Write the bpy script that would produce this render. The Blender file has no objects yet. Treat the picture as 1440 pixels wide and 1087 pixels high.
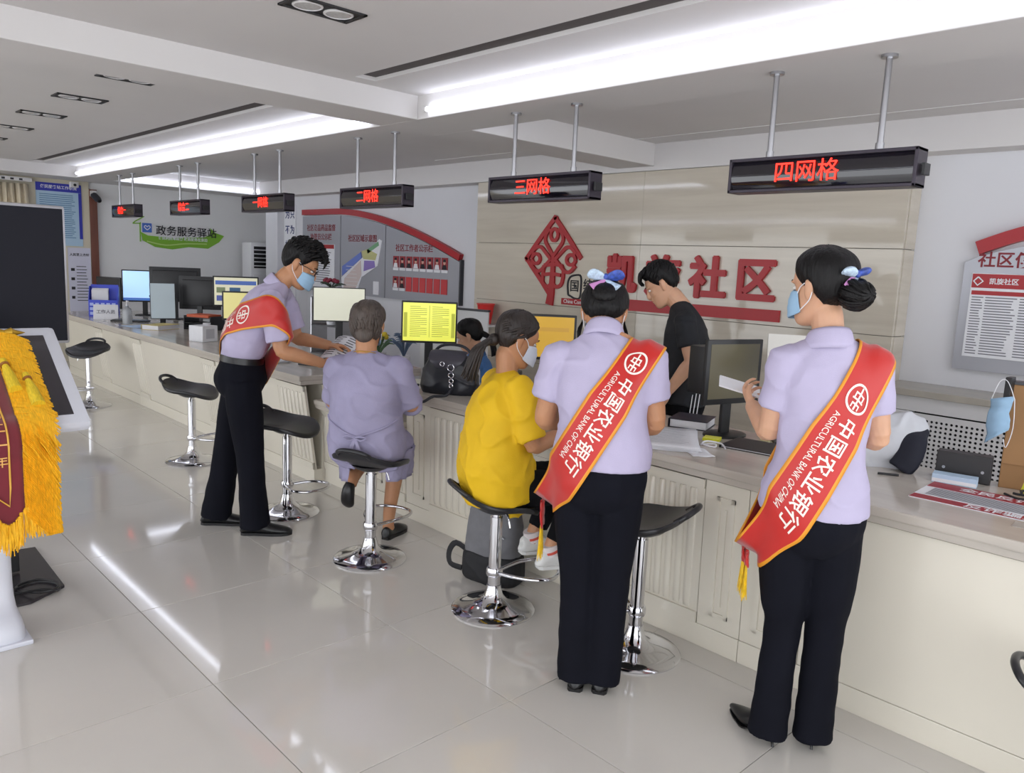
import bpy, bmesh, math, random
from mathutils import Vector, Matrix, noise
from mathutils.bvhtree import BVHTree

random.seed(7)
scene = bpy.context.scene
COL = scene.collection

# ------------------------------------------------------------------ camera, world, exposure
CAM_H = 1.63
cam_data = bpy.data.cameras.new('camera')
cam_data.sensor_fit = 'HORIZONTAL'
cam_data.sensor_width = 36.0
cam_data.lens = 1102.0 / 1440.0 * 36.0
cam_data.clip_start = 0.05
cam = bpy.data.objects.new('camera', cam_data)
COL.objects.link(cam)
_x = Vector((0.6863, 0.1412, -0.7135)).normalized()      # world axes seen by the lens (right, down, forward)
_y = Vector((0.7259, -0.0741, 0.6838))
_y = (_y - _x * _x.dot(_y)).normalized()
_z = _x.cross(_y)
cam.matrix_world = Matrix(((_x[0], -_x[1], -_x[2], 0), (_y[0], -_y[1], -_y[2], 0), (_z[0], -_z[1], -_z[2], CAM_H), (0, 0, 0, 1)))
scene.camera = cam

world = bpy.data.worlds.new('daylight')
scene.world = world
world.use_nodes = True
_bg = world.node_tree.nodes['Background']
_bg.inputs['Color'].default_value = (0.93, 0.96, 1.0, 1)
_bg.inputs['Strength'].default_value = 2.0
LED_POWER = 4.8

scene.view_settings.view_transform = 'Standard'
scene.view_settings.look = 'None'
scene.view_settings.gamma = 1.0
scene.view_settings.use_curve_mapping = False
scene.view_settings.exposure = 0.72

# ------------------------------------------------------------------ helpers
def lin(c):
    out = []
    for v in c:
        v = v / 255.0
        out.append(v / 12.92 if v <= 0.04045 else ((v + 0.055) / 1.055) ** 2.4)
    return (out[0], out[1], out[2], 1.0)

MATS = {}
def mat(name, col, rough=0.5, metal=0.0, var=0.0, scale=8.0, bump=0.0, bscale=60.0, stretch=None, emit=None, power=1.0, coat=0.0, spec=0.5, trans=0.0, sheen=0.0, sub=0.0):
    if name in MATS:
        return MATS[name]
    m = bpy.data.materials.new(name)
    m.use_nodes = True
    nt = m.node_tree
    b = nt.nodes['Principled BSDF']
    c = lin(col)
    b.inputs['Base Color'].default_value = c
    b.inputs['Roughness'].default_value = rough
    b.inputs['Metallic'].default_value = metal
    b.inputs['Specular IOR Level'].default_value = spec
    b.inputs['Coat Weight'].default_value = coat
    b.inputs['Coat Roughness'].default_value = 0.05
    b.inputs['Transmission Weight'].default_value = trans
    b.inputs['Sheen Weight'].default_value = sheen
    if sub:
        b.inputs['Subsurface Weight'].default_value = sub
        b.inputs['Subsurface Radius'].default_value = (0.02, 0.008, 0.004)
    if emit:
        b.inputs['Emission Color'].default_value = lin(emit)
        b.inputs['Emission Strength'].default_value = power
    if var or bump:
        tc = nt.nodes.new('ShaderNodeTexCoord')
        mp = nt.nodes.new('ShaderNodeMapping')
        if stretch:
            mp.inputs['Scale'].default_value = stretch
        nt.links.new(tc.outputs['Object'], mp.inputs['Vector'])
    if var:
        n = nt.nodes.new('ShaderNodeTexNoise')
        n.inputs['Scale'].default_value = scale
        n.inputs['Detail'].default_value = 5
        nt.links.new(mp.outputs['Vector'], n.inputs['Vector'])
        r = nt.nodes.new('ShaderNodeValToRGB')
        r.color_ramp.elements[0].position = 0.3
        r.color_ramp.elements[1].position = 0.7
        r.color_ramp.elements[0].color = (c[0] * (1 - var), c[1] * (1 - var), c[2] * (1 - var), 1)
        r.color_ramp.elements[1].color = (min(1, c[0] * (1 + var)), min(1, c[1] * (1 + var)), min(1, c[2] * (1 + var)), 1)
        nt.links.new(n.outputs['Fac'], r.inputs['Fac'])
        nt.links.new(r.outputs['Color'], b.inputs['Base Color'])
    if bump:
        n2 = nt.nodes.new('ShaderNodeTexNoise')
        n2.inputs['Scale'].default_value = bscale
        n2.inputs['Detail'].default_value = 3
        nt.links.new(mp.outputs['Vector'], n2.inputs['Vector'])
        bp = nt.nodes.new('ShaderNodeBump')
        bp.inputs['Strength'].default_value = bump
        bp.inputs['Distance'].default_value = 0.01
        nt.links.new(n2.outputs['Fac'], bp.inputs['Height'])
        nt.links.new(bp.outputs['Normal'], b.inputs['Normal'])
    MATS[name] = m
    return m

def V(*a):
    return Vector(a)

def catmull(pts, k):
    if k <= 1 or len(pts) < 3:
        return [list(p) for p in pts]
    out = []
    n = len(pts)
    for i in range(n - 1):
        p0, p1, p2, p3 = pts[max(i - 1, 0)], pts[i], pts[i + 1], pts[min(i + 2, n - 1)]
        for j in range(k):
            t = j / k
            out.append([0.5 * (2 * b + (c - a) * t + (2 * a - 5 * b + 4 * c - d) * t * t + (3 * b - a - 3 * c + d) * t ** 3)
                        for a, b, c, d in zip(p0, p1, p2, p3)])
    out.append(list(pts[-1]))
    return out

class MB:
    """collects geometry; build() links it as one mesh object"""
    def __init__(self):
        self.v = []; self.f = []; self.mi = []; self.cur = 0
    def add(self, verts, faces):
        o = len(self.v)
        self.v += [tuple(p) for p in verts]
        for f in faces:
            self.f.append(tuple(i + o for i in f)); self.mi.append(self.cur)
        return self
    def box(self, x0, x1, y0, y1, z0, z1, M=None):
        vs = [V(x, y, z) for z in (z0, z1) for y in (y0, y1) for x in (x0, x1)]
        if M: vs = [M @ p for p in vs]
        return self.add(vs, [(0, 2, 3, 1), (4, 5, 7, 6), (0, 1, 5, 4), (1, 3, 7, 5), (3, 2, 6, 7), (2, 0, 4, 6)])
    def bbox(self, x0, x1, y0, y1, z0, z1, b=0.004, M=None):
        """box with bevelled edges"""
        bm = bmesh.new()
        bmesh.ops.create_cube(bm, size=1)
        for p in bm.verts:
            p.co = V((x0 + x1) / 2 + p.co.x * (x1 - x0), (y0 + y1) / 2 + p.co.y * (y1 - y0), (z0 + z1) / 2 + p.co.z * (z1 - z0))
        b = min(b, 0.45 * min(x1 - x0, y1 - y0, z1 - z0))
        bmesh.ops.bevel(bm, geom=bm.edges[:], offset=b, segments=2, profile=0.6, affect='EDGES')
        return self.addbm(bm, M)
    def addbm(self, bm, M=None):
        bm.verts.index_update()
        vs = [(M @ p.co if M else p.co.copy()) for p in bm.verts]
        fs = [tuple(p.index for p in f.verts) for f in bm.faces]
        bm.free()
        return self.add(vs, fs)
    def loft(self, pts, rads, fwd=(0, 1, 0), n=16, k=1, caps=True, power=2.0, M=None):
        """tube of elliptical sections; rads holds r or (side, depth) for each point"""
        full = []
        for p, r in zip(pts, rads):
            a, b = (r if isinstance(r, (tuple, list)) else (r, r))
            full.append((p[0], p[1], p[2], a, b))
        full = catmull(full, k)
        P = [V(q[0], q[1], q[2]) for q in full]
        vs = []; fs = []
        ref = V(*fwd)
        m = len(P)
        for i in range(m):
            t = (P[min(i + 1, m - 1)] - P[max(i - 1, 0)])
            if t.length < 1e-9: t = V(0, 0, 1)
            t.normalize()
            s = t.cross(ref)
            if s.length < 1e-4: s = t.cross(V(0.31, 0.2, 0.93))
            s.normalize()
            u = s.cross(t).normalized()
            for j in range(n):
                a = 2 * math.pi * j / n
                ca, sa = math.cos(a), math.sin(a)
                if power != 2.0:
                    ca = math.copysign(abs(ca) ** (2 / power), ca); sa = math.copysign(abs(sa) ** (2 / power), sa)
                vs.append(P[i] + s * (ca * max(full[i][3], 1e-4)) + u * (sa * max(full[i][4], 1e-4)))
        for i in range(m - 1):
            for j in range(n):
                j2 = (j + 1) % n
                fs.append((i * n + j, i * n + j2, (i + 1) * n + j2, (i + 1) * n + j))
        if caps:
            fs.append(tuple(reversed(range(n))))
            fs.append(tuple(range((m - 1) * n, m * n)))
        if M: vs = [M @ p for p in vs]
        return self.add(vs, fs)
    def tube(self, pts, r, n=8, k=1, M=None, closed=False):
        if closed:
            pts = list(pts) + [pts[0]]
        return self.loft(pts, [r] * len(pts), (0.13, 0.37, 0.92), n, k, True, 2.0, M)
    def cyl(self, p0, p1, r0, r1=None, n=20):
        r1 = r0 if r1 is None else r1
        return self.loft([p0, p1], [r0, r1], (0.1, 1, 0.05), n)
    def lathe(self, prof, c=(0, 0, 0), n=32, M=None):
        vs = []; fs = []
        for (r, z) in prof:
            for j in range(n):
                a = 2 * math.pi * j / n
                vs.append(V(c[0] + r * math.cos(a), c[1] + r * math.sin(a), c[2] + z))
        for i in range(len(prof) - 1):
            for j in range(n):
                j2 = (j + 1) % n
                fs.append((i * n + j, i * n + j2, (i + 1) * n + j2, (i + 1) * n + j))
        fs.append(tuple(reversed(range(n)))); fs.append(tuple(range((len(prof) - 1) * n, len(prof) * n)))
        if M: vs = [M @ p for p in vs]
        return self.add(vs, fs)
    def ell(self, c, r, n=16, m=10, M=None):
        prof = []
        vs = []; fs = []
        for i in range(m + 1):
            t = math.pi * i / m
            for j in range(n):
                a = 2 * math.pi * j / n
                vs.append(V(c[0] + r[0] * max(math.sin(t), 1e-3) * math.cos(a), c[1] + r[1] * max(math.sin(t), 1e-3) * math.sin(a), c[2] - r[2] * math.cos(t)))
        for i in range(m):
            for j in range(n):
                j2 = (j + 1) % n
                fs.append((i * n + j, i * n + j2, (i + 1) * n + j2, (i + 1) * n + j))
        fs.append(tuple(reversed(range(n)))); fs.append(tuple(range(m * n, (m + 1) * n)))
        if M: vs = [M @ p for p in vs]
        return self.add(vs, fs)
    def prism(self, poly, d0, d1, plane='xz', M=None):
        """extrude a 2D polygon; plane xz -> depth y, xy -> depth z, yz -> depth x"""
        n = len(poly)
        def pt(p, d):
            return V(p[0], d, p[1]) if plane == 'xz' else (V(p[0], p[1], d) if plane == 'xy' else V(d, p[0], p[1]))
        vs = [pt(p, d0) for p in poly] + [pt(p, d1) for p in poly]
        fs = [tuple(range(n)), tuple(reversed(range(n, 2 * n)))]
        for i in range(n):
            j = (i + 1) % n
            fs.append((i, n + i, n + j, j))
        if M: vs = [M @ p for p in vs]
        return self.add(vs, fs)
    def grid(self, P, closed_u=False):
        """P[i][j] points"""
        a = len(P); b = len(P[0])
        vs = [p for row in P for p in row]
        fs = []
        for i in range(a if closed_u else a - 1):
            i2 = (i + 1) % a
            for j in range(b - 1):
                fs.append((i * b + j, i * b + j + 1, i2 * b + j + 1, i2 * b + j))
        return self.add(vs, fs)
    def mesh(self, name='mesh', fix=True):
        me = bpy.data.meshes.new(name)
        me.from_pydata([tuple(p) for p in self.v], [], self.f)
        if any(self.mi):
            me.polygons.foreach_set('material_index', self.mi)
        if fix:
            bm = bmesh.new(); bm.from_mesh(me)
            bmesh.ops.recalc_face_normals(bm, faces=bm.faces[:])
            bm.to_mesh(me); bm.free()
        me.update()
        return me
    def build(self, name, m, parent=None, smooth=False, fix=True, angle=40):
        return link(name, self.mesh(name, fix), m, parent, smooth, angle)

def shade(me, smooth, angle=40):
    if not smooth:
        return
    me.polygons.foreach_set('use_smooth', [True] * len(me.polygons))
    if angle < 180:
        bm = bmesh.new(); bm.from_mesh(me)
        lim = math.radians(angle)
        for e in bm.edges:
            e.smooth = not (len(e.link_faces) == 2 and e.calc_face_angle(0) > lim)
        bm.to_mesh(me); bm.free()

def link(name, me, m, parent=None, smooth=False, angle=40):
    o = bpy.data.objects.new(name, me)
    for mm in (m if isinstance(m, (list, tuple)) else [m]):
        me.materials.append(mm)
    shade(me, smooth, angle)
    COL.objects.link(o)
    if parent: o.parent = parent
    return o

def tag(o, label, cat, group=None, kind=None):
    o['label'] = label
    if cat: o['category'] = cat
    if group: o['group'] = group
    if kind: o['kind'] = kind
    return o

def thing(name, label, cat, loc=(0, 0, 0), rz=0.0, group=None):
    o = bpy.data.objects.new(name, None)
    o.empty_display_size = 0.1
    COL.objects.link(o)
    o.location = loc
    o.rotation_euler = (0, 0, rz)
    return tag(o, label, cat, group)

def struct(o, label=None):
    o['kind'] = 'structure'
    if label: o['label'] = label
    return o

def sempty(name, label, loc=(0, 0, 0)):
    o = bpy.data.objects.new(name, None)
    COL.objects.link(o); o.location = loc
    return struct(o, label)

def copy_tree(o, parent=None):
    c = o.copy()
    COL.objects.link(c)
    c.parent = parent
    for ch in list(o.children):
        copy_tree(ch, c)
    return c

_TXT = {}
def text_geo(s, size, weight=0.0, align='CENTER', depth=0.0, res=3, shear=0.0, spacing=1.0):
    key = (s, size, weight, align, depth, res, shear, spacing)
    if key not in _TXT:
        cu = bpy.data.curves.new('lettering', 'FONT')
        cu.body = s; cu.size = size; cu.offset = weight * size; cu.align_x = align; cu.align_y = 'CENTER'
        cu.extrude = depth; cu.resolution_u = res; cu.shear = shear; cu.space_character = spacing
        ob = bpy.data.objects.new('lettering', cu)
        COL.objects.link(ob)
        dg = bpy.context.evaluated_depsgraph_get()
        me = bpy.data.meshes.new_from_object(ob.evaluated_get(dg))
        _TXT[key] = ([v.co.copy() for v in me.vertices], [tuple(p.vertices) for p in me.polygons])
        bpy.data.objects.remove(ob); bpy.data.curves.remove(cu); bpy.data.meshes.remove(me)
    return _TXT[key]

def wall_text(mb, s, size, M, weight=0.0, align='CENTER', depth=0.001, **kw):
    vs, fs = text_geo(s, size, weight, align, depth, **kw)
    mb.add([M @ p for p in vs], fs)

def face_mat(origin, normal, up=(0, 0, 1)):
    """matrix whose x runs along the surface (reading direction), y up, z out of it"""
    n = V(*normal).normalized(); u = V(*up); u = (u - n * n.dot(u)).normalized(); r = u.cross(n)
    return Matrix(((r.x, u.x, n.x, origin[0]), (r.y, u.y, n.y, origin[1]), (r.z, u.z, n.z, origin[2]), (0, 0, 0, 1)))

def RZ(a): return Matrix.Rotation(a, 4, 'Z')
def RX(a): return Matrix.Rotation(a, 4, 'X')
def RY(a): return Matrix.Rotation(a, 4, 'Y')
def TR(*p): return Matrix.Translation(V(*p))

def remesh(mb, voxel, smooth=4, factor=0.5):
    me = mb.mesh('work')
    ob = bpy.data.objects.new('work', me)
    COL.objects.link(ob)
    md = ob.modifiers.new('r', 'REMESH'); md.mode = 'VOXEL'; md.voxel_size = voxel; md.adaptivity = 0.0
    if smooth:
        sm = ob.modifiers.new('s', 'SMOOTH'); sm.factor = factor; sm.iterations = smooth
    dg = bpy.context.evaluated_depsgraph_get()
    out = bpy.data.meshes.new_from_object(ob.evaluated_get(dg))
    bpy.data.objects.remove(ob); bpy.data.meshes.remove(me)
    return out

def displace(me, fn):
    """move every vertex along its normal by fn(co, normal)"""
    cs = [(v.co.copy(), v.normal.copy()) for v in me.vertices]
    for v, (c, n) in zip(me.vertices, cs):
        v.co = c + n * fn(c, n)
    me.update()

# ------------------------------------------------------------------ materials used in many places
WHITE = mat('white_paint', (214, 212, 212), 0.6, var=0.02, scale=3)
CEIL = mat('ceiling_paint', (212, 209, 208), 0.75, var=0.015, scale=2)
BLACKP = mat('black_plastic', (26, 26, 29), 0.4)
DARKP = mat('dark_grey_plastic', (48, 48, 54), 0.42)
CHROME = mat('chrome', (214, 214, 218), 0.08, metal=1.0)
STEEL = mat('brushed_steel', (172, 172, 176), 0.28, metal=1.0)
PAPER = mat('paper', (226, 226, 230), 0.8, var=0.02, scale=30)
REDP = mat('red_acrylic', (164, 22, 32), 0.4)
BLACKINK = mat('black_ink', (30, 30, 36), 0.7)
GREYINK = mat('grey_ink', (120, 120, 128), 0.8)
# ================================================================== THE ROOM
Z_SOFFIT = 2.515; Z_TRAY = 2.66; Z_REAR = 2.70; Y_WALL = 5.60; X_FAR = -12.4

# ---- floor: polished 80 cm tiles on a slab
TILE = mat('polished_tile', (212, 208, 202), 0.07, var=0.035, scale=1.6, coat=0.35)
GROUT = mat('tile_joint', (120, 116, 112), 0.8)
floor = struct(MB().box(-13.2, 3.2, -4.6, 6.6, -0.12, -0.004).build('floor', GROUT), 'pale polished tile floor')
tm = MB().bbox(-0.3985, 0.3985, -0.3985, 0.3985, -0.012, 0.0, 0.0016).mesh('tile')
tm.materials.append(TILE)
for i in range(-13, 8):
    for j in range(-8, 3):
        cx, cy = -2.755 + 0.8 * i + 0.4, 1.133 + 0.8 * j + 0.4
        if cx < -12.5 or cx > 3 or cy < -4.4: continue
        t = bpy.data.objects.new('tile', tm); COL.objects.link(t)
        t.parent = floor; t.location = (cx, cy, 0)
        t.rotation_euler = (random.uniform(-1, 1) * 0.0006, random.uniform(-1, 1) * 0.0006, 0)
rear = MB().box(-13.0, 3.1, 3.55, 6.5, -0.01, 0.0).build('rear_flooring', TILE, floor)

# ---- ceiling: trays with lit coves, a cross beam, soffit over the counter
ceiling = sempty('ceiling', 'white plaster tray ceiling with lit coves and cross beam')
GAPM = mat('shadow_gap', (92, 88, 88), 0.8)  # dark grey carries the shade of the shallow ceiling recess
XB0, XB1 = -4.62, -4.21                   # cross beam
MB().bbox(-11.72, 3.2, 3.10, 3.55, Z_SOFFIT, Z_REAR + 0.1, 0.004).build('soffit', CEIL, ceiling)
MB().bbox(XB0, XB1, -4.6, 3.10, Z_SOFFIT, Z_TRAY + 0.1, 0.006).build('beam', CEIL, ceiling)
MB().bbox(XB0, XB1, 3.55, Y_WALL, Z_SOFFIT, Z_REAR + 0.1, 0.006).build('beam', CEIL, ceiling)
MB().box(-11.72, 3.2, 3.55, 6.6, Z_REAR, Z_REAR + 0.1).build('rear_ceiling_panel', CEIL, ceiling)
MB().bbox(-11.72, 3.2, -4.6, -1.55, Z_SOFFIT, Z_TRAY + 0.1, 0.004).build('soffit', CEIL, ceiling)
MB().bbox(-13.2, -11.72, -4.6, 6.6, Z_SOFFIT, Z_REAR + 0.12, 0.004).build('end_soffit', CEIL, ceiling)
for (x0, x1) in ((XB1, 3.2), (-11.72, XB0)):
    # the tray: a middle field, a dark recessed gap, then the cove field beside the lamp
    g0, g1 = x0 + 0.12, x1 - (0.9 if x1 < 0 else 0.0)
    MB().box(x0, x1, -1.55, 2.56, Z_TRAY, Z_TRAY + 0.08).build('tray_panel', CEIL, ceiling)
    MB().box(x0, x1, 2.70, 3.12, Z_TRAY, Z_TRAY + 0.08).build('cove_panel', CEIL, ceiling)
    MB().box(x0, g0, 2.56, 2.70, Z_TRAY, Z_TRAY + 0.08).build('tray_panel', CEIL, ceiling)
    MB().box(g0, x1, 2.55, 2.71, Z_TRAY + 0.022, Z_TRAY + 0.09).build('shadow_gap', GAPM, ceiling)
# small access hatch and plaster joint in the soffit
MB().bbox(-1.1, -0.6, 3.75, 4.25, Z_REAR - 0.006, Z_REAR + 0.01, 0.002).build('access_hatch', CEIL, ceiling)
MB().box(-6.9, -1.3, 5.32, 5.335, Z_REAR - 0.004, Z_REAR + 0.01).build('plaster_bead', WHITE, ceiling)
MB().bbox(-11.6, 3.2, Y_WALL, Y_WALL + 0.3, 2.48, Z_REAR + 0.1, 0.004).build('header_beam', CEIL, ceiling)

# ---- walls
OFFW = mat('wall_paint', (214, 214, 218), 0.7, var=0.015, scale=2)
GREYW = mat('grey_wall_paint', (226, 226, 226), 0.7, var=0.015, scale=2)
CREAM = mat('cream_wall_paint', (206, 198, 178), 0.7, var=0.02, scale=2)
wb = sempty('wall_back', 'white painted wall with a polished beige stone panel section')
MB().box(-11.6, 3.2, 5.80, 6.0, 0, 2.5).build('painted_wall', OFFW, wb)
MB().box(-13.0, -11.6, 6.15, 6.35, 0, Z_REAR).build('painted_wall', OFFW, wb)
MB().bbox(-11.60, -11.22, 5.70, 6.2, 0, Z_REAR, 0.004).build('pier', OFFW, wb)
def marble():
    m = bpy.data.materials.new('beige_marble'); m.use_nodes = True
    nt = m.node_tree; b = nt.nodes['Principled BSDF']
    b.inputs['Roughness'].default_value = 0.06
    tc = nt.nodes.new('ShaderNodeTexCoord'); mp = nt.nodes.new('ShaderNodeMapping')
    mp.inputs['Scale'].default_value = (0.5, 1, 7)
    nt.links.new(tc.outputs['Object'], mp.inputs['Vector'])
    n = nt.nodes.new('ShaderNodeTexNoise'); n.inputs['Scale'].default_value = 2.2; n.inputs['Detail'].default_value = 6; n.inputs['Distortion'].default_value = 0.4
    nt.links.new(mp.outputs['Vector'], n.inputs['Vector'])
    r = nt.nodes.new('ShaderNodeValToRGB')
    e = r.color_ramp.elements
    e[0].position = 0.3; e[0].color = lin((188, 179, 164)); e[1].position = 0.72; e[1].color = lin((202, 194, 179))
    nt.links.new(n.outputs['Fac'], r.inputs['Fac']); nt.links.new(r.outputs['Color'], b.inputs['Base Color'])
    return m
MARBLE = marble()
MB().box(-6.48, -2.11, Y_WALL + 0.02, 5.82, 0, 2.478).build('stone_backing', GROUT, wb)
for (z0, z1) in ((0.0, 0.66), (0.66, 1.255), (1.255, 1.85), (1.85, 2.478)):
    for (x0, x1) in ((-6.5, -4.3), (-4.3, -2.095)):
        MB().bbox(x0 + 0.0008, x1 - 0.0008, Y_WALL, Y_WALL + 0.03, z0 + 0.002, z1 - 0.002, 0.002).build('stone_panel', MARBLE, wb)
    MB().bbox(-2.125, -2.09, Y_WALL + 0.032, 5.80, z0 + 0.002, z1 - 0.002, 0.002).build('stone_panel', MARBLE, wb)

wf = sempty('wall_left', 'pale grey painted end wall with brown timber corner post')
MB().box(X_FAR - 0.2, X_FAR, 3.40, 6.3, 0, Z_SOFFIT).build('painted_wall', GREYW, wf)
MB().box(X_FAR - 0.2, X_FAR + 0.05, -4.6, 3.42, 0, Z_SOFFIT).build('painted_wall', CREAM, wf)
BROWN = mat('brown_timber', (112, 66, 52), 0.45, var=0.15, scale=4, stretch=(6, 6, 0.6))
MB().bbox(X_FAR, X_FAR + 0.07, 3.42, 3.52, 0, 2.42, 0.006).build('corner_post', BROWN, wf)
MB().bbox(-12.05, -11.95, 6.06, 6.15, 0, 2.42, 0.006).build('door_post', BROWN, wb)

# window with curtains at the end wall
win = sempty('window_1', 'curtained window in the end wall beside the blue notice')
MB().bbox(X_FAR + 0.05, X_FAR + 0.08, 1.2, 2.45, 0.9, 2.35, 0.006).build('window_frame', WHITE, win)
MB().box(X_FAR + 0.078, X_FAR + 0.084, 1.25, 2.4, 0.95, 2.3).build('window_pane', mat('window_glass', (200, 214, 226), 0.05, spec=0.6), win)

# window sill and radiator cover below the notice board
SILLM = mat('sill_stone', (168, 162, 152), 0.25, var=0.05, scale=6)
sill = struct(MB().bbox(-2.085, 3.1, 5.36, 5.81, 0.90, 0.945, 0.006).build('sill', SILLM), 'grey stone ledge above the radiator cover')
cover = thing('radiator_cover', 'white radiator cover with perforated panel below the stone ledge', 'radiator cover', (0, 0, 0))
COVW = mat('cover_white', (206, 205, 206), 0.5)
MB().bbox(-2.08, 3.0, 5.40, 5.44, 0.80, 0.898, 0.003).build('top_rail', COVW, cover)
MB().bbox(-2.08, -1.86, 5.40, 5.44, 0.0, 0.797, 0.003).build('side_panel', COVW, cover)
pp = MB()
NX, NZ, ST = 40, 24, 0.0295
px0, pz1 = -1.85, 0.79
for i in range(NX):
    for k in range(NZ):
        cx, cz = px0 + (i + 0.5) * ST, pz1 - (k + 0.5) * ST
        h = ST / 2
        out = [(h, 0), (h, h), (0, h), (-h, h), (-h, 0), (-h, -h), (0, -h), (h, -h)]
        edge = i < 1 or k < 1
        rr = 0.0088
        vs = [V(cx + a, 5.405, cz + b) for a, b in out]
        if edge:
            pp.add(vs, [tuple(range(8))])
        else:
            inn = [V(cx + rr * math.cos(math.pi * q / 4), 5.405, cz + rr * math.sin(math.pi * q / 4)) for q in range(8)]
            back = [p + V(0, 0.006, 0) for p in inn]
            pp.add(vs + inn + back, [(q, (q + 1) % 8, 8 + (q + 1) % 8, 8 + q) for q in range(8)] + [(8 + q, 8 + (q + 1) % 8, 16 + (q + 1) % 8, 16 + q) for q in range(8)])
o = pp.build('perforated_panel', COVW, cover, fix=False)
MB().box(-1.85, -0.65, 5.47, 5.75, 0.0, 0.79).build('hole_shade_box', mat('hole_shade', (34, 34, 38), 0.8), cover)  # shade behind the holes, put in as a plain dark box

# ---- LED cove tubes
LEDM = mat('led_tube', (255, 255, 255), 0.5, emit=(232, 238, 255), power=LED_POWER)
LIPM = CEIL
def led(name, label, p0, p1):
    t = thing(name, label, 'light strip', p0, 0.0, 'cove light strips')
    d = V(*p1) - V(*p0)
    ax = d.normalized()
    MB().cyl((0, 0, 0), tuple(d), 0.014, n=10).build('tube', LEDM, t, True)
    for q in (0.0, 1.0):
        c = d * q
        MB().cyl(tuple(c - ax * 0.012), tuple(c + ax * 0.012), 0.017, n=10).build('end_cap', WHITE, t)
    return t
led('light_strip', 'white cove light strip above the marble wall side tray', (XB1 + 0.10, 3.085, 2.565), (3.0, 3.085, 2.565))
led('light_strip', 'white cove light strip in the far tray beyond the cross beam', (-11.65, 3.085, 2.565), (XB0 - 0.10, 3.085, 2.565))
led('light_strip', 'white light strip along the end wall soffit above the green logo', (-11.70, 3.62, 2.565), (-11.70, 5.95, 2.565))
led('light_strip', 'hidden light strip on the staff side of the counter soffit before the beam', (XB1 + 0.10, 3.575, 2.60), (3.0, 3.575, 2.60))
led('light_strip', 'hidden light strip on the staff side of the counter soffit beyond the beam', (-11.5, 3.575, 2.60), (XB0 - 0.10, 3.575, 2.60))
led('light_strip', 'white cove light strip on the entrance side of the near tray', (XB1 + 0.10, -1.53, 2.565), (3.0, -1.53, 2.565))
led('light_strip', 'white cove light strip on the entrance side of the far tray', (-11.65, -1.53, 2.565), (XB0 - 0.10, -1.53, 2.565))

# ---- recessed twin downlights
DLB = mat('downlight_black', (34, 33, 35), 0.5)
LENS = mat('downlight_lens', (188, 186, 184), 0.25, var=0.1, scale=90)
def downlight(x, y, label):
    t = thing('downlight', label, 'downlight', (x, y, Z_TRAY), 0.0, 'twin recessed downlights')
    w, l = 0.085, 0.165
    fr = MB()
    fr.bbox(-w, w, -l, -l + 0.02, -0.008, 0.004, 0.002); fr.bbox(-w, w, l - 0.02, l, -0.008, 0.004, 0.002)
    fr.bbox(-w, -w + 0.02, -l, l, -0.008, 0.004, 0.002); fr.bbox(w - 0.02, w, -l, l, -0.008, 0.004, 0.002)
    fr.build('frame', DLB, t)
    MB().box(-w + 0.01, w - 0.01, -l + 0.01, l - 0.01, -0.002, 0.003).build('housing', DLB, t)
    for s in (-1, 1):
        MB().lathe([(0.064, 0.0), (0.064, -0.006), (0.056, -0.009), (0.056, -0.004)], (0, s * 0.073, 0), 24).build('ring', WHITE, t, True)
        MB().lathe([(0.054, -0.002), (0.054, -0.006), (0.03, -0.008), (0.001, -0.008)], (0, s * 0.073, 0), 24).build('lens', LENS, t, True)
    return t
downlight(-3.13, 1.80, 'twin black framed downlight in the near ceiling tray')
for k, x in enumerate((-5.33, -6.33, -7.38, -8.45, -9.5)):
    downlight(x, 1.72, ['first', 'second', 'third', 'fourth', 'fifth'][k] + ' twin downlight counted from the cross beam in the far tray')

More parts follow.
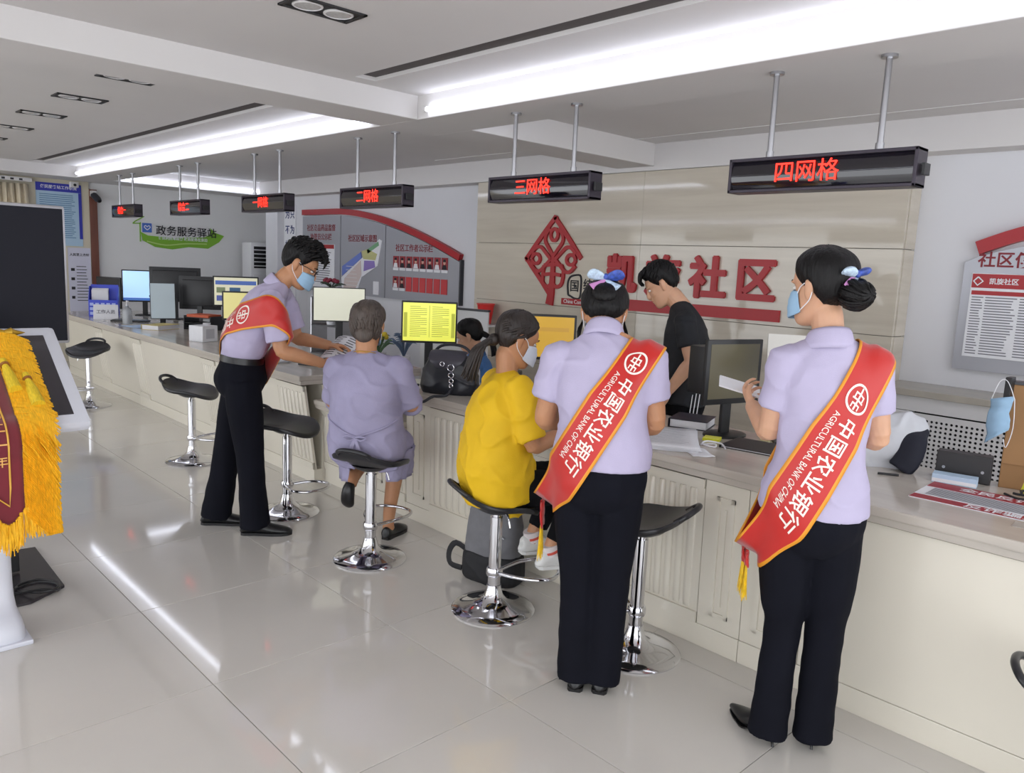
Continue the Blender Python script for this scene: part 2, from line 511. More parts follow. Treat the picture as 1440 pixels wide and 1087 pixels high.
# ================================================================== THE COUNTER
STONE = mat('worktop_stone', (192, 184, 174), 0.13, var=0.12, scale=2.5, stretch=(0.5, 3.5, 3.5))
LACQ = mat('cream_lacquer', (224, 218, 204), 0.12, var=0.02, scale=2)
LACQG = mat('lacquer_groove', (190, 182, 166), 0.3)
Y_FRONT = 2.89
def panel_on(parent, x0, x1, zlo, zhi, ylo, yhi, kind):
    """a front panel between two heights; the face may lean from yhi (top) to ylo (bottom)"""
    def yat(z): return ylo + (yhi - ylo) * (z - zlo) / (zhi - zlo)
    mb = MB()
    def slab(a, b, c, d, off, th=0.02):
        vs = []
        for z in (c, d):
            for dy in (off, off + th):
                for x in (a, b):
                    vs.append(V(x, yat(z) + dy, z))
        mb.add(vs, [(0, 2, 3, 1), (4, 5, 7, 6), (0, 1, 5, 4), (1, 3, 7, 5), (3, 2, 6, 7), (2, 0, 4, 6)])
    if kind == 'flute':
        slab(x0, x1, zlo, zhi, 0.0)
        n = 6
        pitch = (x1 - x0 - 0.06) / n
        zs = (zlo + 0.06, zhi - 0.05)
        for i in range(n):
            c = x0 + 0.03 + (i + 0.5) * pitch
            pts = [V(c, yat(z), z) for z in (zs[0], zs[0] + 0.02, zs[1] - 0.02, zs[1])]
            mb.loft(pts, [(pitch * 0.30, 0.004), (pitch * 0.36, 0.012), (pitch * 0.36, 0.012), (pitch * 0.30, 0.004)], (0, 1, 0), 10)
        slab(x0, x1, zlo, zlo + 0.05, -0.012, 0.02); slab(x0, x1, zhi - 0.04, zhi, -0.012, 0.02)
        return mb.build('fluted_pilaster', LACQ, parent, True, angle=35)
    slab(x0, x1, zlo, zhi, 0.0)
    if kind == 'raised':
        m = 0.06
        a, b, c, d = x0 + m, x1 - m, zlo + m, zhi - m
        w = 0.018
        slab(a, b, c, c + w, -0.008); slab(a, b, d - w, d, -0.008); slab(a, a + w, c, d, -0.008); slab(b - w, b, c, d, -0.008)
        slab(a + 0.05, b - 0.05, c + 0.05, d - 0.05, -0.006)
    return mb.build('front_panel', LACQ, parent)

def counter_unit(label, x0, x1, ztop, ytop, ybot, yback, pieces, hem=0.10):
    t = thing('counter_cabinet', label, 'counter', ((x0 + x1) / 2, 0, 0), 0, 'cream counter cabinets')
    ox = (x0 + x1) / 2
    MB().bbox(x0 - ox + 0.002, x1 - ox - 0.002, ybot + 0.06, yback, 0.0, ztop - 0.002, 0.003).build('body', LACQ, t)
    MB().bbox(x0 - ox + 0.001, x1 - ox - 0.001, ybot - 0.004, ybot + 0.07, 0.0, hem, 0.003).build('plinth', LACQ, t)
    for (a, b, kind) in pieces:
        panel_on(t, a - ox + 0.0015, b - ox - 0.0015, hem + 0.002, ztop - 0.004, ybot, ytop, kind)
    return t
def worktop(label, x0, x1, y0, y1, z1, th=0.065):
    mb = MB()
    mb.bbox(x0, x1, y0, y1, z1 - 0.036, z1, 0.007)
    mb.bbox(x0, x1, y0 + 0.012, y1, z1 - th, z1 - 0.0362, 0.004)
    return tag(mb.build('worktop', STONE), label, 'worktop')

counter_unit('cream counter cabinet with fluted pilasters behind the yellow shirt', -3.95, -1.56, 0.762, 2.875, Y_FRONT, 3.40,
             [(-3.95, -3.70, 'raised'), (-3.70, -3.28, 'flute'), (-3.28, -2.16, 'raised'), (-2.16, -1.77, 'flute'), (-1.77, -1.56, 'raised')])
counter_unit('plain cream counter cabinet below the red brochure', -1.56, 1.4, 0.762, 2.875, Y_FRONT, 3.40,
             [(-1.56, -1.30, 'raised'), (-1.30, 1.4, 'plain')])
worktop('long veined stone worktop carrying the handbag and the red brochure', -3.95, 1.4, 2.84, 3.66, 0.83)
counter_unit('low cream counter cabinet in front of the purple dress', -4.95, -3.95, 0.553, 2.86, Y_FRONT, 3.40,
             [(-4.95, -4.72, 'flute'), (-4.72, -4.15, 'raised'), (-4.15, -3.95, 'flute')])
worktop('lowered stone worktop where the elderly visitor sits', -4.95, -3.952, 2.79, 3.66, 0.62)
counter_unit('leaning cream counter cabinet next to the lowered worktop', -6.75, -4.95, 0.722, 2.71, 2.80, 3.40,
             [(-6.75, -6.45, 'flute'), (-6.45, -5.35, 'plain'), (-5.35, -4.95, 'flute')])
counter_unit('leaning cream counter cabinet below the small white box', -8.55, -6.75, 0.722, 2.71, 2.80, 3.40,
             [(-8.55, -8.25, 'flute'), (-8.25, -6.75, 'plain')])
counter_unit('leaning cream counter cabinet at the end by the blue file rack', -11.2, -8.55, 0.722, 2.71, 2.80, 3.40,
             [(-11.2, -9.8, 'plain'), (-9.8, -9.5, 'flute'), (-9.5, -8.55, 'plain')])
worktop('long stone worktop carrying the blue file rack and many monitors', -11.25, -4.96, 2.68, 3.75, 0.79)
# ================================================================== HANGING LED SIGNS
SIGNF = mat('sign_frame', (58, 52, 62), 0.35, metal=0.4)
SIGNB = mat('sign_face', (20, 17, 26), 0.06, coat=0.6)
LEDRED = mat('led_red', (255, 40, 30), 0.5, emit=(255, 42, 26), power=1.6)
def led_sign(cx, txt, label, lines=1, w=0.82, h=0.15, tx=-0.03):
    t = thing('hanging_sign', label, 'sign', (cx, 3.30, 1.998), 0, 'hanging LED window signs')
    fr = MB()
    b = 0.014
    fr.bbox(-w / 2, w / 2, -0.05, 0.05, 0, b, 0.003); fr.bbox(-w / 2, w / 2, -0.05, 0.05, h - b, h, 0.003)
    fr.bbox(-w / 2, -w / 2 + b, -0.05, 0.05, 0, h, 0.003); fr.bbox(w / 2 - b, w / 2, -0.05, 0.05, 0, h, 0.003)
    fr.build('frame', SIGNF, t)
    MB().box(-w / 2 + 0.01, w / 2 - 0.01, 0.0, 0.045, 0.01, h - 0.01).build('rear_cover', SIGNF, t)
    P = []
    for i in range(17):
        x = -w / 2 + b + (w - 2 * b) * i / 16
        row = []
        for j in range(9):
            z = b + (h - 2 * b) * j / 8
            row.append(V(x, -0.036 - 0.012 * math.sin(math.pi * j / 8), z))
        P.append(row)
    face = MB().grid(P).build('face', SIGNB, t, True)
    lt = MB()
    if lines == 1:
        wall_text(lt, txt, 0.098, face_mat((tx, -0.0505, h / 2), (0, -1, 0)), 0.002, depth=0.0008)
    else:
        wall_text(lt, txt, 0.092, face_mat((tx, -0.0505, h / 2), (0, -1, 0)), 0.002, depth=0.0008)
    lt.build('lettering', LEDRED, face)
    for s in (-0.24, 0.24):
        p = MB()
        p.cyl((s, 0, h), (s, 0, Z_SOFFIT - 1.998), 0.0125, n=14)
        p.cyl((s, 0, h), (s, 0, h + 0.03), 0.017, n=14)
        po = p.build('pole', STEEL, t, True)
        MB().lathe([(0.032, -0.012), (0.032, 0), (0.02, -0.0001)], (s, 0, Z_SOFFIT - 1.998), 20).build('flange', STEEL, po, True)
    MB().bbox(w / 2, w / 2 + 0.012, -0.01, 0.012, h * 0.55, h * 0.6, 0.002).build('side_bracket', STEEL, t)
    MB().bbox(w / 2 + 0.010, w / 2 + 0.022, -0.03, 0.03, h * 0.3, h * 0.6, 0.002).build('side_clip', BLACKP, t)
    return t
led_sign(-1.61, '四网格', 'hanging LED sign reading 四网格 over the person with bun and bow', tx=-0.04)
led_sign(-3.27, '三网格', 'hanging LED sign reading 三网格 before the red knot emblem')
led_sign(-4.98, '二网格', 'hanging LED sign reading 二网格 before the staff photograph board')
led_sign(-6.69, '一网格', 'hanging LED sign reading 一网格 beside the white pier')
led_sign(-8.45, '综合二', 'hanging LED sign reading 综合二, second along from the end wall')
led_sign(-10.40, '综合一', 'hanging LED sign reading 综合一, first along from the end wall')

# ================================================================== WALL GRAPHICS
def ring2d(c, r0, r1, n=28, a0=0.0, a1=2 * math.pi):
    return [(c[0] + math.cos(a0 + (a1 - a0) * i / n) * r, c[1] + math.sin(a0 + (a1 - a0) * i / n) * r) for r in (r0, r1) for i in range(n + 1)], n
STROKES = [0]
def stroke(mb, pts, w, y0, y1, k=4, taper=None):
    """flat band of width w along a 2D path on the wall (x, z), from depth y0 to y1"""
    STROKES[0] += 1; y0 = y0 - 0.0004 * (STROKES[0] % 11)
    P = catmull([(p[0], p[1]) for p in pts], k)
    L = []; Rr = []
    for i, p in enumerate(P):
        a = P[max(i - 1, 0)]; b = P[min(i + 1, len(P) - 1)]
        d = V(b[0] - a[0], b[1] - a[1], 0).normalized()
        ww = w * (1 if not taper else taper[0] + (taper[1] - taper[0]) * i / (len(P) - 1)) / 2
        L.append((p[0] - d.y * ww, p[1] + d.x * ww)); Rr.append((p[0] + d.y * ww, p[1] - d.x * ww))
    n = len(P)
    vs = [V(q[0], y0, q[1]) for q in L] + [V(q[0], y0, q[1]) for q in Rr] + [V(q[0], y1, q[1]) for q in L] + [V(q[0], y1, q[1]) for q in Rr]
    fs = []
    for i in range(n - 1):
        fs += [(i, i + 1, n + i + 1, n + i), (2 * n + i, 3 * n + i, 3 * n + i + 1, 2 * n + i + 1), (i, 2 * n + i, 2 * n + i + 1, i + 1), (n + i, n + i + 1, 3 * n + i + 1, 3 * n + i)]
    fs += [(0, n, 3 * n, 2 * n), (n - 1, 3 * n - 1, 4 * n - 1, 2 * n - 1)]
    mb.add(vs, fs)

# red knot emblem on the stone wall
em = thing('wall_emblem', 'red openwork knot emblem in a diamond on the stone wall', 'emblem', (-5.33, Y_WALL, 1.70))
d0, d1 = -0.022, -0.001
q = MB()
stroke(q, [(0.36, 0.015), (0.20, 0.19), (0.02, 0.375), (-0.02, 0.375), (-0.345, 0.025), (-0.345, -0.02), (-0.16, -0.20), (-0.03, -0.335)], 0.045, d0, d1, 3)
q.build('diamond_outline', REDP, em)
q = MB()
def heart(mb, ang):
    M2 = lambda p: (p[0] * math.cos(ang) - p[1] * math.sin(ang), p[0] * math.sin(ang) + p[1] * math.cos(ang))
    circ = [(0.048 * math.sin(2 * math.pi * i / 14), 0.235 + 0.056 * math.cos(2 * math.pi * i / 14)) for i in range(15)]
    stroke(mb, [M2(p) for p in circ], 0.034, d0, d1, 2)
    for s in (-1, 1):
        stroke(mb, [M2(p) for p in [(0.0, 0.03), (s * 0.06, 0.10), (s * 0.115, 0.17), (s * 0.11, 0.235), (s * 0.055, 0.295)]], 0.034, d0, d1, 4)
for a in (0.0, math.pi / 2, -math.pi / 2):
    heart(q, a)
q.build('knot_loops', REDP, em)
q = MB()
stroke(q, [(-0.12, -0.06), (0.12, -0.06), (0.13, -0.22), (0.06, -0.265), (0.0, -0.235), (-0.06, -0.265), (-0.13, -0.22), (-0.12, -0.06)], 0.036, d0, d1, 3)
stroke(q, [(-0.11, -0.15), (0.0, -0.14), (0.11, -0.15)], 0.034, d0, d1, 3)
stroke(q, [(0.0, 0.06), (0.0, -0.15), (-0.005, -0.30), (-0.025, -0.44)], 0.05, d0, d1, 4, (0.8, 1.9))
q.build('knot_tail', REDP, em)
cart = thing('small_plaque', 'small black cartouche and red plate beside the knot emblem', 'plaque', (-5.03, Y_WALL, 1.40))
q = MB()
stroke(q, [(-0.09, -0.03), (-0.10, 0.08), (-0.07, 0.14), (0.0, 0.16), (0.06, 0.15), (0.07, 0.05), (0.06, -0.05), (0.0, -0.06), (-0.06, -0.04), (-0.09, -0.03)], 0.016, -0.008, -0.001, 4)
wall_text(q, '国', 0.12, face_mat((-0.015, -0.004, 0.05), (0, -1, 0)), 0.01)
wall_text(q, '结', 0.11, face_mat((0.15, -0.004, 0.07), (0, -1, 0)), 0.01)
q.build('black_characters', BLACKINK, cart)
q = MB().bbox(-0.17, 0.28, -0.012, -0.001, -0.125, -0.065, 0.004).build('red_plate', REDP, cart)
q2 = MB(); wall_text(q2, 'China Community', 0.052, face_mat((0.055, -0.0135, -0.094), (0, -1, 0)), 0.012); q2.build('lettering', WHITE, q)

name = thing('wall_lettering', 'large red raised characters 凯旋社区 on the stone wall', 'lettering', (-3.82, Y_WALL, 1.57))
for i, ch in enumerate('凯旋社区'):
    x = (-0.66, -0.21, 0.235, 0.665)[i]
    q = MB()
    for dx_, dz_, dd_ in ((0, 0, 0), (0.009, 0.0, 0.0006), (-0.009, 0.0, 0.0012), (0, 0.009, 0.0018), (0, -0.009, 0.0024)):
        wall_text(q, ch, 0.35, face_mat((x + dx_, -0.014 - dd_, dz_), (0, -1, 0)), 0.015, depth=0.013)
    q.build('character', REDP, name)
q = MB().add([V(-0.80, -0.02, -0.20), V(0.89, -0.02, -0.195), V(0.89, -0.02, -0.285), V(-0.80, -0.02, -0.30), V(-0.80, -0.001, -0.20), V(0.89, -0.001, -0.195), V(0.89, -0.001, -0.285), V(-0.80, -0.001, -0.30)],
             [(0, 3, 2, 1), (4, 5, 6, 7), (0, 1, 5, 4), (1, 2, 6, 5), (2, 3, 7, 6), (3, 0, 4, 7)])
tag(q.build('underline_bar', REDP), 'long red bar under the large red characters', 'bar').location = (-3.82, Y_WALL, 1.57)

# grey display board with a red arched top
SILV = mat('silver_board', (168, 169, 176), 0.35, metal=0.35, var=0.02, scale=2)
YB = 5.80
bd = thing('display_board', 'grey information board with red arched top, map and staff photographs', 'notice board', (-8.75, YB, 1.14))
def arch(x):      # height above 1.14 at local x
    t = max(0.0, (x + 0.9) / 2.7)
    return 1.14 - 0.02 * max(0, -x - 0.9) * 0 - 0.56 * t ** 1.75
xs = [-1.8 + 3.6 * i / 30 for i in range(31)]
for (a, b) in ((-1.8, -0.765), (-0.75, 0.31), (0.325, 1.8)):
    sub = [x for x in xs if a < x < b]
    poly = [(a, 0.0), (b, 0.0)] + [(x, arch(x) - 0.09) for x in [b] + sub[::-1] + [a]]
    MB().prism(poly, -0.045, -0.001, 'xz').build('board_panel', SILV, bd)
q = MB()
stroke(q, [(x, arch(x) - 0.035) for x in xs], 0.075, -0.06, -0.001, 1)
q.build('red_arch', REDP, bd)
MB().bbox(1.80, 1.825, -0.05, -0.001, 0.0, arch(1.8) - 0.06, 0.003).build('edge_trim', DARKP, bd)
YF = -0.0465
def lines(mb, x0, x1, z1, z0, n, y, th=0.35, ragged=0.15):
    st = (z1 - z0) / n
    for i in range(n):
        z = z1 - (i + 0.5) * st
        xe = x1 - (x1 - x0) * random.random() * ragged
        mb.add([V(x0, y, z - st * th / 2), V(xe, y, z - st * th / 2), V(xe, y, z + st * th / 2), V(x0, y, z + st * th / 2)], [(0, 1, 2, 3)])
DRED = mat('dark_red_print', (128, 34, 44), 0.6)
q = MB(); wall_text(q, '社区食品药品监督', 0.098, face_mat((-1.28, YF, 0.88), (0, -1, 0)), 0.012); q.build('title', DRED, bd)
q = MB(); wall_text(q, '协管员公示栏', 0.098, face_mat((-1.28, YF, 0.755), (0, -1, 0)), 0.012); q.build('title', DRED, bd)
q = MB(); wall_text(q, '社区区域示意图', 0.098, face_mat((-0.22, YF, 0.74), (0, -1, 0)), 0.012); q.build('title', DRED, bd)
q = MB(); wall_text(q, '社区工作者公示栏', 0.095, face_mat((0.92, YF, 0.63), (0, -1, 0)), 0.014); q.build('title', DRED, bd)
sh = MB().bbox(-1.63, -0.90, -0.055, -0.0455, 0.06, 0.66, 0.002).build('notice_sheet', PAPER, bd)
MB().box(-1.62, -0.91, -0.0565, -0.0555, 0.60, 0.655).build('sheet_header', REDP, sh)
q = MB(); lines(q, -1.56, -0.97, 0.56, 0.12, 14, -0.0562); q.build('print_lines', GREYINK, sh)
mapm = [mat('map_blue', (104, 124, 196), 0.6), mat('map_green', (120, 168, 128), 0.6), mat('map_yellow', (188, 186, 130), 0.6), mat('map_violet', (140, 120, 186), 0.6), mat('map_pink', (206, 190, 186), 0.6)]
mp = MB().prism([(-0.70, 0.06), (-0.34, 0.02), (-0.22, 0.24), (0.15, 0.40), (0.24, 0.72), (0.18, 0.74), (-0.05, 0.58), (-0.72, 0.22)], -0.050, -0.0455, 'xz').build('area_map', PAPER, bd)
for i, poly in enumerate([[(-0.70, 0.24), (-0.70, 0.37), (-0.24, 0.57), (-0.22, 0.49)], [(-0.10, 0.60), (0.16, 0.71), (0.18, 0.66), (-0.08, 0.55)], [(-0.22, 0.58), (-0.08, 0.61), (0.14, 0.55), (0.10, 0.47), (-0.18, 0.48)],
                          [(-0.17, 0.32), (-0.16, 0.46), (0.08, 0.46), (0.10, 0.38)], [(-0.66, 0.08), (-0.64, 0.21), (-0.24, 0.46), (-0.22, 0.27), (-0.38, 0.06)]]):
    MB().prism(poly, -0.0515, -0.0502, 'xz').build('map_area', mapm[i], mp)
q = MB(); lines(q, -0.60, -0.28, 0.40, 0.10, 6, -0.0522, 0.15, 0.4); q.build('map_streets', WHITE, mp)
MB().bbox(0.06, 0.19, -0.052, -0.0455, 0.03, 0.20, 0.002).build('map_legend', PAPER, bd)
skinP = mat('print_skin', (206, 168, 150), 0.7)
for r in range(2):
    for c in range(8):
        x0 = 0.50 + c * 0.139; z0 = (0.36, 0.11)[r]
        real = r == 0 or c < 2
        ph = MB().bbox(x0, x0 + 0.115, -0.052, -0.0455, z0 + (0.0 if not real else 0.035), z0 + 0.175, 0.001).build('portrait_card', mat('card_red', (150, 44, 52), 0.5) if real else mat('card_plain_red', (196, 62, 66), 0.5), bd)
        if real:
            cx = x0 + 0.0575
            MB().prism([(cx + 0.022 * math.cos(a * math.pi / 6), z0 + 0.12 + 0.028 * math.sin(a * math.pi / 6)) for a in range(12)], -0.0535, -0.0522, 'xz').build('portrait_face', skinP, ph)
            MB().prism([(cx - 0.026, z0 + 0.125), (cx + 0.026, z0 + 0.125), (cx + 0.02, z0 + 0.155), (cx - 0.02, z0 + 0.155)], -0.0545, -0.0537, 'xz').build('portrait_hair', BLACKINK, ph)
            MB().prism([(cx - 0.045, z0 + 0.037), (cx + 0.045, z0 + 0.037), (cx + 0.03, z0 + 0.09), (cx - 0.03, z0 + 0.09)], -0.0536, -0.0522, 'xz').build('portrait_clothes', BLACKINK if c % 3 else PAPER, ph)
            MB().box(x0, x0 + 0.115, -0.051, -0.0455, z0, z0 + 0.032).build('name_strip', PAPER, ph)

# slogan panel beside the pier
sp = thing('slogan_panel', 'white wall panel with two columns of blue brush characters', 'panel', (-10.98, YB, 0.9))
MB().bbox(-0.16, 0.16, -0.02, -0.001, 0.0, 1.46, 0.003).build('board', PAPER, sp)
NAVY = mat('navy_ink', (38, 50, 104), 0.6)
for col, txt in enumerate(('为不找理由', '只为想办法')):
    for i, ch in enumerate(txt):
        q = MB(); wall_text(q, ch, 0.135, face_mat((-0.075 + 0.15 * col, -0.0215, 1.32 - 0.225 * i), (0, -1, 0)), 0.02); q.build('character', NAVY, sp)

# framed notice board by the radiator
nb = thing('notice_board', 'silver notice board with red arched trim above the radiator ledge', 'notice board', (-1.15, YB, 1.075))
poly = [(-0.60, 0.0), (0.75, 0.0), (0.75, 1.05)] + [(x, 0.70 + 0.30 * ((x + 0.60) / 1.35) ** 0.7) for x in (0.55, 0.35, 0.15, -0.05, -0.25, -0.42, -0.52)] + [(-0.60, 0.70)]
MB().prism(poly, -0.045, -0.001, 'xz').build('board_panel', SILV, nb)
q = MB(); stroke(q, [(-0.535, 0.795), (-0.30, 0.885), (0.0, 0.955), (0.4, 1.01), (0.75, 1.04)], 0.085, -0.06, -0.001, 4); q.build('red_arch', REDP, nb)
q = MB(); wall_text(q, '社区便民服务指南', 0.105, face_mat((-0.525, YF, 0.715), (0, -1, 0)), 0.02, 'LEFT'); q.build('title', DRED, nb)
sh = MB().bbox(-0.545, 0.30, -0.056, -0.0455, 0.09, 0.635, 0.002).build('notice_sheet', PAPER, nb)
MB().prism([(-0.54, 0.54), (-0.20, 0.54), (-0.16, 0.565), (0.295, 0.565), (0.295, 0.63), (-0.54, 0.63)], -0.0575, -0.0565, 'xz').build('sheet_header', REDP, sh)
q = MB(); wall_text(q, '凯旋社区', 0.042, face_mat((-0.44, -0.0585, 0.582), (0, -1, 0)), 0.015, 'LEFT'); q.build('sheet_title', PAPER, sh); q = MB()
stroke(q, [(-0.505, 0.61), (-0.475, 0.583), (-0.505, 0.556), (-0.53, 0.583), (-0.505, 0.61)], 0.008, -0.059, -0.0577, 1)
q.build('sheet_logo', PAPER, sh)
MB().box(-0.535, 0.29, -0.0575, -0.0565, 0.495, 0.522).build('column_header', REDP, sh)
q = MB()
for (a, b) in ((-0.53, -0.46), (-0.45, -0.27), (-0.255, -0.06), (-0.045, 0.10), (0.115, 0.28)):
    lines(q, a, b, 0.488, 0.105, 22, -0.0566, 0.4, 0.3)
q.build('print_lines', GREYINK, sh)

# green ribbon logo on the end wall
gl = thing('wall_logo', 'green ribbon logo with black characters 政务服务驿站 on the end wall', 'logo', (X_FAR, 4.72, 1.87), math.pi / 2)
GREEN = mat('logo_green', (122, 176, 48), 0.5); GREEN2 = mat('logo_light_green', (176, 206, 120), 0.5)
# local frame: x along the wall (towards the stone wall), -y out into the room
q = MB()
q.prism([(-0.60, 0.0), (-0.50, -0.045), (-0.20, -0.06), (0.10, -0.045), (0.35, -0.03), (0.45, 0.03), (0.44, 0.12), (0.52, 0.05), (0.66, 0.01), (0.58, -0.09), (0.40, -0.20), (0.10, -0.19), (-0.15, -0.235), (-0.40, -0.21), (-0.58, -0.12)], -0.012, -0.001, 'xz')
q.build('ribbon', GREEN, gl)
q = MB(); stroke(q, [(-0.52, -0.13), (-0.25, -0.175), (0.05, -0.14), (0.38, -0.13)], 0.018, -0.0145, -0.0125, 4); q.build('ribbon_stripe', GREEN2, gl)  # lighter green stripe along the ribbon
q = MB(); stroke(q, [(-0.61, -0.14), (-0.61, 0.13), (-0.60, 0.14)], 0.014, -0.01, -0.001, 1); stroke(q, [(-0.71, 0.12), (-0.68, 0.15), (-0.55, 0.23)], 0.014, -0.01, -0.001, 1); stroke(q, [(-0.71, 0.12), (-0.60, 0.125)], 0.014, -0.01, -0.001, 1)
q.build('house_outline', GREEN, gl)
ic = MB().bbox(-0.58, -0.445, -0.016, -0.001, 0.0, 0.135, 0.02).build('blue_icon', mat('icon_blue', (70, 110, 196), 0.4), gl)
q = MB(); stroke(q, [(-0.512, 0.035), (-0.555, 0.075), (-0.535, 0.10), (-0.512, 0.08), (-0.49, 0.10), (-0.468, 0.075), (-0.512, 0.035)], 0.012, -0.0185, -0.0165, 2); q.build('heart_mark', PAPER, ic)
q = MB(); wall_text(q, '政务服务驿站', 0.155, face_mat((-0.39, -0.0145, 0.03), (0, -1, 0)), 0.008, 'LEFT', depth=0.002); q.build('characters', BLACKINK, gl)
q = MB(); wall_text(q, '便民利民零距离 政务服务在身边', 0.052, face_mat((0.02, -0.0145, -0.075), (0, -1, 0)), 0.02); q.build('slogan', PAPER, gl)

# notices on the end wall
def wall_sheet(nm, label, y0, y1, z0, z1, x, base, cat='poster'):
    t = thing(nm, label, cat, (x, (y0 + y1) / 2, z0), math.pi / 2)
    w = (y1 - y0) / 2
    MB().bbox(-w, w, -0.012, -0.001, 0, z1 - z0, 0.001).build('sheet', base, t)
    return t, w, z1 - z0
t, w, hh = wall_sheet('wall_poster', 'blue bordered notice with fine print beside the curtain', 2.76, 3.32, 1.62, 2.46, X_FAR + 0.05, mat('poster_pale_blue', (172, 200, 222), 0.5))
BLUEP = mat('poster_blue', (46, 52, 168), 0.5)
MB().box(-w, w, -0.0135, -0.0125, hh - 0.11, hh).build('header', BLUEP, t)
MB().box(w - 0.04, w, -0.0135, -0.0125, 0.1, hh - 0.112).build('side_band', BLUEP, t)
q = MB(); wall_text(q, '便民服务站工作职责', 0.05, face_mat((0, -0.0145, hh - 0.055), (0, -1, 0)), 0.015); q.build('title', PAPER, t)
q = MB(); lines(q, -w + 0.04, w - 0.08, hh - 0.14, 0.10, 22, -0.0132, 0.35, 0.12); q.build('print_lines', mat('poster_ink', (92, 130, 168), 0.7), t)
t, w, hh = wall_sheet('wall_poster', 'pale notice with black list of lines below the blue notice', 3.12, 3.41, 0.70, 1.60, X_FAR + 0.05, mat('poster_pale', (206, 206, 222), 0.6))
q = MB(); wall_text(q, '人民至上方针', 0.042, face_mat((0, -0.0145, hh - 0.10), (0, -1, 0)), 0.02)
lines(q, -w + 0.10, w - 0.04, hh - 0.24, 0.14, 12, -0.0132, 0.22, 0.2); lines(q, -w + 0.03, -w + 0.08, hh - 0.24, 0.14, 4, -0.0132, 0.3, 0.2)
q.build('print_lines', BLACKINK, t)
# camera on the corner
cm = thing('security_camera', 'white bodied security camera on the timber corner post', 'camera', (X_FAR + 0.07, 3.46, 2.30))
MB().bbox(0.0, 0.09, -0.035, 0.035, 0.02, 0.10, 0.01).build('mount', WHITE, cm)
MB().loft([(0.06, 0.0, 0.04), (0.17, 0.02, -0.02), (0.21, 0.03, -0.04)], [0.045, 0.045, 0.03], (0, 0, 1), 16).build('camera_body', DARKP, cm, True)
MB().cyl((0.205, 0.029, -0.038), (0.222, 0.033, -0.046), 0.022).build('lens', BLACKP, cm)
cm2 = thing('security_camera', 'small white camera mounted over the blue notice', 'camera', (X_FAR + 0.05, 3.22, 2.42))
MB().bbox(0.0, 0.10, -0.05, 0.05, 0.0, 0.075, 0.01).build('camera_body', WHITE, cm2)
MB().cyl((0.098, 0, 0.035), (0.112, 0, 0.032), 0.018).build('lens', BLACKP, cm2)
# curtains
for k, (y0, y1) in enumerate(((1.1, 1.55), (2.0, 2.66))):
    P = []
    n = 60
    for i in range(n + 1):
        y = y0 + (y1 - y0) * i / n
        P.append([V(X_FAR + 0.14 + 0.025 * math.sin(i * 0.9 + k) + 0.008 * math.sin(i * 2.3), y + (0.05 * (1 - j / 8) * (1 if k else -1) * (i / n)), 0.85 + j * 0.195) for j in range(9)])
    o = MB().grid(P).build('curtain', mat('curtain_beige', (206, 194, 170), 0.8, var=0.08, scale=6), None, True)
    md = o.modifiers.new('thickness', 'SOLIDIFY'); md.thickness = 0.004
    tag(o, ['beige gathered curtain at the far edge of the window', 'beige gathered curtain next to the blue notice'][k], 'curtain')
rl = thing('curtain_rail', 'white ceiling curtain rail above the end wall window', 'curtain rail', (X_FAR + 0.14, 1.9, 2.44))
MB().bbox(-0.03, 0.03, -0.9, 0.8, 0.0, 0.05, 0.004).build('rail', WHITE, rl)
for i in range(16):
    MB().bbox(0.0305, 0.034, -0.85 + i * 0.1, -0.81 + i * 0.1, 0.01, 0.035, 0.001).build('glider', DARKP, rl)

# cabinet air conditioner
ac = thing('air_conditioner', 'white floor standing air conditioner with dark louvres in the corner', 'air conditioner', (-12.05, 5.84, 0), math.pi / 2)
ACW = mat('appliance_white', (222, 222, 224), 0.35)
MB().bbox(-0.25, 0.25, -0.16, 0.16, 0, 1.80, 0.02).build('body', ACW, ac, True)
MB().bbox(-0.20, 0.20, -0.163, -0.155, 1.40, 1.74, 0.004).build('outlet', BLACKP, ac)
for i in range(5):
    MB().bbox(-0.20, 0.20, -0.178, -0.164, 1.43 + i * 0.062, 1.445 + i * 0.062, 0.003).build('louvre', ACW, ac)
MB().bbox(-0.21, 0.21, -0.172, -0.161, 0.15, 1.30, 0.01).build('front_panel', ACW, ac)

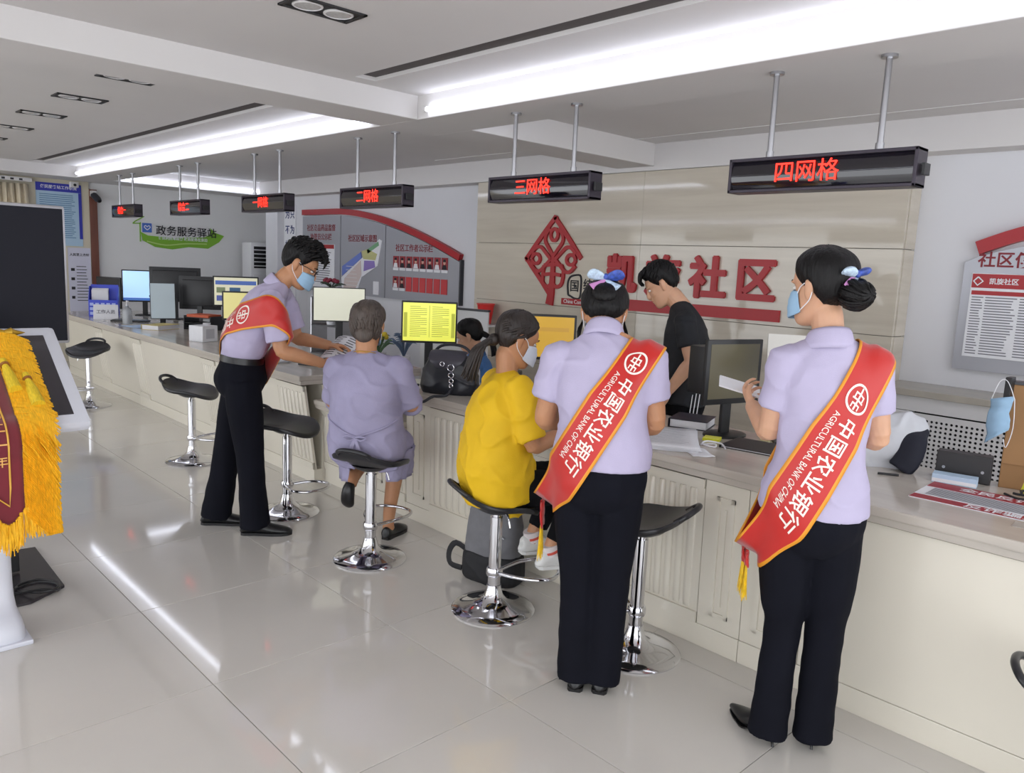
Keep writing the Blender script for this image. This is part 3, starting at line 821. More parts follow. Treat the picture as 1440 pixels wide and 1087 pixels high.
# ================================================================== STOOLS
SEATB = mat('stool_black', (36, 36, 40), 0.35, var=0.05, scale=20)
def make_stool(rot, label, x, y, zseat=0.56, foot=0.0):
    t = thing('bar_stool', label, 'stool', (x, y, 0), 0, 'black bar stools with chrome trumpet bases')
    MB().lathe([(0.001, 0.0), (0.198, 0.0), (0.200, 0.006), (0.192, 0.014), (0.15, 0.024), (0.10, 0.036), (0.065, 0.052), (0.045, 0.075), (0.036, 0.11), (0.034, 0.125), (0.001, 0.125)], (0, 0, 0), 48).build('base', CHROME, t, True)
    p = MB()
    p.cyl((0, 0, 0.12), (0, 0, zseat - 0.07), 0.0295, n=24)
    p.cyl((0, 0, zseat - 0.09), (0, 0, zseat - 0.015), 0.022, n=20)
    p.lathe([(0.036, 0), (0.040, 0.01), (0.040, 0.03), (0.036, 0.04)], (0, 0, 0.17), 24)
    p.build('pole', CHROME, t, True)
    R = RZ(rot + foot)
    ring = [(0.03, 0.03, 0.19), (0.10, 0.11, 0.205), (0.13, 0.20, 0.21), (0.10, 0.275, 0.21), (0.0, 0.305, 0.21), (-0.10, 0.275, 0.21), (-0.13, 0.20, 0.21), (-0.10, 0.11, 0.205), (-0.03, 0.03, 0.19)]
    MB().tube(ring, 0.009, 10, 5, R).build('footrest', CHROME, t, True)
    R = RZ(rot)
    MB().tube([(0.0, 0.02, zseat - 0.03), (0.07, 0.03, zseat - 0.05), (0.09, 0.035, zseat - 0.10)], 0.005, 8, 4, R).build('lever', CHROME, t, True)
    MB().lathe([(0.001, -0.045), (0.06, -0.045), (0.09, -0.03), (0.11, -0.012), (0.001, -0.012)], (0, 0, zseat), 28).build('seat_plate', SEATB, t, True)
    # saddle seat: rear lip up (local -y), front edge rolling down (local +y)
    def srf(r, a, off):
        ca, sa = math.cos(a), math.sin(a)
        rx, ry = 0.195, (0.185 if sa > 0 else 0.195)
        x = math.copysign(abs(ca) ** 0.85, ca) * rx * r; y = math.copysign(abs(sa) ** 0.85, sa) * ry * r
        z = zseat
        if y < 0: z += 0.075 * (abs(y) / 0.195) ** 2.4
        else: z -= 0.045 * (y / 0.185) ** 2.2
        z += 0.018 * (x / 0.195) ** 2 - 0.010 * (1 - r * r)
        return V(x, y, z + off)
    nr, na = 12, 40
    mb = MB()
    top = [[srf(i / nr, 2 * math.pi * j / na, 0.012) for j in range(na)] for i in range(1, nr + 1)]
    rim = [[srf(1.03, 2 * math.pi * j / na, 0.002) for j in range(na)], [srf(1.0, 2 * math.pi * j / na, -0.014) for j in range(na)]]
    bot = [[srf(i / nr, 2 * math.pi * j / na, -0.014) for j in range(na)] for i in range(nr - 1, 0, -1)]
    rows = top + rim + bot
    vs = [p for r_ in rows for p in r_]
    fs = [(i * na + j, i * na + (j + 1) % na, (i + 1) * na + (j + 1) % na, (i + 1) * na + j) for i in range(len(rows) - 1) for j in range(na)]
    fs += [tuple(range(na)), tuple(range((len(rows) - 1) * na, len(rows) * na))]
    mb.add([R @ p for p in vs], fs)
    seat = mb.build('seat', SEATB, t, True, angle=60)
    loop = [(0.095, -0.160, zseat + 0.055), (0.085, -0.200, zseat + 0.085), (0.045, -0.222, zseat + 0.102), (0.0, -0.228, zseat + 0.106), (-0.045, -0.222, zseat + 0.102), (-0.085, -0.200, zseat + 0.085), (-0.095, -0.160, zseat + 0.055)]
    MB().tube(loop, 0.012, 10, 4, R).build('handle', SEATB, seat, True)
    return t
def hd(dx, dy): return math.atan2(dy, dx) - math.pi / 2     # rotation that turns local +y to (dx, dy)
make_stool(hd(0.75, 0.65), 'empty black bar stool beside the leaning counter, handle showing behind trousers', -6.02, 2.34, 0.56)
make_stool(hd(0.85, 0.5), 'empty black bar stool between the man and the elderly visitor', -4.46, 2.33, 0.57, foot=-0.3)
make_stool(hd(-0.45, 0.9), 'black bar stool under the visitor in purple', -3.48, 2.31, 0.55)
make_stool(hd(0.40, 0.92), 'black bar stool under the visitor in yellow', -2.59, 2.42, 0.53, foot=-0.4)
make_stool(hd(-0.85, -0.3), 'empty black bar stool by the fluted counter front behind dark trousers', -1.90, 2.62, 0.58)
make_stool(hd(0.75, -0.6), 'empty black bar stool at the counter beyond the touch kiosk', -8.75, 2.36, 0.57)
make_stool(hd(1.0, 0.15), 'black bar stool whose handle sticks out before the plain counter', -0.285, 2.60, 0.455)

# ================================================================== KIOSK, PENNANT, DISPLAY PANEL
KW = mat('kiosk_white', (214, 216, 226), 0.3)
GLASSB = mat('dark_glass', (44, 40, 48), 0.12, coat=0.4)
ki = thing('touch_kiosk', 'white touchscreen kiosk with sloping screen', 'kiosk', (-3.62, 0.60, 0))
# slab runs from (x -3.87, z 1.277) to (x -3.35, z .943)
sl = V(0.52, 0, -0.334); L = sl.length; ex = sl.normalized(); ez = V(-ex.z, 0, ex.x) if ex.x > 0 else V(0, 0, 1)
ez = V(0, 1, 0).cross(ex) * -1
if ez.z < 0: ez = -ez
Ms = Matrix(((ex.x, 0, ez.x, -0.25), (0, 1, 0, 0.0), (ex.z, 0, ez.z, 1.277), (0, 0, 0, 1)))
mb = MB().bbox(0.0, L, -0.31, 0.31, -0.055, 0.0, 0.022, Ms)
mb.build('screen_housing', KW, ki, True)
MB().bbox(0.065, L - 0.05, -0.255, 0.255, -0.001, 0.0025, 0.001, Ms).build('screen', GLASSB, ki)
MB().loft([(-0.06, 0, 0.0), (-0.06, 0, 0.03), (-0.10, 0, 0.16), (-0.12, 0, 0.5), (-0.05, 0, 1.0), (0.0, 0, 1.09)], [(0.15, 0.09), (0.15, 0.09), (0.095, 0.07), (0.085, 0.075), (0.08, 0.085), (0.09, 0.12)], (0, 1, 0), 24, 4, True, 4.0).build('pedestal', KW, ki, True)
MB().bbox(-0.24, 0.11, -0.10, 0.10, 0.0, 0.02, 0.006).build('foot_plate', KW, ki)

# pennant: lies on the slope, then hangs over its lower edge
def pen_point(s, y):
    """s metres down the cloth from its top rod; returns point and outward normal (world)"""
    a = 0.50
    yy = y
    if s < a:
        p = V(-3.87, 0, 1.277) + ex * (s + 0.07) + ez * (0.012 + 0.004 * math.sin(9 * y + 8 * s))
        n = ez
    elif s < a + 0.14:
        f = (s - a) / 0.14
        p0 = V(-3.87, 0, 1.277) + ex * (a + 0.07) + ez * 0.012
        ang = f * math.pi / 2
        p = p0 + V(0.075 * math.sin(ang) + 0.01, 0, -0.085 * (1 - math.cos(ang)) - 0.025 * f)
        n = (ez * (1 - f) + V(1, 0, 0) * f).normalized()
    else:
        p0 = V(-3.87, 0, 1.277) + ex * (a + 0.07) + ez * 0.012 + V(0.085, 0, -0.11)
        p = p0 + V(0.018 * math.sin(14 * y + 2 * s) + 0.006 * math.sin(31 * y), 0, -(s - a - 0.14))
        n = V(1, 0, 0)
    return V(p.x, yy, p.z), n
pn = thing('pennant', 'dark red velvet pennant with golden fringe draped over the kiosk', 'pennant', (0, 0, 0))
VELV = mat('red_velvet', (112, 16, 34), 0.8, sheen=0.6, var=0.12, scale=9)
GOLD = mat('golden_fringe', (236, 178, 24), 0.7, var=0.18, scale=40, stretch=(1, 6, 1))
YR = 0.655; YL = 0.10; S_END = 0.87
def bottom(y): return S_END + 0.06 * math.sin((y - YL) / (YR - YL) * math.pi * 5)
P = []
for i in range(33):
    y = YL + (YR - YL) * i / 32
    P.append([pen_point(bottom(y) * j / 36, y)[0] + pen_point(bottom(y) * j / 36, y)[1] * 0.004 for j in range(37)])
o = MB().grid(P).build('cloth', VELV, pn, True)
md = o.modifiers.new('thickness', 'SOLIDIFY'); md.thickness = 0.004; md.offset = 0
br = MB()
path = [(s / 20 * (S_END - 0.09), YR - 0.045) for s in range(21)]
for (s, y) in [(S_END - 0.02, YR - 0.05), (S_END - 0.09, YR - 0.12), (S_END + 0.0, YR - 0.17), (S_END - 0.08, YR - 0.24), (S_END, YR - 0.3)]:
    path.append((s, y))
br.tube([tuple(pen_point(s, y)[0] + pen_point(s, y)[1] * 0.008) for s, y in path], 0.0035, 6)
br.build('gold_piping', mat('gold_piping', (224, 172, 70), 0.5), pn, True)
q = MB()
def on_pen(s0, y0, size, txt):
    vs, fs = text_geo(txt, size, 0.01, 'CENTER', 0.0)
    q.add([pen_point(s0 - p.y, y0 + p.x)[0] + pen_point(s0 - p.y, y0 + p.x)[1] * 0.0085 for p in vs], fs)
for i, ch in enumerate('心系群众'):
    on_pen(0.30 + 0.15 * i, 0.40, 0.12, ch)
for i, ch in enumerate('二〇二一年'):
    on_pen(0.44 + 0.06 * i, 0.585, 0.045, ch)
q.build('gold_characters', mat('gold_thread', (232, 176, 96), 0.5), pn)
rng = random.Random(3)
def ss_(a, b, x):
    t = min(1, max(0, (x - a) / (b - a))); return t * t * (3 - 2 * t)
fr = MB()
for side in range(2):
    for k in range(760 if side == 0 else 90):
        s = rng.uniform(0.0, S_END + 0.02)
        y = YR if side == 0 else YL
        sg = 1 if side == 0 else -1
        ln = 0.125 + rng.uniform(-0.012, 0.012)
        droop = 0.05 + 0.13 * ss_(0.40, 0.66, s) + rng.uniform(0.0, 0.05)
        pts = []
        for j in range(4):
            f = j / 3
            pp_, nn = pen_point(min(s + droop * f ** 1.4, S_END + 0.09 + rng.uniform(0, 0.02)), y + sg * (ln * f * (0.96 - 0.10 * ss_(0.40, 0.66, s))))
            pts.append(tuple(pp_ + nn * (0.006 + 0.016 * math.sin(f * 2.5) + rng.uniform(0, 0.008))))
        fr.loft(pts, [(0.0055, 0.003), (0.007, 0.004), (0.006, 0.0035), (0.002, 0.002)], (0, 0, 1), 4, 1)
for k in range(300):
    y = rng.uniform(YL, YR + 0.09)
    sb = bottom(min(y, YR)) - 0.01
    ln = rng.uniform(0.09, 0.13)
    pts = []
    for j in range(3):
        f = j / 2
        pp_, nn = pen_point(sb + ln * f, y + rng.uniform(-0.004, 0.004))
        pts.append(tuple(pp_ + nn * (0.008 + rng.uniform(0, 0.01))))
    fr.loft(pts, [(0.006, 0.003), (0.006, 0.003), (0.002, 0.002)], (0, 0, 1), 4, 1)
o = fr.build('fringe', GOLD, pn); o['kind'] = 'stuff'
for k, (s, y) in enumerate(((0.20, 0.665), (0.29, 0.725))):
    a = pen_point(s, y)[0] + ez * 0.03; b = pen_point(s + 0.18, y + 0.01)[0] + ez * 0.03
    tq = MB(); tq.loft([tuple(a), tuple(a.lerp(b, 0.15)), tuple(a.lerp(b, 0.2)), tuple(a.lerp(b, 0.5)), tuple(b)], [0.012, 0.016, 0.011, 0.020, 0.024], tuple(ez), 14)
    to = tq.build('tassel', mat('tassel_yellow', (222, 190, 40), 0.7, var=0.2, scale=50, stretch=(1, 8, 1)), pn, True)
    tb = MB(); m_ = a.lerp(b, 0.17); tb.loft([tuple(a.lerp(b, 0.15)), tuple(a.lerp(b, 0.21))], [0.0165, 0.0165], tuple(ez), 14); tb.build('tassel_band', mat('tassel_band', (150, 96, 40), 0.6), to)
rd = MB(); a = pen_point(0.0, YL)[0] + ez * 0.012; b = pen_point(0.0, YR + 0.02)[0] + ez * 0.012
rd.cyl(tuple(a), tuple(b), 0.010); rd.build('rod', mat('gold_rod', (206, 164, 60), 0.3, metal=0.8), pn, True)
fn = MB()
fn.loft([tuple(b), tuple(b + V(0, 0.02, 0)), tuple(b + V(0, 0.035, 0)), tuple(b + V(0, 0.06, 0)), tuple(b + V(0, 0.075, 0)), tuple(b + V(0, 0.11, 0))], [0.010, 0.018, 0.012, 0.022, 0.012, 0.001], (0, 0, 1), 14)
fn.build('finial', MATS['gold_rod'], pn, True)

# dark display panel on a stand
dp = thing('digital_signboard', 'dark upright display screen on a black floor plate', 'display', (-4.33, 0.76, 0))
MB().bbox(-0.02, 0.02, -0.33, 0.325, 1.15, 1.815, 0.015).build('housing', mat('silver_edge', (186, 186, 192), 0.3, metal=0.6), dp, True)
MB().bbox(0.0205, 0.026, -0.32, 0.312, 1.165, 1.80, 0.003).build('screen', mat('off_screen', (22, 22, 32), 0.45, spec=0.15), dp)
MB().bbox(-0.025, 0.005, -0.06, 0.06, 0.02, 1.16, 0.006).build('post', BLACKP, dp)
MB().prism([(0.40, -0.30), (0.40, 0.02), (0.29, 0.185), (-0.34, 0.20), (-0.40, -0.30)], 0.0, 0.012, 'xy').build('floor_plate', mat('plate_dark', (56, 52, 56), 0.25), dp)
cb = MB().tube([(-3.97, 0.72, 0.05), (-4.0, 0.84, 0.03), (-3.97, 0.90, 0.022), (-4.06, 0.92, 0.022), (-4.16, 0.86, 0.022), (-4.12, 0.76, 0.022), (-3.99, 0.80, 0.030), (-3.96, 0.88, 0.034), (-4.02, 0.91, 0.034), (-4.10, 0.84, 0.034), (-4.06, 0.74, 0.034), (-3.95, 0.70, 0.06)], 0.006, 8, 5).build('power_cable', BLACKP, None, True)
tag(cb, 'coiled black power cable lying on the dark floor plate', 'cable')
# ================================================================== PEOPLE
SKIN = mat('skin', (205, 158, 128), 0.5, var=0.05, scale=14, sub=0.12)
SKIN2 = mat('skin_tan', (186, 134, 98), 0.5, var=0.06, scale=14, sub=0.12)
HAIRM = mat('black_hair', (13, 11, 12), 0.5, var=0.3, scale=30, stretch=(1, 1, 0.15), bump=0.5, bscale=120, spec=0.25)
HAIRB = mat('dark_brown_hair', (36, 27, 23), 0.5, var=0.35, scale=30, stretch=(1, 1, 0.15), bump=0.5, bscale=120)
HAIRG = mat('greying_brown_hair', (74, 64, 58), 0.5, var=0.35, scale=30, stretch=(1, 1, 0.15), bump=0.5, bscale=120)
SHIRT = mat('lavender_shirt', (182, 174, 202), 0.75, var=0.03, scale=10, bump=0.12, bscale=300)
NAVYT = mat('navy_trousers', (15, 16, 25), 0.85, var=0.12, scale=6, spec=0.15)
BLKT = mat('black_trousers', (15, 15, 19), 0.85, var=0.1, scale=6, spec=0.15)
SHOEB = mat('black_leather', (20, 20, 22), 0.35)
MASKB = mat('mask_blue', (150, 184, 212), 0.8); MASKW = mat('mask_pale', (200, 206, 220), 0.8)
SASHR = mat('sash_red', (190, 24, 16), 0.42, sheen=0.3, var=0.06, scale=5); SASHG = mat('sash_gold_edge', (226, 150, 40), 0.5)
SASHT = mat('sash_lettering', (240, 232, 222), 0.6); FRG = mat('sash_fringe', (232, 190, 30), 0.6, var=0.15, scale=60)
EYEW = mat('eye_white', (226, 222, 218), 0.3); IRIS = mat('iris', (40, 28, 22), 0.2); LIPM_ = mat('lips', (186, 112, 102), 0.5)

HEAD = [(-0.117, 0.066, 0.030, 0.020), (-0.108, 0.084, 0.012, 0.036), (-0.090, 0.091, -0.012, 0.048), (-0.065, 0.090, -0.040, 0.057), (-0.040, 0.089, -0.066, 0.063),
        (-0.010, 0.086, -0.086, 0.069), (0.012, 0.083, -0.095, 0.073), (0.032, 0.091, -0.099, 0.075), (0.060, 0.086, -0.099, 0.075), (0.085, 0.067, -0.086, 0.066),
        (0.104, 0.038, -0.060, 0.046), (0.114, 0.010, -0.030, 0.022), (0.117, -0.004, -0.014, 0.006)]
def head_rows(n=28):
    rows = []
    for (z, f, b, w) in catmull(HEAD, 3):
        cy, ry = (f + b) / 2, (f - b) / 2
        row = []
        for j in range(n):
            a = 2 * math.pi * j / n
            ca, sa = math.cos(a), math.sin(a)
            e = 2 / 2.25
            row.append(V(math.copysign(abs(ca) ** e, ca) * w, cy + math.copysign(abs(sa) ** e, sa) * ry, z))
        rows.append(row)
    return rows
def head_geo(mb, M, ears=True):
    rows = head_rows(); n = len(rows[0])
    vs = [M @ p for r in rows for p in r]
    fs = [(i * n + j, i * n + (j + 1) % n, (i + 1) * n + (j + 1) % n, (i + 1) * n + j) for i in range(len(rows) - 1) for j in range(n)]
    fs += [tuple(reversed(range(n))), tuple(range((len(rows) - 1) * n, len(rows) * n))]
    mb.add(vs, fs)
    mb.loft([(0, 0.083, 0.028), (0, 0.092, 0.005), (0, 0.102, -0.016), (0, 0.098, -0.030), (0, 0.086, -0.034)], [0.007, 0.009, 0.012, 0.014, 0.008], (1, 0, 0), 12, 3, M=M)
    for s in (-1, 1):
        mb.ell((s * 0.012, 0.092, -0.027), (0.009, 0.010, 0.007), 10, 6, M)
        mb.ell((s * 0.030, 0.080, 0.030), (0.024, 0.012, 0.006), 12, 6, M)
        mb.ell((s * 0.043, 0.056, -0.018), (0.018, 0.018, 0.016), 12, 8, M)
        if ears:
            mb.loft([(s * 0.072, -0.004, -0.032), (s * 0.079, -0.010, -0.016), (s * 0.084, -0.016, 0.006), (s * 0.083, -0.014, 0.026), (s * 0.076, -0.002, 0.030)],
                    [(0.006, 0.006), (0.008, 0.014), (0.008, 0.018), (0.007, 0.014), (0.005, 0.007)], (0, 1, 0), 12, 3, M=M)
    mb.ell((0, 0.089, -0.054), (0.022, 0.009, 0.0065), 14, 6, M); mb.ell((0, 0.087, -0.066), (0.020, 0.009, 0.0075), 14, 6, M)

_hb = MB(); head_geo(_hb, Matrix.Identity(4), False)
HEAD_BVH = BVHTree.FromPolygons([V(*p) for p in _hb.v], _hb.f)
_hs = head_rows(); _n = len(_hs[0])
HEAD_SMOOTH = BVHTree.FromPolygons([p for r in _hs for p in r], [(i * _n + j, i * _n + (j + 1) % _n, (i + 1) * _n + (j + 1) % _n, (i + 1) * _n + j) for i in range(len(_hs) - 1) for j in range(_n)])
HC = V(0, -0.005, 0.01)
def head_r(d, smooth=True):
    b = HEAD_SMOOTH if smooth else HEAD_BVH
    h = b.ray_cast(HC + d * 0.4, -d)
    return 0.4 - h[3] if h[0] is not None else 0.09
def adir(az, el):
    return V(math.sin(az) * math.cos(el), math.cos(az) * math.cos(el), math.sin(el))
def ss(a, b, x):
    t = min(1, max(0, (x - a) / (b - a))); return t * t * (3 - 2 * t)
def interp(tab, x):
    for (a, b) in zip(tab, tab[1:]):
        if x <= b[0]:
            return a[1] + (b[1] - a[1]) * (x - a[0]) / (b[0] - a[0])
    return tab[-1][1]
HL_SHORT = [(0, 42), (45, 36), (65, 12), (80, -4), (88, 14), (104, 12), (116, -20), (140, -40), (180, -44)]
HL_LONG = [(0, 46), (40, 38), (62, 16), (82, -2), (95, 2), (108, -22), (130, -44), (180, -50)]
def hair_cap(mb, M, line, thick, top=0.0, seed=0.0, flow=0.004, na=72, ne=44, lim=math.radians(-75)):
    """scalp hair: a shell over the skull that dives under the skin below the hairline"""
    P = []
    for i in range(na):
        az = -math.pi + 2 * math.pi * i / na
        L = math.radians(interp(line, abs(math.degrees(az))))
        row = []
        for j in range(ne + 1):
            el = lim + (math.pi / 2 - lim) * j / ne
            d = adir(az, el)
            k = ss(L - 0.10, L + 0.06, el)
            t = thick * (0.3 + 0.7 * ss(L, L + 0.55, el)) + top * max(0, math.sin(el)) ** 2
            t += flow * noise.noise(V(math.sin(az) * 9, math.cos(az) * 9 + seed, el * 2.0)) + 0.5 * flow * noise.noise(V(math.sin(az) * 30, math.cos(az) * 30, el * 3 + seed))
            row.append(M @ (HC + d * (head_r(d) + (t * k - 0.012 * (1 - k)))))
        P.append(row)
    mb.grid(P, True)
def scalp_ok(line, az, el):
    return el > math.radians(interp(line, abs(math.degrees(az)) if abs(az) <= math.pi else 360 - abs(math.degrees(az)))) + 0.12
def lock(mb, M, pts, r0, n=7):
    m = len(pts)
    rr = [r0 * (0.75 if i == 0 else 1.0) * (1 - 0.9 * (i / (m - 1)) ** 2) + 0.0006 for i in range(m)]
    mb.loft([tuple(M @ V(*p)) for p in pts], rr, (0.3, 0.2, 0.9), n, 3)

def head_matrix(c, fwd, up=(0, 0, 1)):
    f = V(*fwd).normalized(); u = V(*up); r = f.cross(u).normalized(); u = r.cross(f)
    return Matrix(((r.x, f.x, u.x, c[0]), (r.y, f.y, u.y, c[1]), (r.z, f.z, u.z, c[2]), (0, 0, 0, 1)))

def hand(mb, W, d, palm, thumb_side, curl=0.5, size=1.0, spread=0.10, thumb_in=0.3):
    """W wrist, d towards the knuckles, palm the way the palm faces, thumb_side roughly where the thumb is"""
    Y = V(*d).normalized(); Z = -V(*palm); Z = (Z - Y * Y.dot(Z)).normalized(); X = Y.cross(Z)
    if X.dot(V(*thumb_side)) < 0: X = -X
    s = size
    def P(x, y, z): return V(*W) + X * (x * s) + Y * (y * s) + Z * (z * s)
    mb.loft([P(0, -0.03, 0), P(0, 0.0, 0), P(0.002, 0.03, 0.001), P(0.001, 0.065, 0.003), P(0, 0.088, 0.001), P(0, 0.096, 0)],
            [(0.026 * s, 0.020 * s), (0.026 * s, 0.018 * s), (0.035 * s, 0.016 * s), (0.040 * s, 0.014 * s), (0.038 * s, 0.012 * s), (0.030 * s, 0.007 * s)], tuple(Z), 14, 2)
    for i, (bx, by, ln) in enumerate(((-0.031, 0.084, 0.058), (-0.0105, 0.090, 0.072), (0.0105, 0.092, 0.078), (0.031, 0.087, 0.070))):
        a = 0.0; x, y, z = bx, by, 0.001
        pts = [P(bx * 0.9, by - 0.02, 0.001), P(x, y, z)]
        for q, fr in enumerate((0.44, 0.32, 0.24)):
            a += curl * (0.75, 1.0, 0.8)[q]
            y += math.cos(a) * ln * fr; z -= math.sin(a) * ln * fr; x += bx * spread * fr * 2
            pts.append(P(x, y, z))
        mb.loft([tuple(p) for p in pts], [0.0085 * s, 0.0088 * s, 0.0080 * s, 0.0072 * s, 0.0052 * s], tuple(X), 9, 2)
    t = thumb_in
    mb.loft([tuple(P(0.018, 0.012, -0.004)), tuple(P(0.040, 0.040, -0.010)), tuple(P(0.050 - 0.02 * t, 0.068, -0.016 - 0.02 * t)), tuple(P(0.046 - 0.045 * t, 0.094, -0.020 - 0.022 * t))],
            [0.014 * s, 0.0115 * s, 0.010 * s, 0.0065 * s], tuple(Z), 10, 2)

def limb(mb, pts, rads, n=14, k=4, fwd=(0, 1, 0)):
    mb.loft([tuple(p) for p in pts], rads, fwd, n, k)

def arm(mb, sh, el, wr, f=1.0):
    sh, el, wr = V(*sh), V(*el), V(*wr)
    limb(mb, [sh, sh.lerp(el, 0.3), sh.lerp(el, 0.7), el, el.lerp(wr, 0.25), el.lerp(wr, 0.6), wr],
         [0.048 * f, 0.048 * f, 0.042 * f, 0.039 * f, 0.040 * f, 0.034 * f, 0.0265 * f], 14, 3, (0.2, 0.3, 0.93))

def folds(amp, sx=9.0, sz=9.0, seed=0.0, hem=None):
    def fn(c, n):
        p = V(c.x * sx + seed, c.y * sx, c.z * sz)
        v = noise.noise(p) + 0.5 * noise.noise(p * 2.3)
        w = 1 - abs(noise.noise(V(c.x * 6 + c.z * 7 + seed, c.y * 6, c.z * 5 - c.x * 4))) * 2.2
        k = 1.0 if hem is None else ss(hem, hem + 0.07, c.z)
        return k * amp * (0.6 * v + 0.7 * max(0, w) ** 3)
    return fn

def cloth(name, mb, m, parent, voxel=0.008, smooth=5, fold=None):
    me = remesh(mb, voxel, smooth)
    if fold: displace(me, fold)
    o = link(name, me, m, parent, True, 180)
    return o

def bvh_of(*objs):
    vs = []; fs = []
    for o in objs:
        k = len(vs)
        vs += [v.co.copy() for v in o.data.vertices]; fs += [tuple(i + k for i in p.vertices) for p in o.data.polygons]
    return BVHTree.FromPolygons(vs, fs)

def collar(parent, c, up, fwd, m, rx=0.066, ry=0.064, hgt=0.036):
    M = head_matrix(c, fwd, up)
    P = []
    n = 40
    for i in range(n + 1):
        a = math.radians(20) + math.radians(320) * i / n     # opening at the throat
        sx, cy = math.sin(a), math.cos(a)
        row = []
        for (r, z) in ((0.0, 0.0), (-0.004, hgt * 0.5), (-0.006, hgt), (0.001, hgt + 0.004), (0.008, hgt - 0.006), (0.014, hgt * 0.35), (0.020, -0.008), (0.024, -0.026)):
            row.append(M @ V(sx * (rx + r), cy * (ry + r), z - 0.018 * cy))
        P.append(row)
    o = MB().grid(P).build('collar', m, parent, True, angle=180)
    md = o.modifiers.new('thickness', 'SOLIDIFY'); md.thickness = 0.002
    return o

def mask(parent, M, m, low=-0.092, high=0.004, wide=62, straps=True):
    P = []
    na, nz = 24, 12
    for i in range(na + 1):
        az = math.radians(-wide + 2 * wide * i / na)
        row = []
        for j in range(nz + 1):
            f = j / nz
            edge = abs(2 * i / na - 1)
            z = (low + 0.022 * edge ** 2) + (high - low - 0.030 * edge ** 2) * f
            d = V(math.sin(az), math.cos(az), 0)
            h = HEAD_SMOOTH.ray_cast(V(0, 0, z) + d * 0.4, -d)
            r = 0.4 - h[3] if h[0] is not None else 0.06
            bulge = 0.020 * math.cos(min(1, edge * 1.1) * math.pi / 2) * math.sin(math.pi * min(1, 0.25 + 0.75 * f)) ** 0.5 + 0.0075
            pleat = 0.0015 * math.sin(f * math.pi * 7) * (1 - edge)
            row.append(M @ (V(0, 0, z) + d * (r + bulge + pleat)))
        P.append(row)
    o = MB().grid(P).build('face_mask', m, parent, True, angle=180)
    md = o.modifiers.new('thickness', 'SOLIDIFY'); md.thickness = 0.0015
    if straps:
        mb = MB()
        for s in (-1, 1):
            e = math.radians(wide)
            lo, hi = P[0 if s < 0 else na][1], P[0 if s < 0 else na][nz - 1]
            mb.tube([tuple(hi), tuple(M @ V(s * 0.078, 0.02, 0.012)), tuple(M @ V(s * 0.086, -0.012, 0.022)), tuple(M @ V(s * 0.084, -0.028, 0.0)), tuple(M @ V(s * 0.078, -0.016, -0.03)), tuple(M @ V(s * 0.073, 0.01, -0.052)), tuple(lo)], 0.0018, 6, 4)
        mb.build('ear_loops', PAPER, o, True)
    return o

def eyes(parent, M, lips=True, brows=True):
    for s in (-1, 1):
        e = MB().ell((s * 0.031, 0.074, 0.009), (0.0135, 0.012, 0.0075), 14, 8, M).build('eye', EYEW, parent, True)
        MB().ell((s * 0.031, 0.0825, 0.009), (0.0062, 0.0045, 0.0062), 12, 8, M).build('iris', IRIS, e, True)
        if brows:
            MB().loft([(s * 0.014, 0.094, 0.030), (s * 0.032, 0.092, 0.036), (s * 0.052, 0.078, 0.032)], [(0.002, 0.002), (0.0028, 0.002), (0.001, 0.001)], (0, 1, 0), 8, 4, M=M).build('eyebrow', HAIRM, parent, True)
    if lips:
        q = MB(); q.ell((0, 0.0905, -0.0545), (0.0215, 0.0085, 0.0055), 14, 6, M); q.ell((0, 0.0885, -0.0655), (0.019, 0.0085, 0.0065), 14, 6, M)
        q.build('lips', LIPM_, parent, True)

def shoe(parent, heel, toe, m, w=0.044, hgt=0.085, heel_lift=0.0, sole=None, pointed=False, name='shoe'):
    """heel and toe are ground points; heel_lift raises the heel"""
    h = V(*heel); t = V(*toe); d = (t - h); L = d.length; d.normalize()
    up = V(0, 0, 1)
    def P(f, z): return tuple(h + d * (L * f) + up * (z + heel_lift * (1 - ss(0.15, 0.62, f))))
    mb = MB()
    mb.loft([P(0.0, 0.042), P(0.04, 0.040), P(0.2, hgt * 0.52), P(0.38, hgt * 0.50), P(0.58, 0.034), P(0.8, 0.026), P(0.95, 0.020), P(1.0, 0.017)],
            [(0.012, 0.022), (w * 0.70, 0.036), (w * 0.80, hgt * 0.50), (w * 0.82, hgt * 0.46), (w, 0.031), (w * (0.62 if pointed else 0.93), 0.023), (w * (0.22 if pointed else 0.6), 0.015), (0.003 if pointed else 0.012, 0.006)], (0, 0, 1), 18, 3)
    o = mb.build(name, m, parent, True, angle=180)
    sb = MB()
    n = 16
    top = []; 
    for i in range(n + 1):
        f = i / n
        wd = interp([(0, 0.5), (0.06, 0.72), (0.3, 0.74), (0.6, 1.0), (0.82, 0.64 if pointed else 0.95), (0.95, 0.25 if pointed else 0.62), (1, 0.05 if pointed else 0.2)], f) * w
        top.append((f, wd))
    side = d.cross(up).normalized()
    th = 0.006 if heel_lift else 0.016
    rows = []
    for (f, wd) in top:
        c = V(*P(f, 0))
        rows.append([c - side * wd, c + side * wd, c + side * wd + up * th, c - side * wd + up * th])
    vs = [p for r in rows for p in r]
    fs = [(i * 4 + a, i * 4 + (a + 1) % 4, (i + 1) * 4 + (a + 1) % 4, (i + 1) * 4 + a) for i in range(n) for a in range(4)] + [(0, 1, 2, 3), (n * 4, n * 4 + 1, n * 4 + 2, n * 4 + 3)]
    sb.add(vs, fs).build('sole', sole or m, o)
    if heel_lift > 0.02:
        MB().loft([tuple(h + d * 0.022), tuple(h + d * 0.028 + up * 0.02), tuple(h + d * 0.03 + up * (heel_lift + 0.012))], [0.005, 0.006, 0.020], (0, 1, 0), 12, 2).build('heel', m, o, True)
    return o

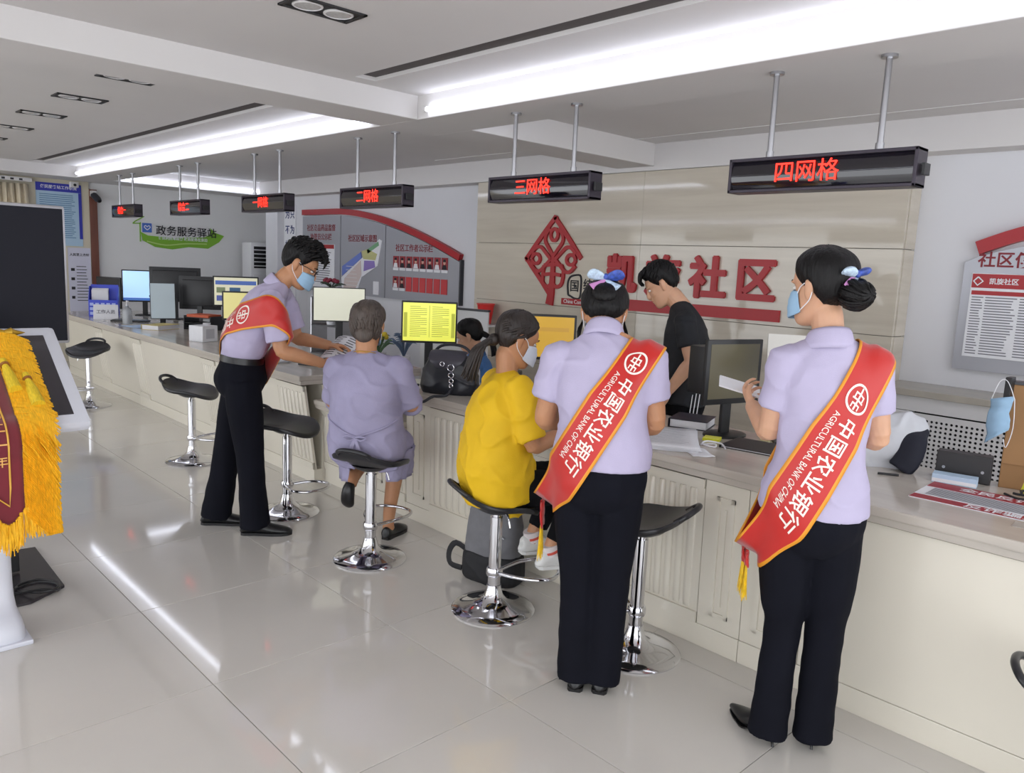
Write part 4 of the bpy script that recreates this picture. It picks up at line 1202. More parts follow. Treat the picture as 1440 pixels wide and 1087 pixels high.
def trousers(parent, J, m, waist_z, hip=(0.165, 0.115), thigh=0.088, knee=0.070, hem=0.078, hem_z=0.03, seat=0.0, voxel=0.008, seed=1.0):
    mb = MB()
    hp = V(*J['hip'])
    w = V(*J.get('belt', (hp.x, hp.y + 0.01, waist_z)))
    up = (w - hp)
    mb.loft([tuple(w), tuple(hp + up * 0.55), tuple(hp), tuple(hp - V(0, 0, 0.07)), tuple(hp - V(0, 0, 0.11))], [(hip[0] * 0.90, hip[1] * 0.92), (hip[0] * 0.98, hip[1]), (hip[0], hip[1] * 1.06 + seat), (hip[0] * 0.88, hip[1] * 0.95), (hip[0] * 0.62, hip[1] * 0.7)], (0, 1, 0), 24, 4)
    for s in ('L', 'R'):
        a, b, c = V(*J['hip' + s]), V(*J['kn' + s]), V(*J['an' + s])
        e = V(c.x, c.y, hem_z) if hem_z is not None else c
        limb(mb, [a + V(0, 0, 0.03), a.lerp(b, 0.35), a.lerp(b, 0.75), b, b.lerp(e, 0.35), b.lerp(e, 0.8), e], [thigh, thigh * 1.0, thigh * 0.88, knee, knee * 0.98, (knee + hem) / 2, hem], 18, 4)
    def fn(c, n):
        q = V(c.x * 16 + seed, c.y * 16, c.z * 2.2)
        return 0.006 * noise.noise(q) + 0.004 * noise.noise(V(c.x * 7, c.y * 7 + seed, c.z * 16)) * ss(0.9, 0.2, c.z)
    return cloth('trousers', mb, m, parent, voxel, 4, fn)

# ---- sash with lettering
def logo_polys():
    out = []
    n = 36
    for i in range(n):
        a0, a1 = 2 * math.pi * i / n, 2 * math.pi * (i + 1) / n
        out.append([(math.cos(a) * r, math.sin(a) * r) for a, r in ((a0, 1.0), (a1, 1.0), (a1, 0.84), (a0, 0.84))])
    def rect(x0, x1, y0, y1, sub=3):
        for k in range(sub):
            a = y0 + (y1 - y0) * k / sub; b = y0 + (y1 - y0) * (k + 1) / sub
            out.append([(x0, a), (x1, a), (x1, b), (x0, b)])
    rect(-0.07, 0.07, -0.78, 0.80, 6)
    rect(-0.42, -0.07, 0.28, 0.40, 1); rect(0.07, 0.42, 0.28, 0.40, 1); rect(-0.42, -0.30, 0.0, 0.28, 1); rect(0.30, 0.42, 0.0, 0.28, 1)
    rect(-0.50, -0.07, -0.12, 0.0, 1); rect(0.07, 0.50, -0.12, 0.0, 1)
    rect(-0.36, -0.07, -0.44, -0.32, 1); rect(0.07, 0.36, -0.44, -0.32, 1); rect(-0.36, -0.26, -0.70, -0.44, 1); rect(0.26, 0.36, -0.70, -0.44, 1)
    return out
def make_sash(parent, bvh, S, H, fwd, width=0.155, hip_out=0.03, tail=0.10, fringe=0.11, text=True, logo_at=0.17, width_s=None, tail_dir=(0, 0, -1), off=0.010):
    S, H = V(*S), V(*H)
    C = (S + H) / 2
    u = (S - H).normalized(); f = V(*fwd); f = (f - u * u.dot(f)).normalized(); nrm = u.cross(f).normalized()
    NT, NW = 120, 14
    Hd = (H - C).length + hip_out
    rowsr = []
    for j in range(NW + 1):
        w = (j / NW - 0.5)
        r = []
        for i in range(NT):
            th = 2 * math.pi * i / NT
            d = u * math.cos(th) + f * math.sin(th)
            narrow = 1.0 - 0.18 * ss(0.6, 1.0, math.cos(th)) - 0.35 * ss(0.85, 1.0, -math.cos(th))
            o = C + nrm * (w * width * narrow)
            h = bvh.ray_cast(o + d * 0.9, -d)
            r.append(0.9 - h[3] if h[0] is not None else None)
        known = [x for x in r if x is not None]
        r = [x if x is not None else min(known) for x in r]
        r[NT // 2] = max(r[NT // 2], Hd)
        # a stretched band: convex outline around the section
        pts = [(r[i] * math.cos(2 * math.pi * i / NT), r[i] * math.sin(2 * math.pi * i / NT)) for i in range(NT)]
        hull = []
        sp_ = sorted(set(pts))
        def half(seq):
            hh_ = []
            for p in seq:
                while len(hh_) > 1 and (hh_[-1][0] - hh_[-2][0]) * (p[1] - hh_[-2][1]) - (hh_[-1][1] - hh_[-2][1]) * (p[0] - hh_[-2][0]) <= 0: hh_.pop()
                hh_.append(p)
            return hh_
        lo, hi = half(sp_), half(sp_[::-1])
        hull = lo[:-1] + hi[:-1]
        rr = []
        for i in range(NT):
            th = 2 * math.pi * i / NT; dx, dy = math.cos(th), math.sin(th)
            best = r[i]
            for a, b in zip(hull, hull[1:] + hull[:1]):
                ex_, ey_ = b[0] - a[0], b[1] - a[1]
                den = dx * ey_ - dy * ex_
                if abs(den) < 1e-9: continue
                t = (a[0] * ey_ - a[1] * ex_) / den; q_ = (a[0] * dy - a[1] * dx) / den
                if t > 0 and -1e-6 <= q_ <= 1 + 1e-6: best = max(best, t)
            rr.append(best)
        rowsr.append(rr)
    base_r = [r[:] for r in rowsr]
    for it in range(3):          # even out across the band, never cutting into the body
        new = [r[:] for r in rowsr]
        for j in range(NW + 1):
            for i in range(NT):
                a = rowsr[max(j - 1, 0)][i]; b = rowsr[min(j + 1, NW)][i]
                m_ = (a + b + 2 * rowsr[j][i] + rowsr[j][i - 1] + rowsr[j][(i + 1) % NT]) / 6
                new[j][i] = max(m_, base_r[j][i])
        rowsr = new
    G = []
    for i in range(NT):
        th = 2 * math.pi * i / NT
        d = u * math.cos(th) + f * math.sin(th)
        narrow = 1.0 - 0.18 * ss(0.6, 1.0, math.cos(th)) - 0.35 * ss(0.85, 1.0, -math.cos(th))
        G.append([C + nrm * ((j / NW - 0.5) * width * narrow) + d * (rowsr[j][i] + off) for j in range(NW + 1)])
    mb = MB()
    for i in range(NT):
        i2 = (i + 1) % NT
        for j in range(NW):
            mb.cur = 1 if j in (0, NW - 1) else 0
            mb.add([G[i][j], G[i][j + 1], G[i2][j + 1], G[i2][j]], [(0, 1, 2, 3)])
    me = mb.mesh('sash', False)
    bm = bmesh.new(); bm.from_mesh(me); bmesh.ops.remove_doubles(bm, verts=bm.verts[:], dist=1e-5); bmesh.ops.recalc_face_normals(bm, faces=bm.faces[:]); bm.to_mesh(me); bm.free()
    so = link('sash', me, [SASHR, SASHG], parent, True, 180)
    md = so.modifiers.new('thickness', 'SOLIDIFY'); md.thickness = 0.0018; md.offset = -1
    so['label'] = 'red satin sash with gold edges and white lettering'
    # centre line from the shoulder down the back to the hip
    idx = [(-k) % NT for k in range(NT // 2 + 1)]
    cl = [sum((G[i][j] for j in (NW // 2 - 1, NW // 2, NW // 2 + 1)), V(0, 0, 0)) / 3 for i in idx]
    acc = [0.0]
    for a, b in zip(cl, cl[1:]): acc.append(acc[-1] + (b - a).length)
    def at(s, w):
        s = min(max(s, 0), acc[-1] - 1e-4)
        k = max(q for q in range(len(acc)) if acc[q] <= s); k = min(k, len(acc) - 2)
        t = (s - acc[k]) / max(acc[k + 1] - acc[k], 1e-6)
        jj = (w / width + 0.5) * NW; jj = min(max(jj, 0), NW - 1e-3); j = int(jj); v = jj - j
        a = G[idx[k]][j].lerp(G[idx[k]][j + 1], v); b = G[idx[k + 1]][j].lerp(G[idx[k + 1]][j + 1], v)
        return a.lerp(b, t)
    mid = acc[-1] * 0.45
    dd = (at(mid + 0.02, 0) - at(mid - 0.02, 0)).normalized(); ww = (at(mid, 0.03) - at(mid, -0.03)).normalized()
    N = dd.cross(ww)
    if N.dot(-V(*fwd)) < 0: N = -N
    sgn = 1 if N.cross(dd).dot(ww) > 0 else -1
    def put(mb_, polys_v, polys_f, s0, w0):
        out = []
        for p in polys_v:
            s, w = s0 + p[0], sgn * (w0 + p[1])
            q0 = at(s, w); a = at(s + 0.004, w) - at(s - 0.004, w); b = at(s, w + 0.004) - at(s, w - 0.004)
            nn = a.cross(b)
            nn = nn.normalized() if nn.length > 1e-9 else N
            if nn.dot(q0 - C) < 0: nn = -nn
            out.append(q0 + nn * 0.0022)
        mb_.add(out, polys_f)
    if text:
        lg = MB()
        for poly in logo_polys():
            put(lg, [(-y * 0.047, x * 0.047) for x, y in [(p[0], p[1]) for p in poly]], [tuple(range(len(poly)))], logo_at, 0.0)
        lg.build('round_logo', SASHT, so, fix=False)
        for k, ch in enumerate('中国农业银行'):
            vs, fs = text_geo(ch, 0.066, 0.012, 'CENTER', 0.0, 2)
            cm_ = MB(); put(cm_, [(p.x, p.y) for p in vs], fs, logo_at + 0.095 + k * 0.068, 0.012); cm_.build('character', SASHT, so, fix=False)
        vs, fs = text_geo('AGRICULTURAL BANK OF CHINA', 0.030, 0.004, 'LEFT', 0.0, 2)
        en = MB(); put(en, [(p.x * 0.86, p.y) for p in vs], fs, logo_at + 0.062, -0.036 * width / 0.155); en.build('small_lettering', SASHT, so, fix=False)
    # tails and fringe at the hip
    hipp = G[NT // 2]
    base = hipp[NW // 2]
    td = V(*tail_dir).normalized()
    outw = (base - C); outw.z = 0; outw.normalize()
    sd = outw.cross(V(0, 0, 1)).normalized()
    rng_ = random.Random(5)
    for k, sx in enumerate((-0.022, 0.022)):
        o0 = base + sd * sx + outw * (0.004 + 0.006 * k)
        P = []
        for i in range(7):
            P.append([o0 + td * (tail * q / 6) + sd * ((i / 6 - 0.5) * 0.062) + outw * (0.006 * math.sin(i * 1.3 + q * 0.6 + k)) for q in range(7)])
        tl = MB().grid(P).build('tail', SASHR, so, True, angle=180)
        m2 = tl.modifiers.new('thickness', 'SOLIDIFY'); m2.thickness = 0.002
        fg = MB()
        for i in range(34):
            a = o0 + td * tail + sd * ((i / 33 - 0.5) * 0.062)
            b = a + td * (fringe * rng_.uniform(0.8, 1.05)) + sd * rng_.uniform(-0.012, 0.012) + outw * rng_.uniform(-0.008, 0.010)
            fg.loft([tuple(a), tuple(a.lerp(b, 0.5) + sd * rng_.uniform(-0.004, 0.004)), tuple(b)], [0.0016, 0.0016, 0.0008], (0, 1, 0), 4)
        fo = fg.build('fringe', FRG, tl); fo['kind'] = 'stuff'
    return so

def person(label, O, F, group=None):
    return thing('person', label, 'person', (O[0], O[1], 0), hd(F[0], F[1]))
def neck_to_head(mb, neck, M, r=0.054):
    b = M @ V(0, -0.022, -0.075); n = V(*neck)
    limb(mb, [n - (b - n).normalized() * 0.05, n, n.lerp(b, 0.55), b, M @ V(0, -0.015, -0.04)], [r * 0.95, r * 1.0, r, r * 0.98, r * 0.8], 16, 3)
def shirt_body(mb, path, rads):
    mb.loft(path, rads, (0, 1, 0), 28, 4, True, 2.25)
def sleeve(mb, sh, el, frac, r0=0.062, r1=0.060, inset=0.03):
    sh, el = V(*sh), V(*el)
    a = sh + V(-math.copysign(inset, sh.x) if abs(sh.x) > 0.02 else 0, 0, -0.01)
    e = sh.lerp(el, frac)
    limb(mb, [a, sh, sh.lerp(el, frac * 0.5), e], [r0 * 1.0, r0, (r0 + r1) / 2, r1], 18, 4, (0.2, 0.3, 0.93))
def yoke(mb, neck, shL, shR, r=0.042):
    n = V(*neck)
    for s in (shL, shR):
        p = V(*s)
        limb(mb, [n - V(0, 0, 0.015), n.lerp(p, 0.5) + V(0, 0, -0.004), p - V(0, 0, 0.012)], [(r * 1.1, r * 1.2), (r, r * 1.25), (r * 1.05, r * 1.15)], 16, 4)
# ---------------------------------------------------------------- standing woman with bun and bow
F5 = (-0.62, 0.78)
p = person('person with bun and bow in lavender shirt and red sash, holding a phone', (-1.128, 2.505), F5)
o5 = 0.053
J = dict(hip=(0.0, 0.0, 0.83), belt=(0.005, 0.01, 0.97), hipL=(-0.078, 0.0, 0.80), hipR=(0.078, 0.0, 0.80), knL=(-0.055, 0.02, 0.445), knR=(0.085, 0.02, 0.455), anL=(-0.075, 0.0, 0.10), anR=(0.080, 0.01, 0.115))
shL, shR = (-0.132, 0.0, 1.355), (0.142, -0.005, 1.365)
elL, elR = (-0.160, 0.030, 1.115), (0.180, 0.0, 1.12)
wrL, wrR = (-0.190, 0.225, 1.165), (0.12, 0.20, 1.10)
neck = (-0.005, 0.0, 1.430)
Mh = head_matrix((-0.035, 0.035, 1.592), (-0.62, 0.78, -0.08))
b = MB(); head_geo(b, Mh); neck_to_head(b, neck, Mh, 0.05)
b.loft([(0, 0, 0.85), (0, 0, 1.05), (0, 0, 1.25), (0, 0, 1.38), neck], [(0.10, 0.07), (0.09, 0.06), (0.11, 0.07), (0.12, 0.05), (0.05, 0.05)], (0, 1, 0), 18, 3)
arm(b, shL, elL, wrL, 0.98); arm(b, shR, elR, wrR, 0.98)
hand(b, wrL, (-0.05, 0.75, 0.30), (0.75, 0, 0.55), (0.2, -0.2, 1), 0.9, 0.95, thumb_in=0.5)
hand(b, wrR, (-0.5, 0.8, 0.1), (-0.8, 0, 0.4), (0, 0, 1), 0.7, 0.95)
for s in ('L', 'R'):
    limb(b, [J['hip'], J['kn' + s], J['an' + s], (J['an' + s][0], J['an' + s][1] + 0.03, 0.06)], [0.06, 0.045, 0.032, 0.03])
body = link('body', remesh(b, 0.0045, 3), SKIN, p, True, 180)
s = MB()
shirt_body(s, [(0.0, 0.005, 0.865), (0.0, 0.0, 0.93), (0.003, 0.0, 1.05), (0.005, 0.01, 1.20), (0.005, 0.0, 1.30), (0.003, -0.005, 1.375), (neck[0], neck[1], 1.425)],
           [(0.180, 0.140), (0.170, 0.130), (0.140, 0.107), (0.148, 0.118), (0.148, 0.100), (0.125, 0.075), (0.060, 0.058)])
yoke(s, neck, shL, shR); sleeve(s, shL, elL, 0.66, 0.057, 0.059); sleeve(s, shR, elR, 0.66, 0.057, 0.059)
shirt = cloth('shirt', s, SHIRT, p, 0.008, 5, folds(0.009, 7, 9, 2.0, 0.87))
collar(shirt, (neck[0], neck[1], 1.425), (0, 0, 1), (-0.2, 1, 0), SHIRT, 0.060, 0.056)
tr = trousers(p, J, NAVYT, 0.97, (0.170, 0.120), 0.088, 0.064, 0.068, 0.035, 0.01, seed=3.0)
shoe(p, (-0.045, -0.045, 0.0), (-0.175, 0.185, 0.0), SHOEB, 0.038, 0.07, 0.05, pointed=True)
shoe(p, (0.075, -0.035, 0.0), (0.10, 0.21, 0.0), SHOEB, 0.038, 0.07, 0.05, pointed=True)
h = MB(); hair_cap(h, Mh, HL_LONG, 0.020, 0.010, 1.0, 0.003)
h.ell((0.0, -0.135, -0.018), (0.052, 0.045, 0.045), 20, 12, Mh)
h.loft([(0, -0.09, -0.01), (0, -0.115, -0.015)], [(0.045, 0.04), (0.04, 0.036)], (1, 0, 0), 16, M=Mh)
rnd = random.Random(2)
for k in range(26):
    a = rnd.uniform(0, 2 * math.pi); 
    lock(h, Mh, [(0.046 * math.cos(a), -0.10, -0.018 + 0.04 * math.sin(a)), (0.054 * math.cos(a + 0.3), -0.135, -0.018 + 0.047 * math.sin(a + 0.3)), (0.03 * math.cos(a + 0.8), -0.172, -0.018 + 0.027 * math.sin(a + 0.8)), (0, -0.182, -0.018)], 0.007)
hair = h.build('hair', HAIRM, p, True, angle=180)
mask(p, Mh, MASKB)
eyes(p, Mh, False)
BOWB = mat('bow_blue', (60, 84, 168), 0.5, var=0.5, scale=60); BOWW = mat('bow_pale', (186, 206, 228), 0.5, var=0.35, scale=70); BOWP = mat('bow_pink', (206, 140, 196), 0.5)
def bow(parent, M, c, rz=0.0, sc=1.0):
    Mb = M @ TR(*c) @ RX(rz)
    B = bpy.data.objects.new('hair_bow', None); COL.objects.link(B); B.parent = parent
    for s_ in (-1, 1):
        MB().loft([(0, 0, 0), (s_ * 0.018 * sc, -0.010, 0.006), (s_ * 0.042 * sc, -0.012, 0.012), (s_ * 0.060 * sc, -0.004, 0.008)], [(0.006, 0.006), (0.018 * sc, 0.010), (0.024 * sc, 0.012), (0.010, 0.005)], (0, 0, 1), 14, 4, M=Mb).build('bow_loop', BOWB if s_ > 0 else BOWW, B, True)
        MB().loft([(0, 0, 0), (s_ * 0.02 * sc, 0.004, -0.02), (s_ * 0.045 * sc, 0.004, -0.04)], [(0.006, 0.004), (0.014, 0.004), (0.018, 0.003)], (0, 1, 0), 12, 3, M=Mb).build('bow_tail', BOWP if s_ < 0 else BOWW, B, True)
    MB().ell((0, -0.012, 0.004), (0.011, 0.010, 0.014), 12, 8, Mb).build('bow_knot', BOWB, B, True)
bow(p, Mh, (0.0, -0.118, 0.040), -0.35, 0.95)
make_sash(p, bvh_of(shirt, tr), (0.135, 0.0, 1.39), (-0.185, 0.02, 0.715), (0, 1, 0), 0.165, 0.01, 0.05, 0.12, True, 0.225)
# phone and paper in the hand
ph = thing('phone', 'white phone held up by the woman with the bow', 'phone', (-1.515, 2.635, 1.215), 0.0)
Mp = RZ(math.radians(128)) @ RX(math.radians(14)) @ RY(math.radians(-24))
MB().bbox(-0.038, 0.038, -0.078, 0.078, -0.004, 0.004, 0.004, Mp).build('case', PAPER, ph, True)
MB().bbox(-0.034, 0.034, -0.072, 0.072, -0.0046, -0.0041, 0.0002, Mp).build('screen', BLACKP, ph)

# ---------------------------------------------------------------- standing woman leaning to the counter
F4 = (-0.55, 0.83)
p = person('person leaning over the counter in lavender shirt, red sash across the back', (-1.835, 2.24), F4)
J = dict(hip=(0.0, -0.01, 0.845), belt=(0.0, 0.0, 0.985), hipL=(-0.082, -0.01, 0.81), hipR=(0.080, -0.01, 0.81), knL=(-0.058, 0.02, 0.42), knR=(0.062, 0.02, 0.43), anL=(-0.042, 0.0, 0.08), anR=(0.048, 0.01, 0.085))
shL, shR = (-0.190, 0.045, 1.290), (0.150, 0.045, 1.305)
elL, elR = (-0.235, 0.07, 1.045), (0.185, 0.07, 1.065)
wrL, wrR = (-0.150, 0.27, 1.00), (0.06, 0.27, 0.985)
neck = (-0.028, 0.085, 1.375)
Mh = head_matrix((-0.045, 0.195, 1.448), (-0.05, 0.74, -0.68))
b = MB(); head_geo(b, Mh); neck_to_head(b, neck, Mh, 0.05)
b.loft([(0, 0, 0.87), (0, 0, 1.05), (0, 0.03, 1.22), (-0.01, 0.05, 1.33), neck], [(0.10, 0.07), (0.09, 0.06), (0.11, 0.07), (0.12, 0.05), (0.05, 0.05)], (0, 1, 0), 18, 3)
arm(b, shL, elL, wrL, 1.06); arm(b, shR, elR, wrR, 1.06)
hand(b, wrL, (0.7, 0.6, -0.3), (0.2, 0.2, -1), (0, 1, 0.2), 0.6, 0.95); hand(b, wrR, (-0.5, 0.7, -0.4), (-0.2, 0.2, -1), (0, 1, 0.2), 0.6, 0.95)
for s in ('L', 'R'):
    limb(b, [J['hip'], J['kn' + s], J['an' + s], (J['an' + s][0], J['an' + s][1] + 0.03, 0.05)], [0.06, 0.045, 0.032, 0.03])
link('body', remesh(b, 0.0045, 3), SKIN2, p, True, 180)
s = MB()
shirt_body(s, [(0.0, 0.0, 0.905), (0.0, 0.0, 0.98), (-0.005, 0.005, 1.08), (-0.015, 0.03, 1.19), (-0.02, 0.045, 1.28), (-0.025, 0.065, 1.34), (neck[0], neck[1], 1.385)],
           [(0.186, 0.142), (0.180, 0.132), (0.165, 0.114), (0.172, 0.118), (0.170, 0.10), (0.135, 0.078), (0.062, 0.058)])
yoke(s, neck, shL, shR); sleeve(s, shL, elL, 0.62, 0.066, 0.068); sleeve(s, shR, elR, 0.62, 0.066, 0.068)
shirt = cloth('shirt', s, SHIRT, p, 0.008, 5, folds(0.009, 7, 9, 5.0, 0.91))
collar(shirt, (neck[0], neck[1], 1.382), (0, 0.35, 1), (0, 1, -0.35), SHIRT, 0.062, 0.058)
tr = trousers(p, J, NAVYT, 0.985, (0.176, 0.122), 0.092, 0.076, 0.080, 0.04, 0.01, seed=7.0)
shoe(p, (-0.042, -0.055, 0.0), (-0.05, 0.18, 0.0), SHOEB, 0.042, 0.08); shoe(p, (0.050, -0.045, 0.0), (0.06, 0.19, 0.0), SHOEB, 0.042, 0.08)
h = MB(); hair_cap(h, Mh, HL_LONG, 0.020, 0.010, 4.0, 0.004)
h.ell((0.0, -0.10, 0.03), (0.05, 0.035, 0.045), 20, 12, Mh)
for k in range(5):
    lock(h, Mh, [(0.074, 0.02, 0.03), (0.082, 0.02, -0.02), (0.082 + 0.004 * k, 0.03, -0.07), (0.078 + 0.006 * k, 0.03 + 0.01 * k, -0.12)], 0.004)
    lock(h, Mh, [(-0.074, 0.02, 0.03), (-0.082, 0.02, -0.02), (-0.086 - 0.003 * k, 0.03, -0.06), (-0.088, 0.03 + 0.01 * k, -0.10)], 0.004)
h.build('hair', HAIRM, p, True, angle=180)
bow(p, Mh, (0.0, -0.118, 0.085), -0.1, 1.15)
mask(p, Mh, MASKB); eyes(p, Mh, False)
make_sash(p, bvh_of(shirt, tr), (0.125, 0.05, 1.335), (-0.205, 0.03, 0.745), (0, 1, 0), 0.16, 0.006, 0.10, 0.13, True, 0.145)

# ---------------------------------------------------------------- man bending with a leaflet
F1 = (0.55, 0.835)
p = person('person with glasses and mask bending forward, lavender shirt and red sash', (-4.30, 2.02), F1)
J = dict(hip=(0.0, -0.06, 0.91), belt=(0.0, -0.045, 1.045), hipL=(-0.085, -0.065, 0.87), hipR=(0.085, -0.04, 0.88), knL=(-0.095, -0.155, 0.475), knR=(0.092, 0.0, 0.50), anL=(-0.10, -0.225, 0.09), anR=(0.092, 0.03, 0.10))
shL, shR = (-0.185, 0.155, 1.375), (0.185, 0.135, 1.370)
elL, elR = (-0.205, 0.235, 1.135), (0.210, 0.195, 1.100)
wrL, wrR = (-0.13, 0.440, 1.10), (0.135, 0.415, 1.025)
neck = (0.0, 0.150, 1.455)
Mh = head_matrix((0.0, 0.268, 1.572), (0.0, 0.86, -0.50)) @ Matrix.Scale(1.04, 4)
b = MB(); head_geo(b, Mh); neck_to_head(b, neck, Mh, 0.056)
b.loft([(0, -0.05, 0.92), (0, -0.03, 1.08), (0, 0.04, 1.28), (0, 0.11, 1.40), neck], [(0.10, 0.07), (0.10, 0.07), (0.12, 0.08), (0.12, 0.06), (0.055, 0.055)], (0, 1, 0), 18, 3)
arm(b, shL, elL, wrL, 1.05); arm(b, shR, elR, wrR, 1.05)
hand(b, wrL, (0.25, 0.9, -0.1), (0.4, 0, -0.9), (0.8, 0.2, 0.5), 0.55, 1.02, thumb_in=0.4)
hand(b, wrR, (-0.3, 0.9, 0.05), (-0.6, 0.0, -0.7), (-0.6, 0.2, 0.8), 0.75, 1.02, thumb_in=0.5)
for s in ('L', 'R'):
    limb(b, [J['hip'], J['kn' + s], J['an' + s], (J['an' + s][0], J['an' + s][1] + 0.04, 0.06)], [0.06, 0.05, 0.036, 0.034])
body = link('body', remesh(b, 0.0045, 3), SKIN2, p, True, 180)
s = MB()
shirt_body(s, [(0.0, -0.052, 0.985), (0.0, -0.047, 1.045), (0.0, -0.035, 1.095), (0.0, -0.015, 1.16), (0.0, 0.04, 1.27), (0.0, 0.09, 1.355), (0.0, 0.125, 1.41), (neck[0], neck[1], 1.452)],
           [(0.130, 0.095), (0.146, 0.108), (0.168, 0.124), (0.174, 0.127), (0.178, 0.126), (0.178, 0.108), (0.135, 0.082), (0.066, 0.062)])
yoke(s, neck, shL, shR, 0.046); sleeve(s, shL, elL, 0.80, 0.068, 0.074); sleeve(s, shR, elR, 0.80, 0.068, 0.074)
shirt = cloth('shirt', s, SHIRT, p, 0.008, 5, folds(0.010, 7, 8, 8.0))
collar(shirt, (neck[0], neck[1] - 0.002, 1.448), (0, 0.55, 1), (0, 1, -0.55), SHIRT, 0.066, 0.062)
tr = trousers(p, J, NAVYT, 1.045, (0.168, 0.128), 0.100, 0.080, 0.088, 0.045, 0.012, seed=11.0)
MB().loft([(0, -0.050, 1.012), (0, -0.046, 1.046)], [(0.160, 0.124), (0.156, 0.120)], (0, 1, 0), 32, 1, True, 2.25).build('belt', SHOEB, p, True)
shoe(p, (-0.105, -0.31, 0.0), (-0.09, -0.02, 0.0), SHOEB, 0.048, 0.09); shoe(p, (0.090, -0.05, 0.0), (0.105, 0.24, 0.0), SHOEB, 0.048, 0.09)
h = MB(); hair_cap(h, Mh, HL_SHORT, 0.016, 0.026, 6.0, 0.006)
rnd = random.Random(9)
for k in range(240):
    az = rnd.uniform(-1.9, 1.9) if k < 150 else rnd.uniform(-math.pi, math.pi); el = rnd.uniform(0.55, 1.45)
    d = adir(az, el); c = HC + d * (head_r(d) + 0.018 + 0.016 * max(0, d.z))
    fw = V(0.25 * rnd.uniform(-1, 1), 0.75, 0.45 + rnd.uniform(-0.2, 0.2)) * 0.030
    lock(h, Mh, [tuple(c - d * 0.008), tuple(c + d * 0.008 + fw * 0.35), tuple(c + d * 0.010 + fw * 0.9)], 0.0075, 5)
for k in range(40):
    x = rnd.uniform(-0.06, 0.06)
    lock(h, Mh, [(x * 0.9, 0.070, 0.110), (x, 0.098, 0.106 + rnd.uniform(-0.006, 0.01)), (x * 1.08 + rnd.uniform(-0.01, 0.01), 0.116, 0.088 + rnd.uniform(-0.01, 0.01)), (x * 1.1, 0.120, 0.062 + rnd.uniform(-0.012, 0.012))], 0.008, 5)
h.build('hair', HAIRM, p, True, angle=180)
mask(p, Mh, MASKB, -0.095, -0.006); eyes(p, Mh, False)
g = MB()
for s_ in (-1, 1):
    g.tube([tuple(Mh @ V(s_ * 0.032 + 0.025 * math.cos(a), 0.104 - abs(0.025 * math.cos(a)) * 0.25, 0.010 + 0.018 * math.sin(a))) for a in [i * math.pi / 10 for i in range(20)]], 0.0018, 6, closed=True)
    g.tube([tuple(Mh @ V(s_ * 0.058, 0.096, 0.016)), tuple(Mh @ V(s_ * 0.080, 0.05, 0.018)), tuple(Mh @ V(s_ * 0.084, -0.01, 0.014)), tuple(Mh @ V(s_ * 0.082, -0.03, -0.004))], 0.0022, 6)
g.tube([tuple(Mh @ V(-0.009, 0.104, 0.012)), tuple(Mh @ V(0, 0.108, 0.015)), tuple(Mh @ V(0.009, 0.104, 0.012))], 0.0018, 6)
g.build('glasses', BLACKP, p, True)
make_sash(p, bvh_of(shirt, tr), (0.235, 0.130, 1.300), (-0.190, -0.11, 0.915), (0.15, 1, -0.25), 0.155, 0.012, 0.05, 0.09, True, 0.20)
# leaflet held between the hands
fw1 = V(0.55, 0.835, 0).normalized(); rt1 = V(0.835, -0.55, 0).normalized()
lc = V(-4.115, 2.50, 1.085)
lf = thing('leaflet', 'printed white leaflet held out by the bending man', 'leaflet', tuple(lc), hd(-0.45, 0.89))
P = [[V(-0.085 + 0.17 * i / 10, -0.105 + 0.21 * j / 8, 0.012 * math.sin(i * 0.45) + 0.55 * (-0.105 + 0.21 * j / 8)) for j in range(9)] for i in range(11)]
sh = MB().grid(P).build('sheet', PAPER, lf, True, angle=180)
md = sh.modifiers.new('thickness', 'SOLIDIFY'); md.thickness = 0.001
q = MB()
for j in range(9):
    y = 0.085 - j * 0.02
    for (a, c_) in ((-0.075, -0.012), (0.008, 0.07)):
        e_ = c_ - random.random() * 0.02
        i0 = (a + 0.085) / 0.017; i1 = (e_ + 0.085) / 0.017
        zz = lambda x, yy: 0.012 * math.sin((x + 0.085) / 0.017 * 0.45) + 0.55 * yy + 0.0022
        xs_ = [a + (e_ - a) * t_ / 4 for t_ in range(5)]
        vs = [V(x, y, zz(x, y)) for x in xs_] + [V(x, y + 0.006, zz(x, y + 0.006)) for x in xs_]
        q.add(vs, [(t_, t_ + 1, 6 + t_, 5 + t_) for t_ in range(4)])
q.build('print_lines', BLACKINK, sh)
# ---------------------------------------------------------------- elderly visitor in purple, seen from behind
F2 = (-0.62, 0.785)
p = person('elderly visitor in a purple dress sitting with back turned on a stool', (-3.48, 2.31), F2)
PURP = mat('purple_cotton', (152, 147, 176), 0.75, var=0.12, scale=5, bump=0.15, bscale=200)
neck = (-0.052, 0.045, 1.120)
shL, shR = (-0.200, 0.03, 1.045), (0.130, 0.03, 1.055)
elL, elR = (-0.250, 0.09, 0.845), (0.185, 0.10, 0.855)
wrL, wrR = (-0.17, 0.30, 0.80), (0.08, 0.34, 0.86)
Mh = head_matrix((-0.060, 0.085, 1.265), (-0.10, 0.97, -0.18))
b = MB(); head_geo(b, Mh); neck_to_head(b, neck, Mh, 0.056)
b.loft([(-0.03, 0, 0.62), (-0.035, 0, 0.78), (-0.04, 0.02, 0.95), (-0.045, 0.035, 1.06), neck], [(0.12, 0.09), (0.12, 0.09), (0.13, 0.08), (0.12, 0.06), (0.055, 0.055)], (0, 1, 0), 18, 3)
arm(b, shL, elL, wrL, 1.1); arm(b, shR, elR, wrR, 1.1)
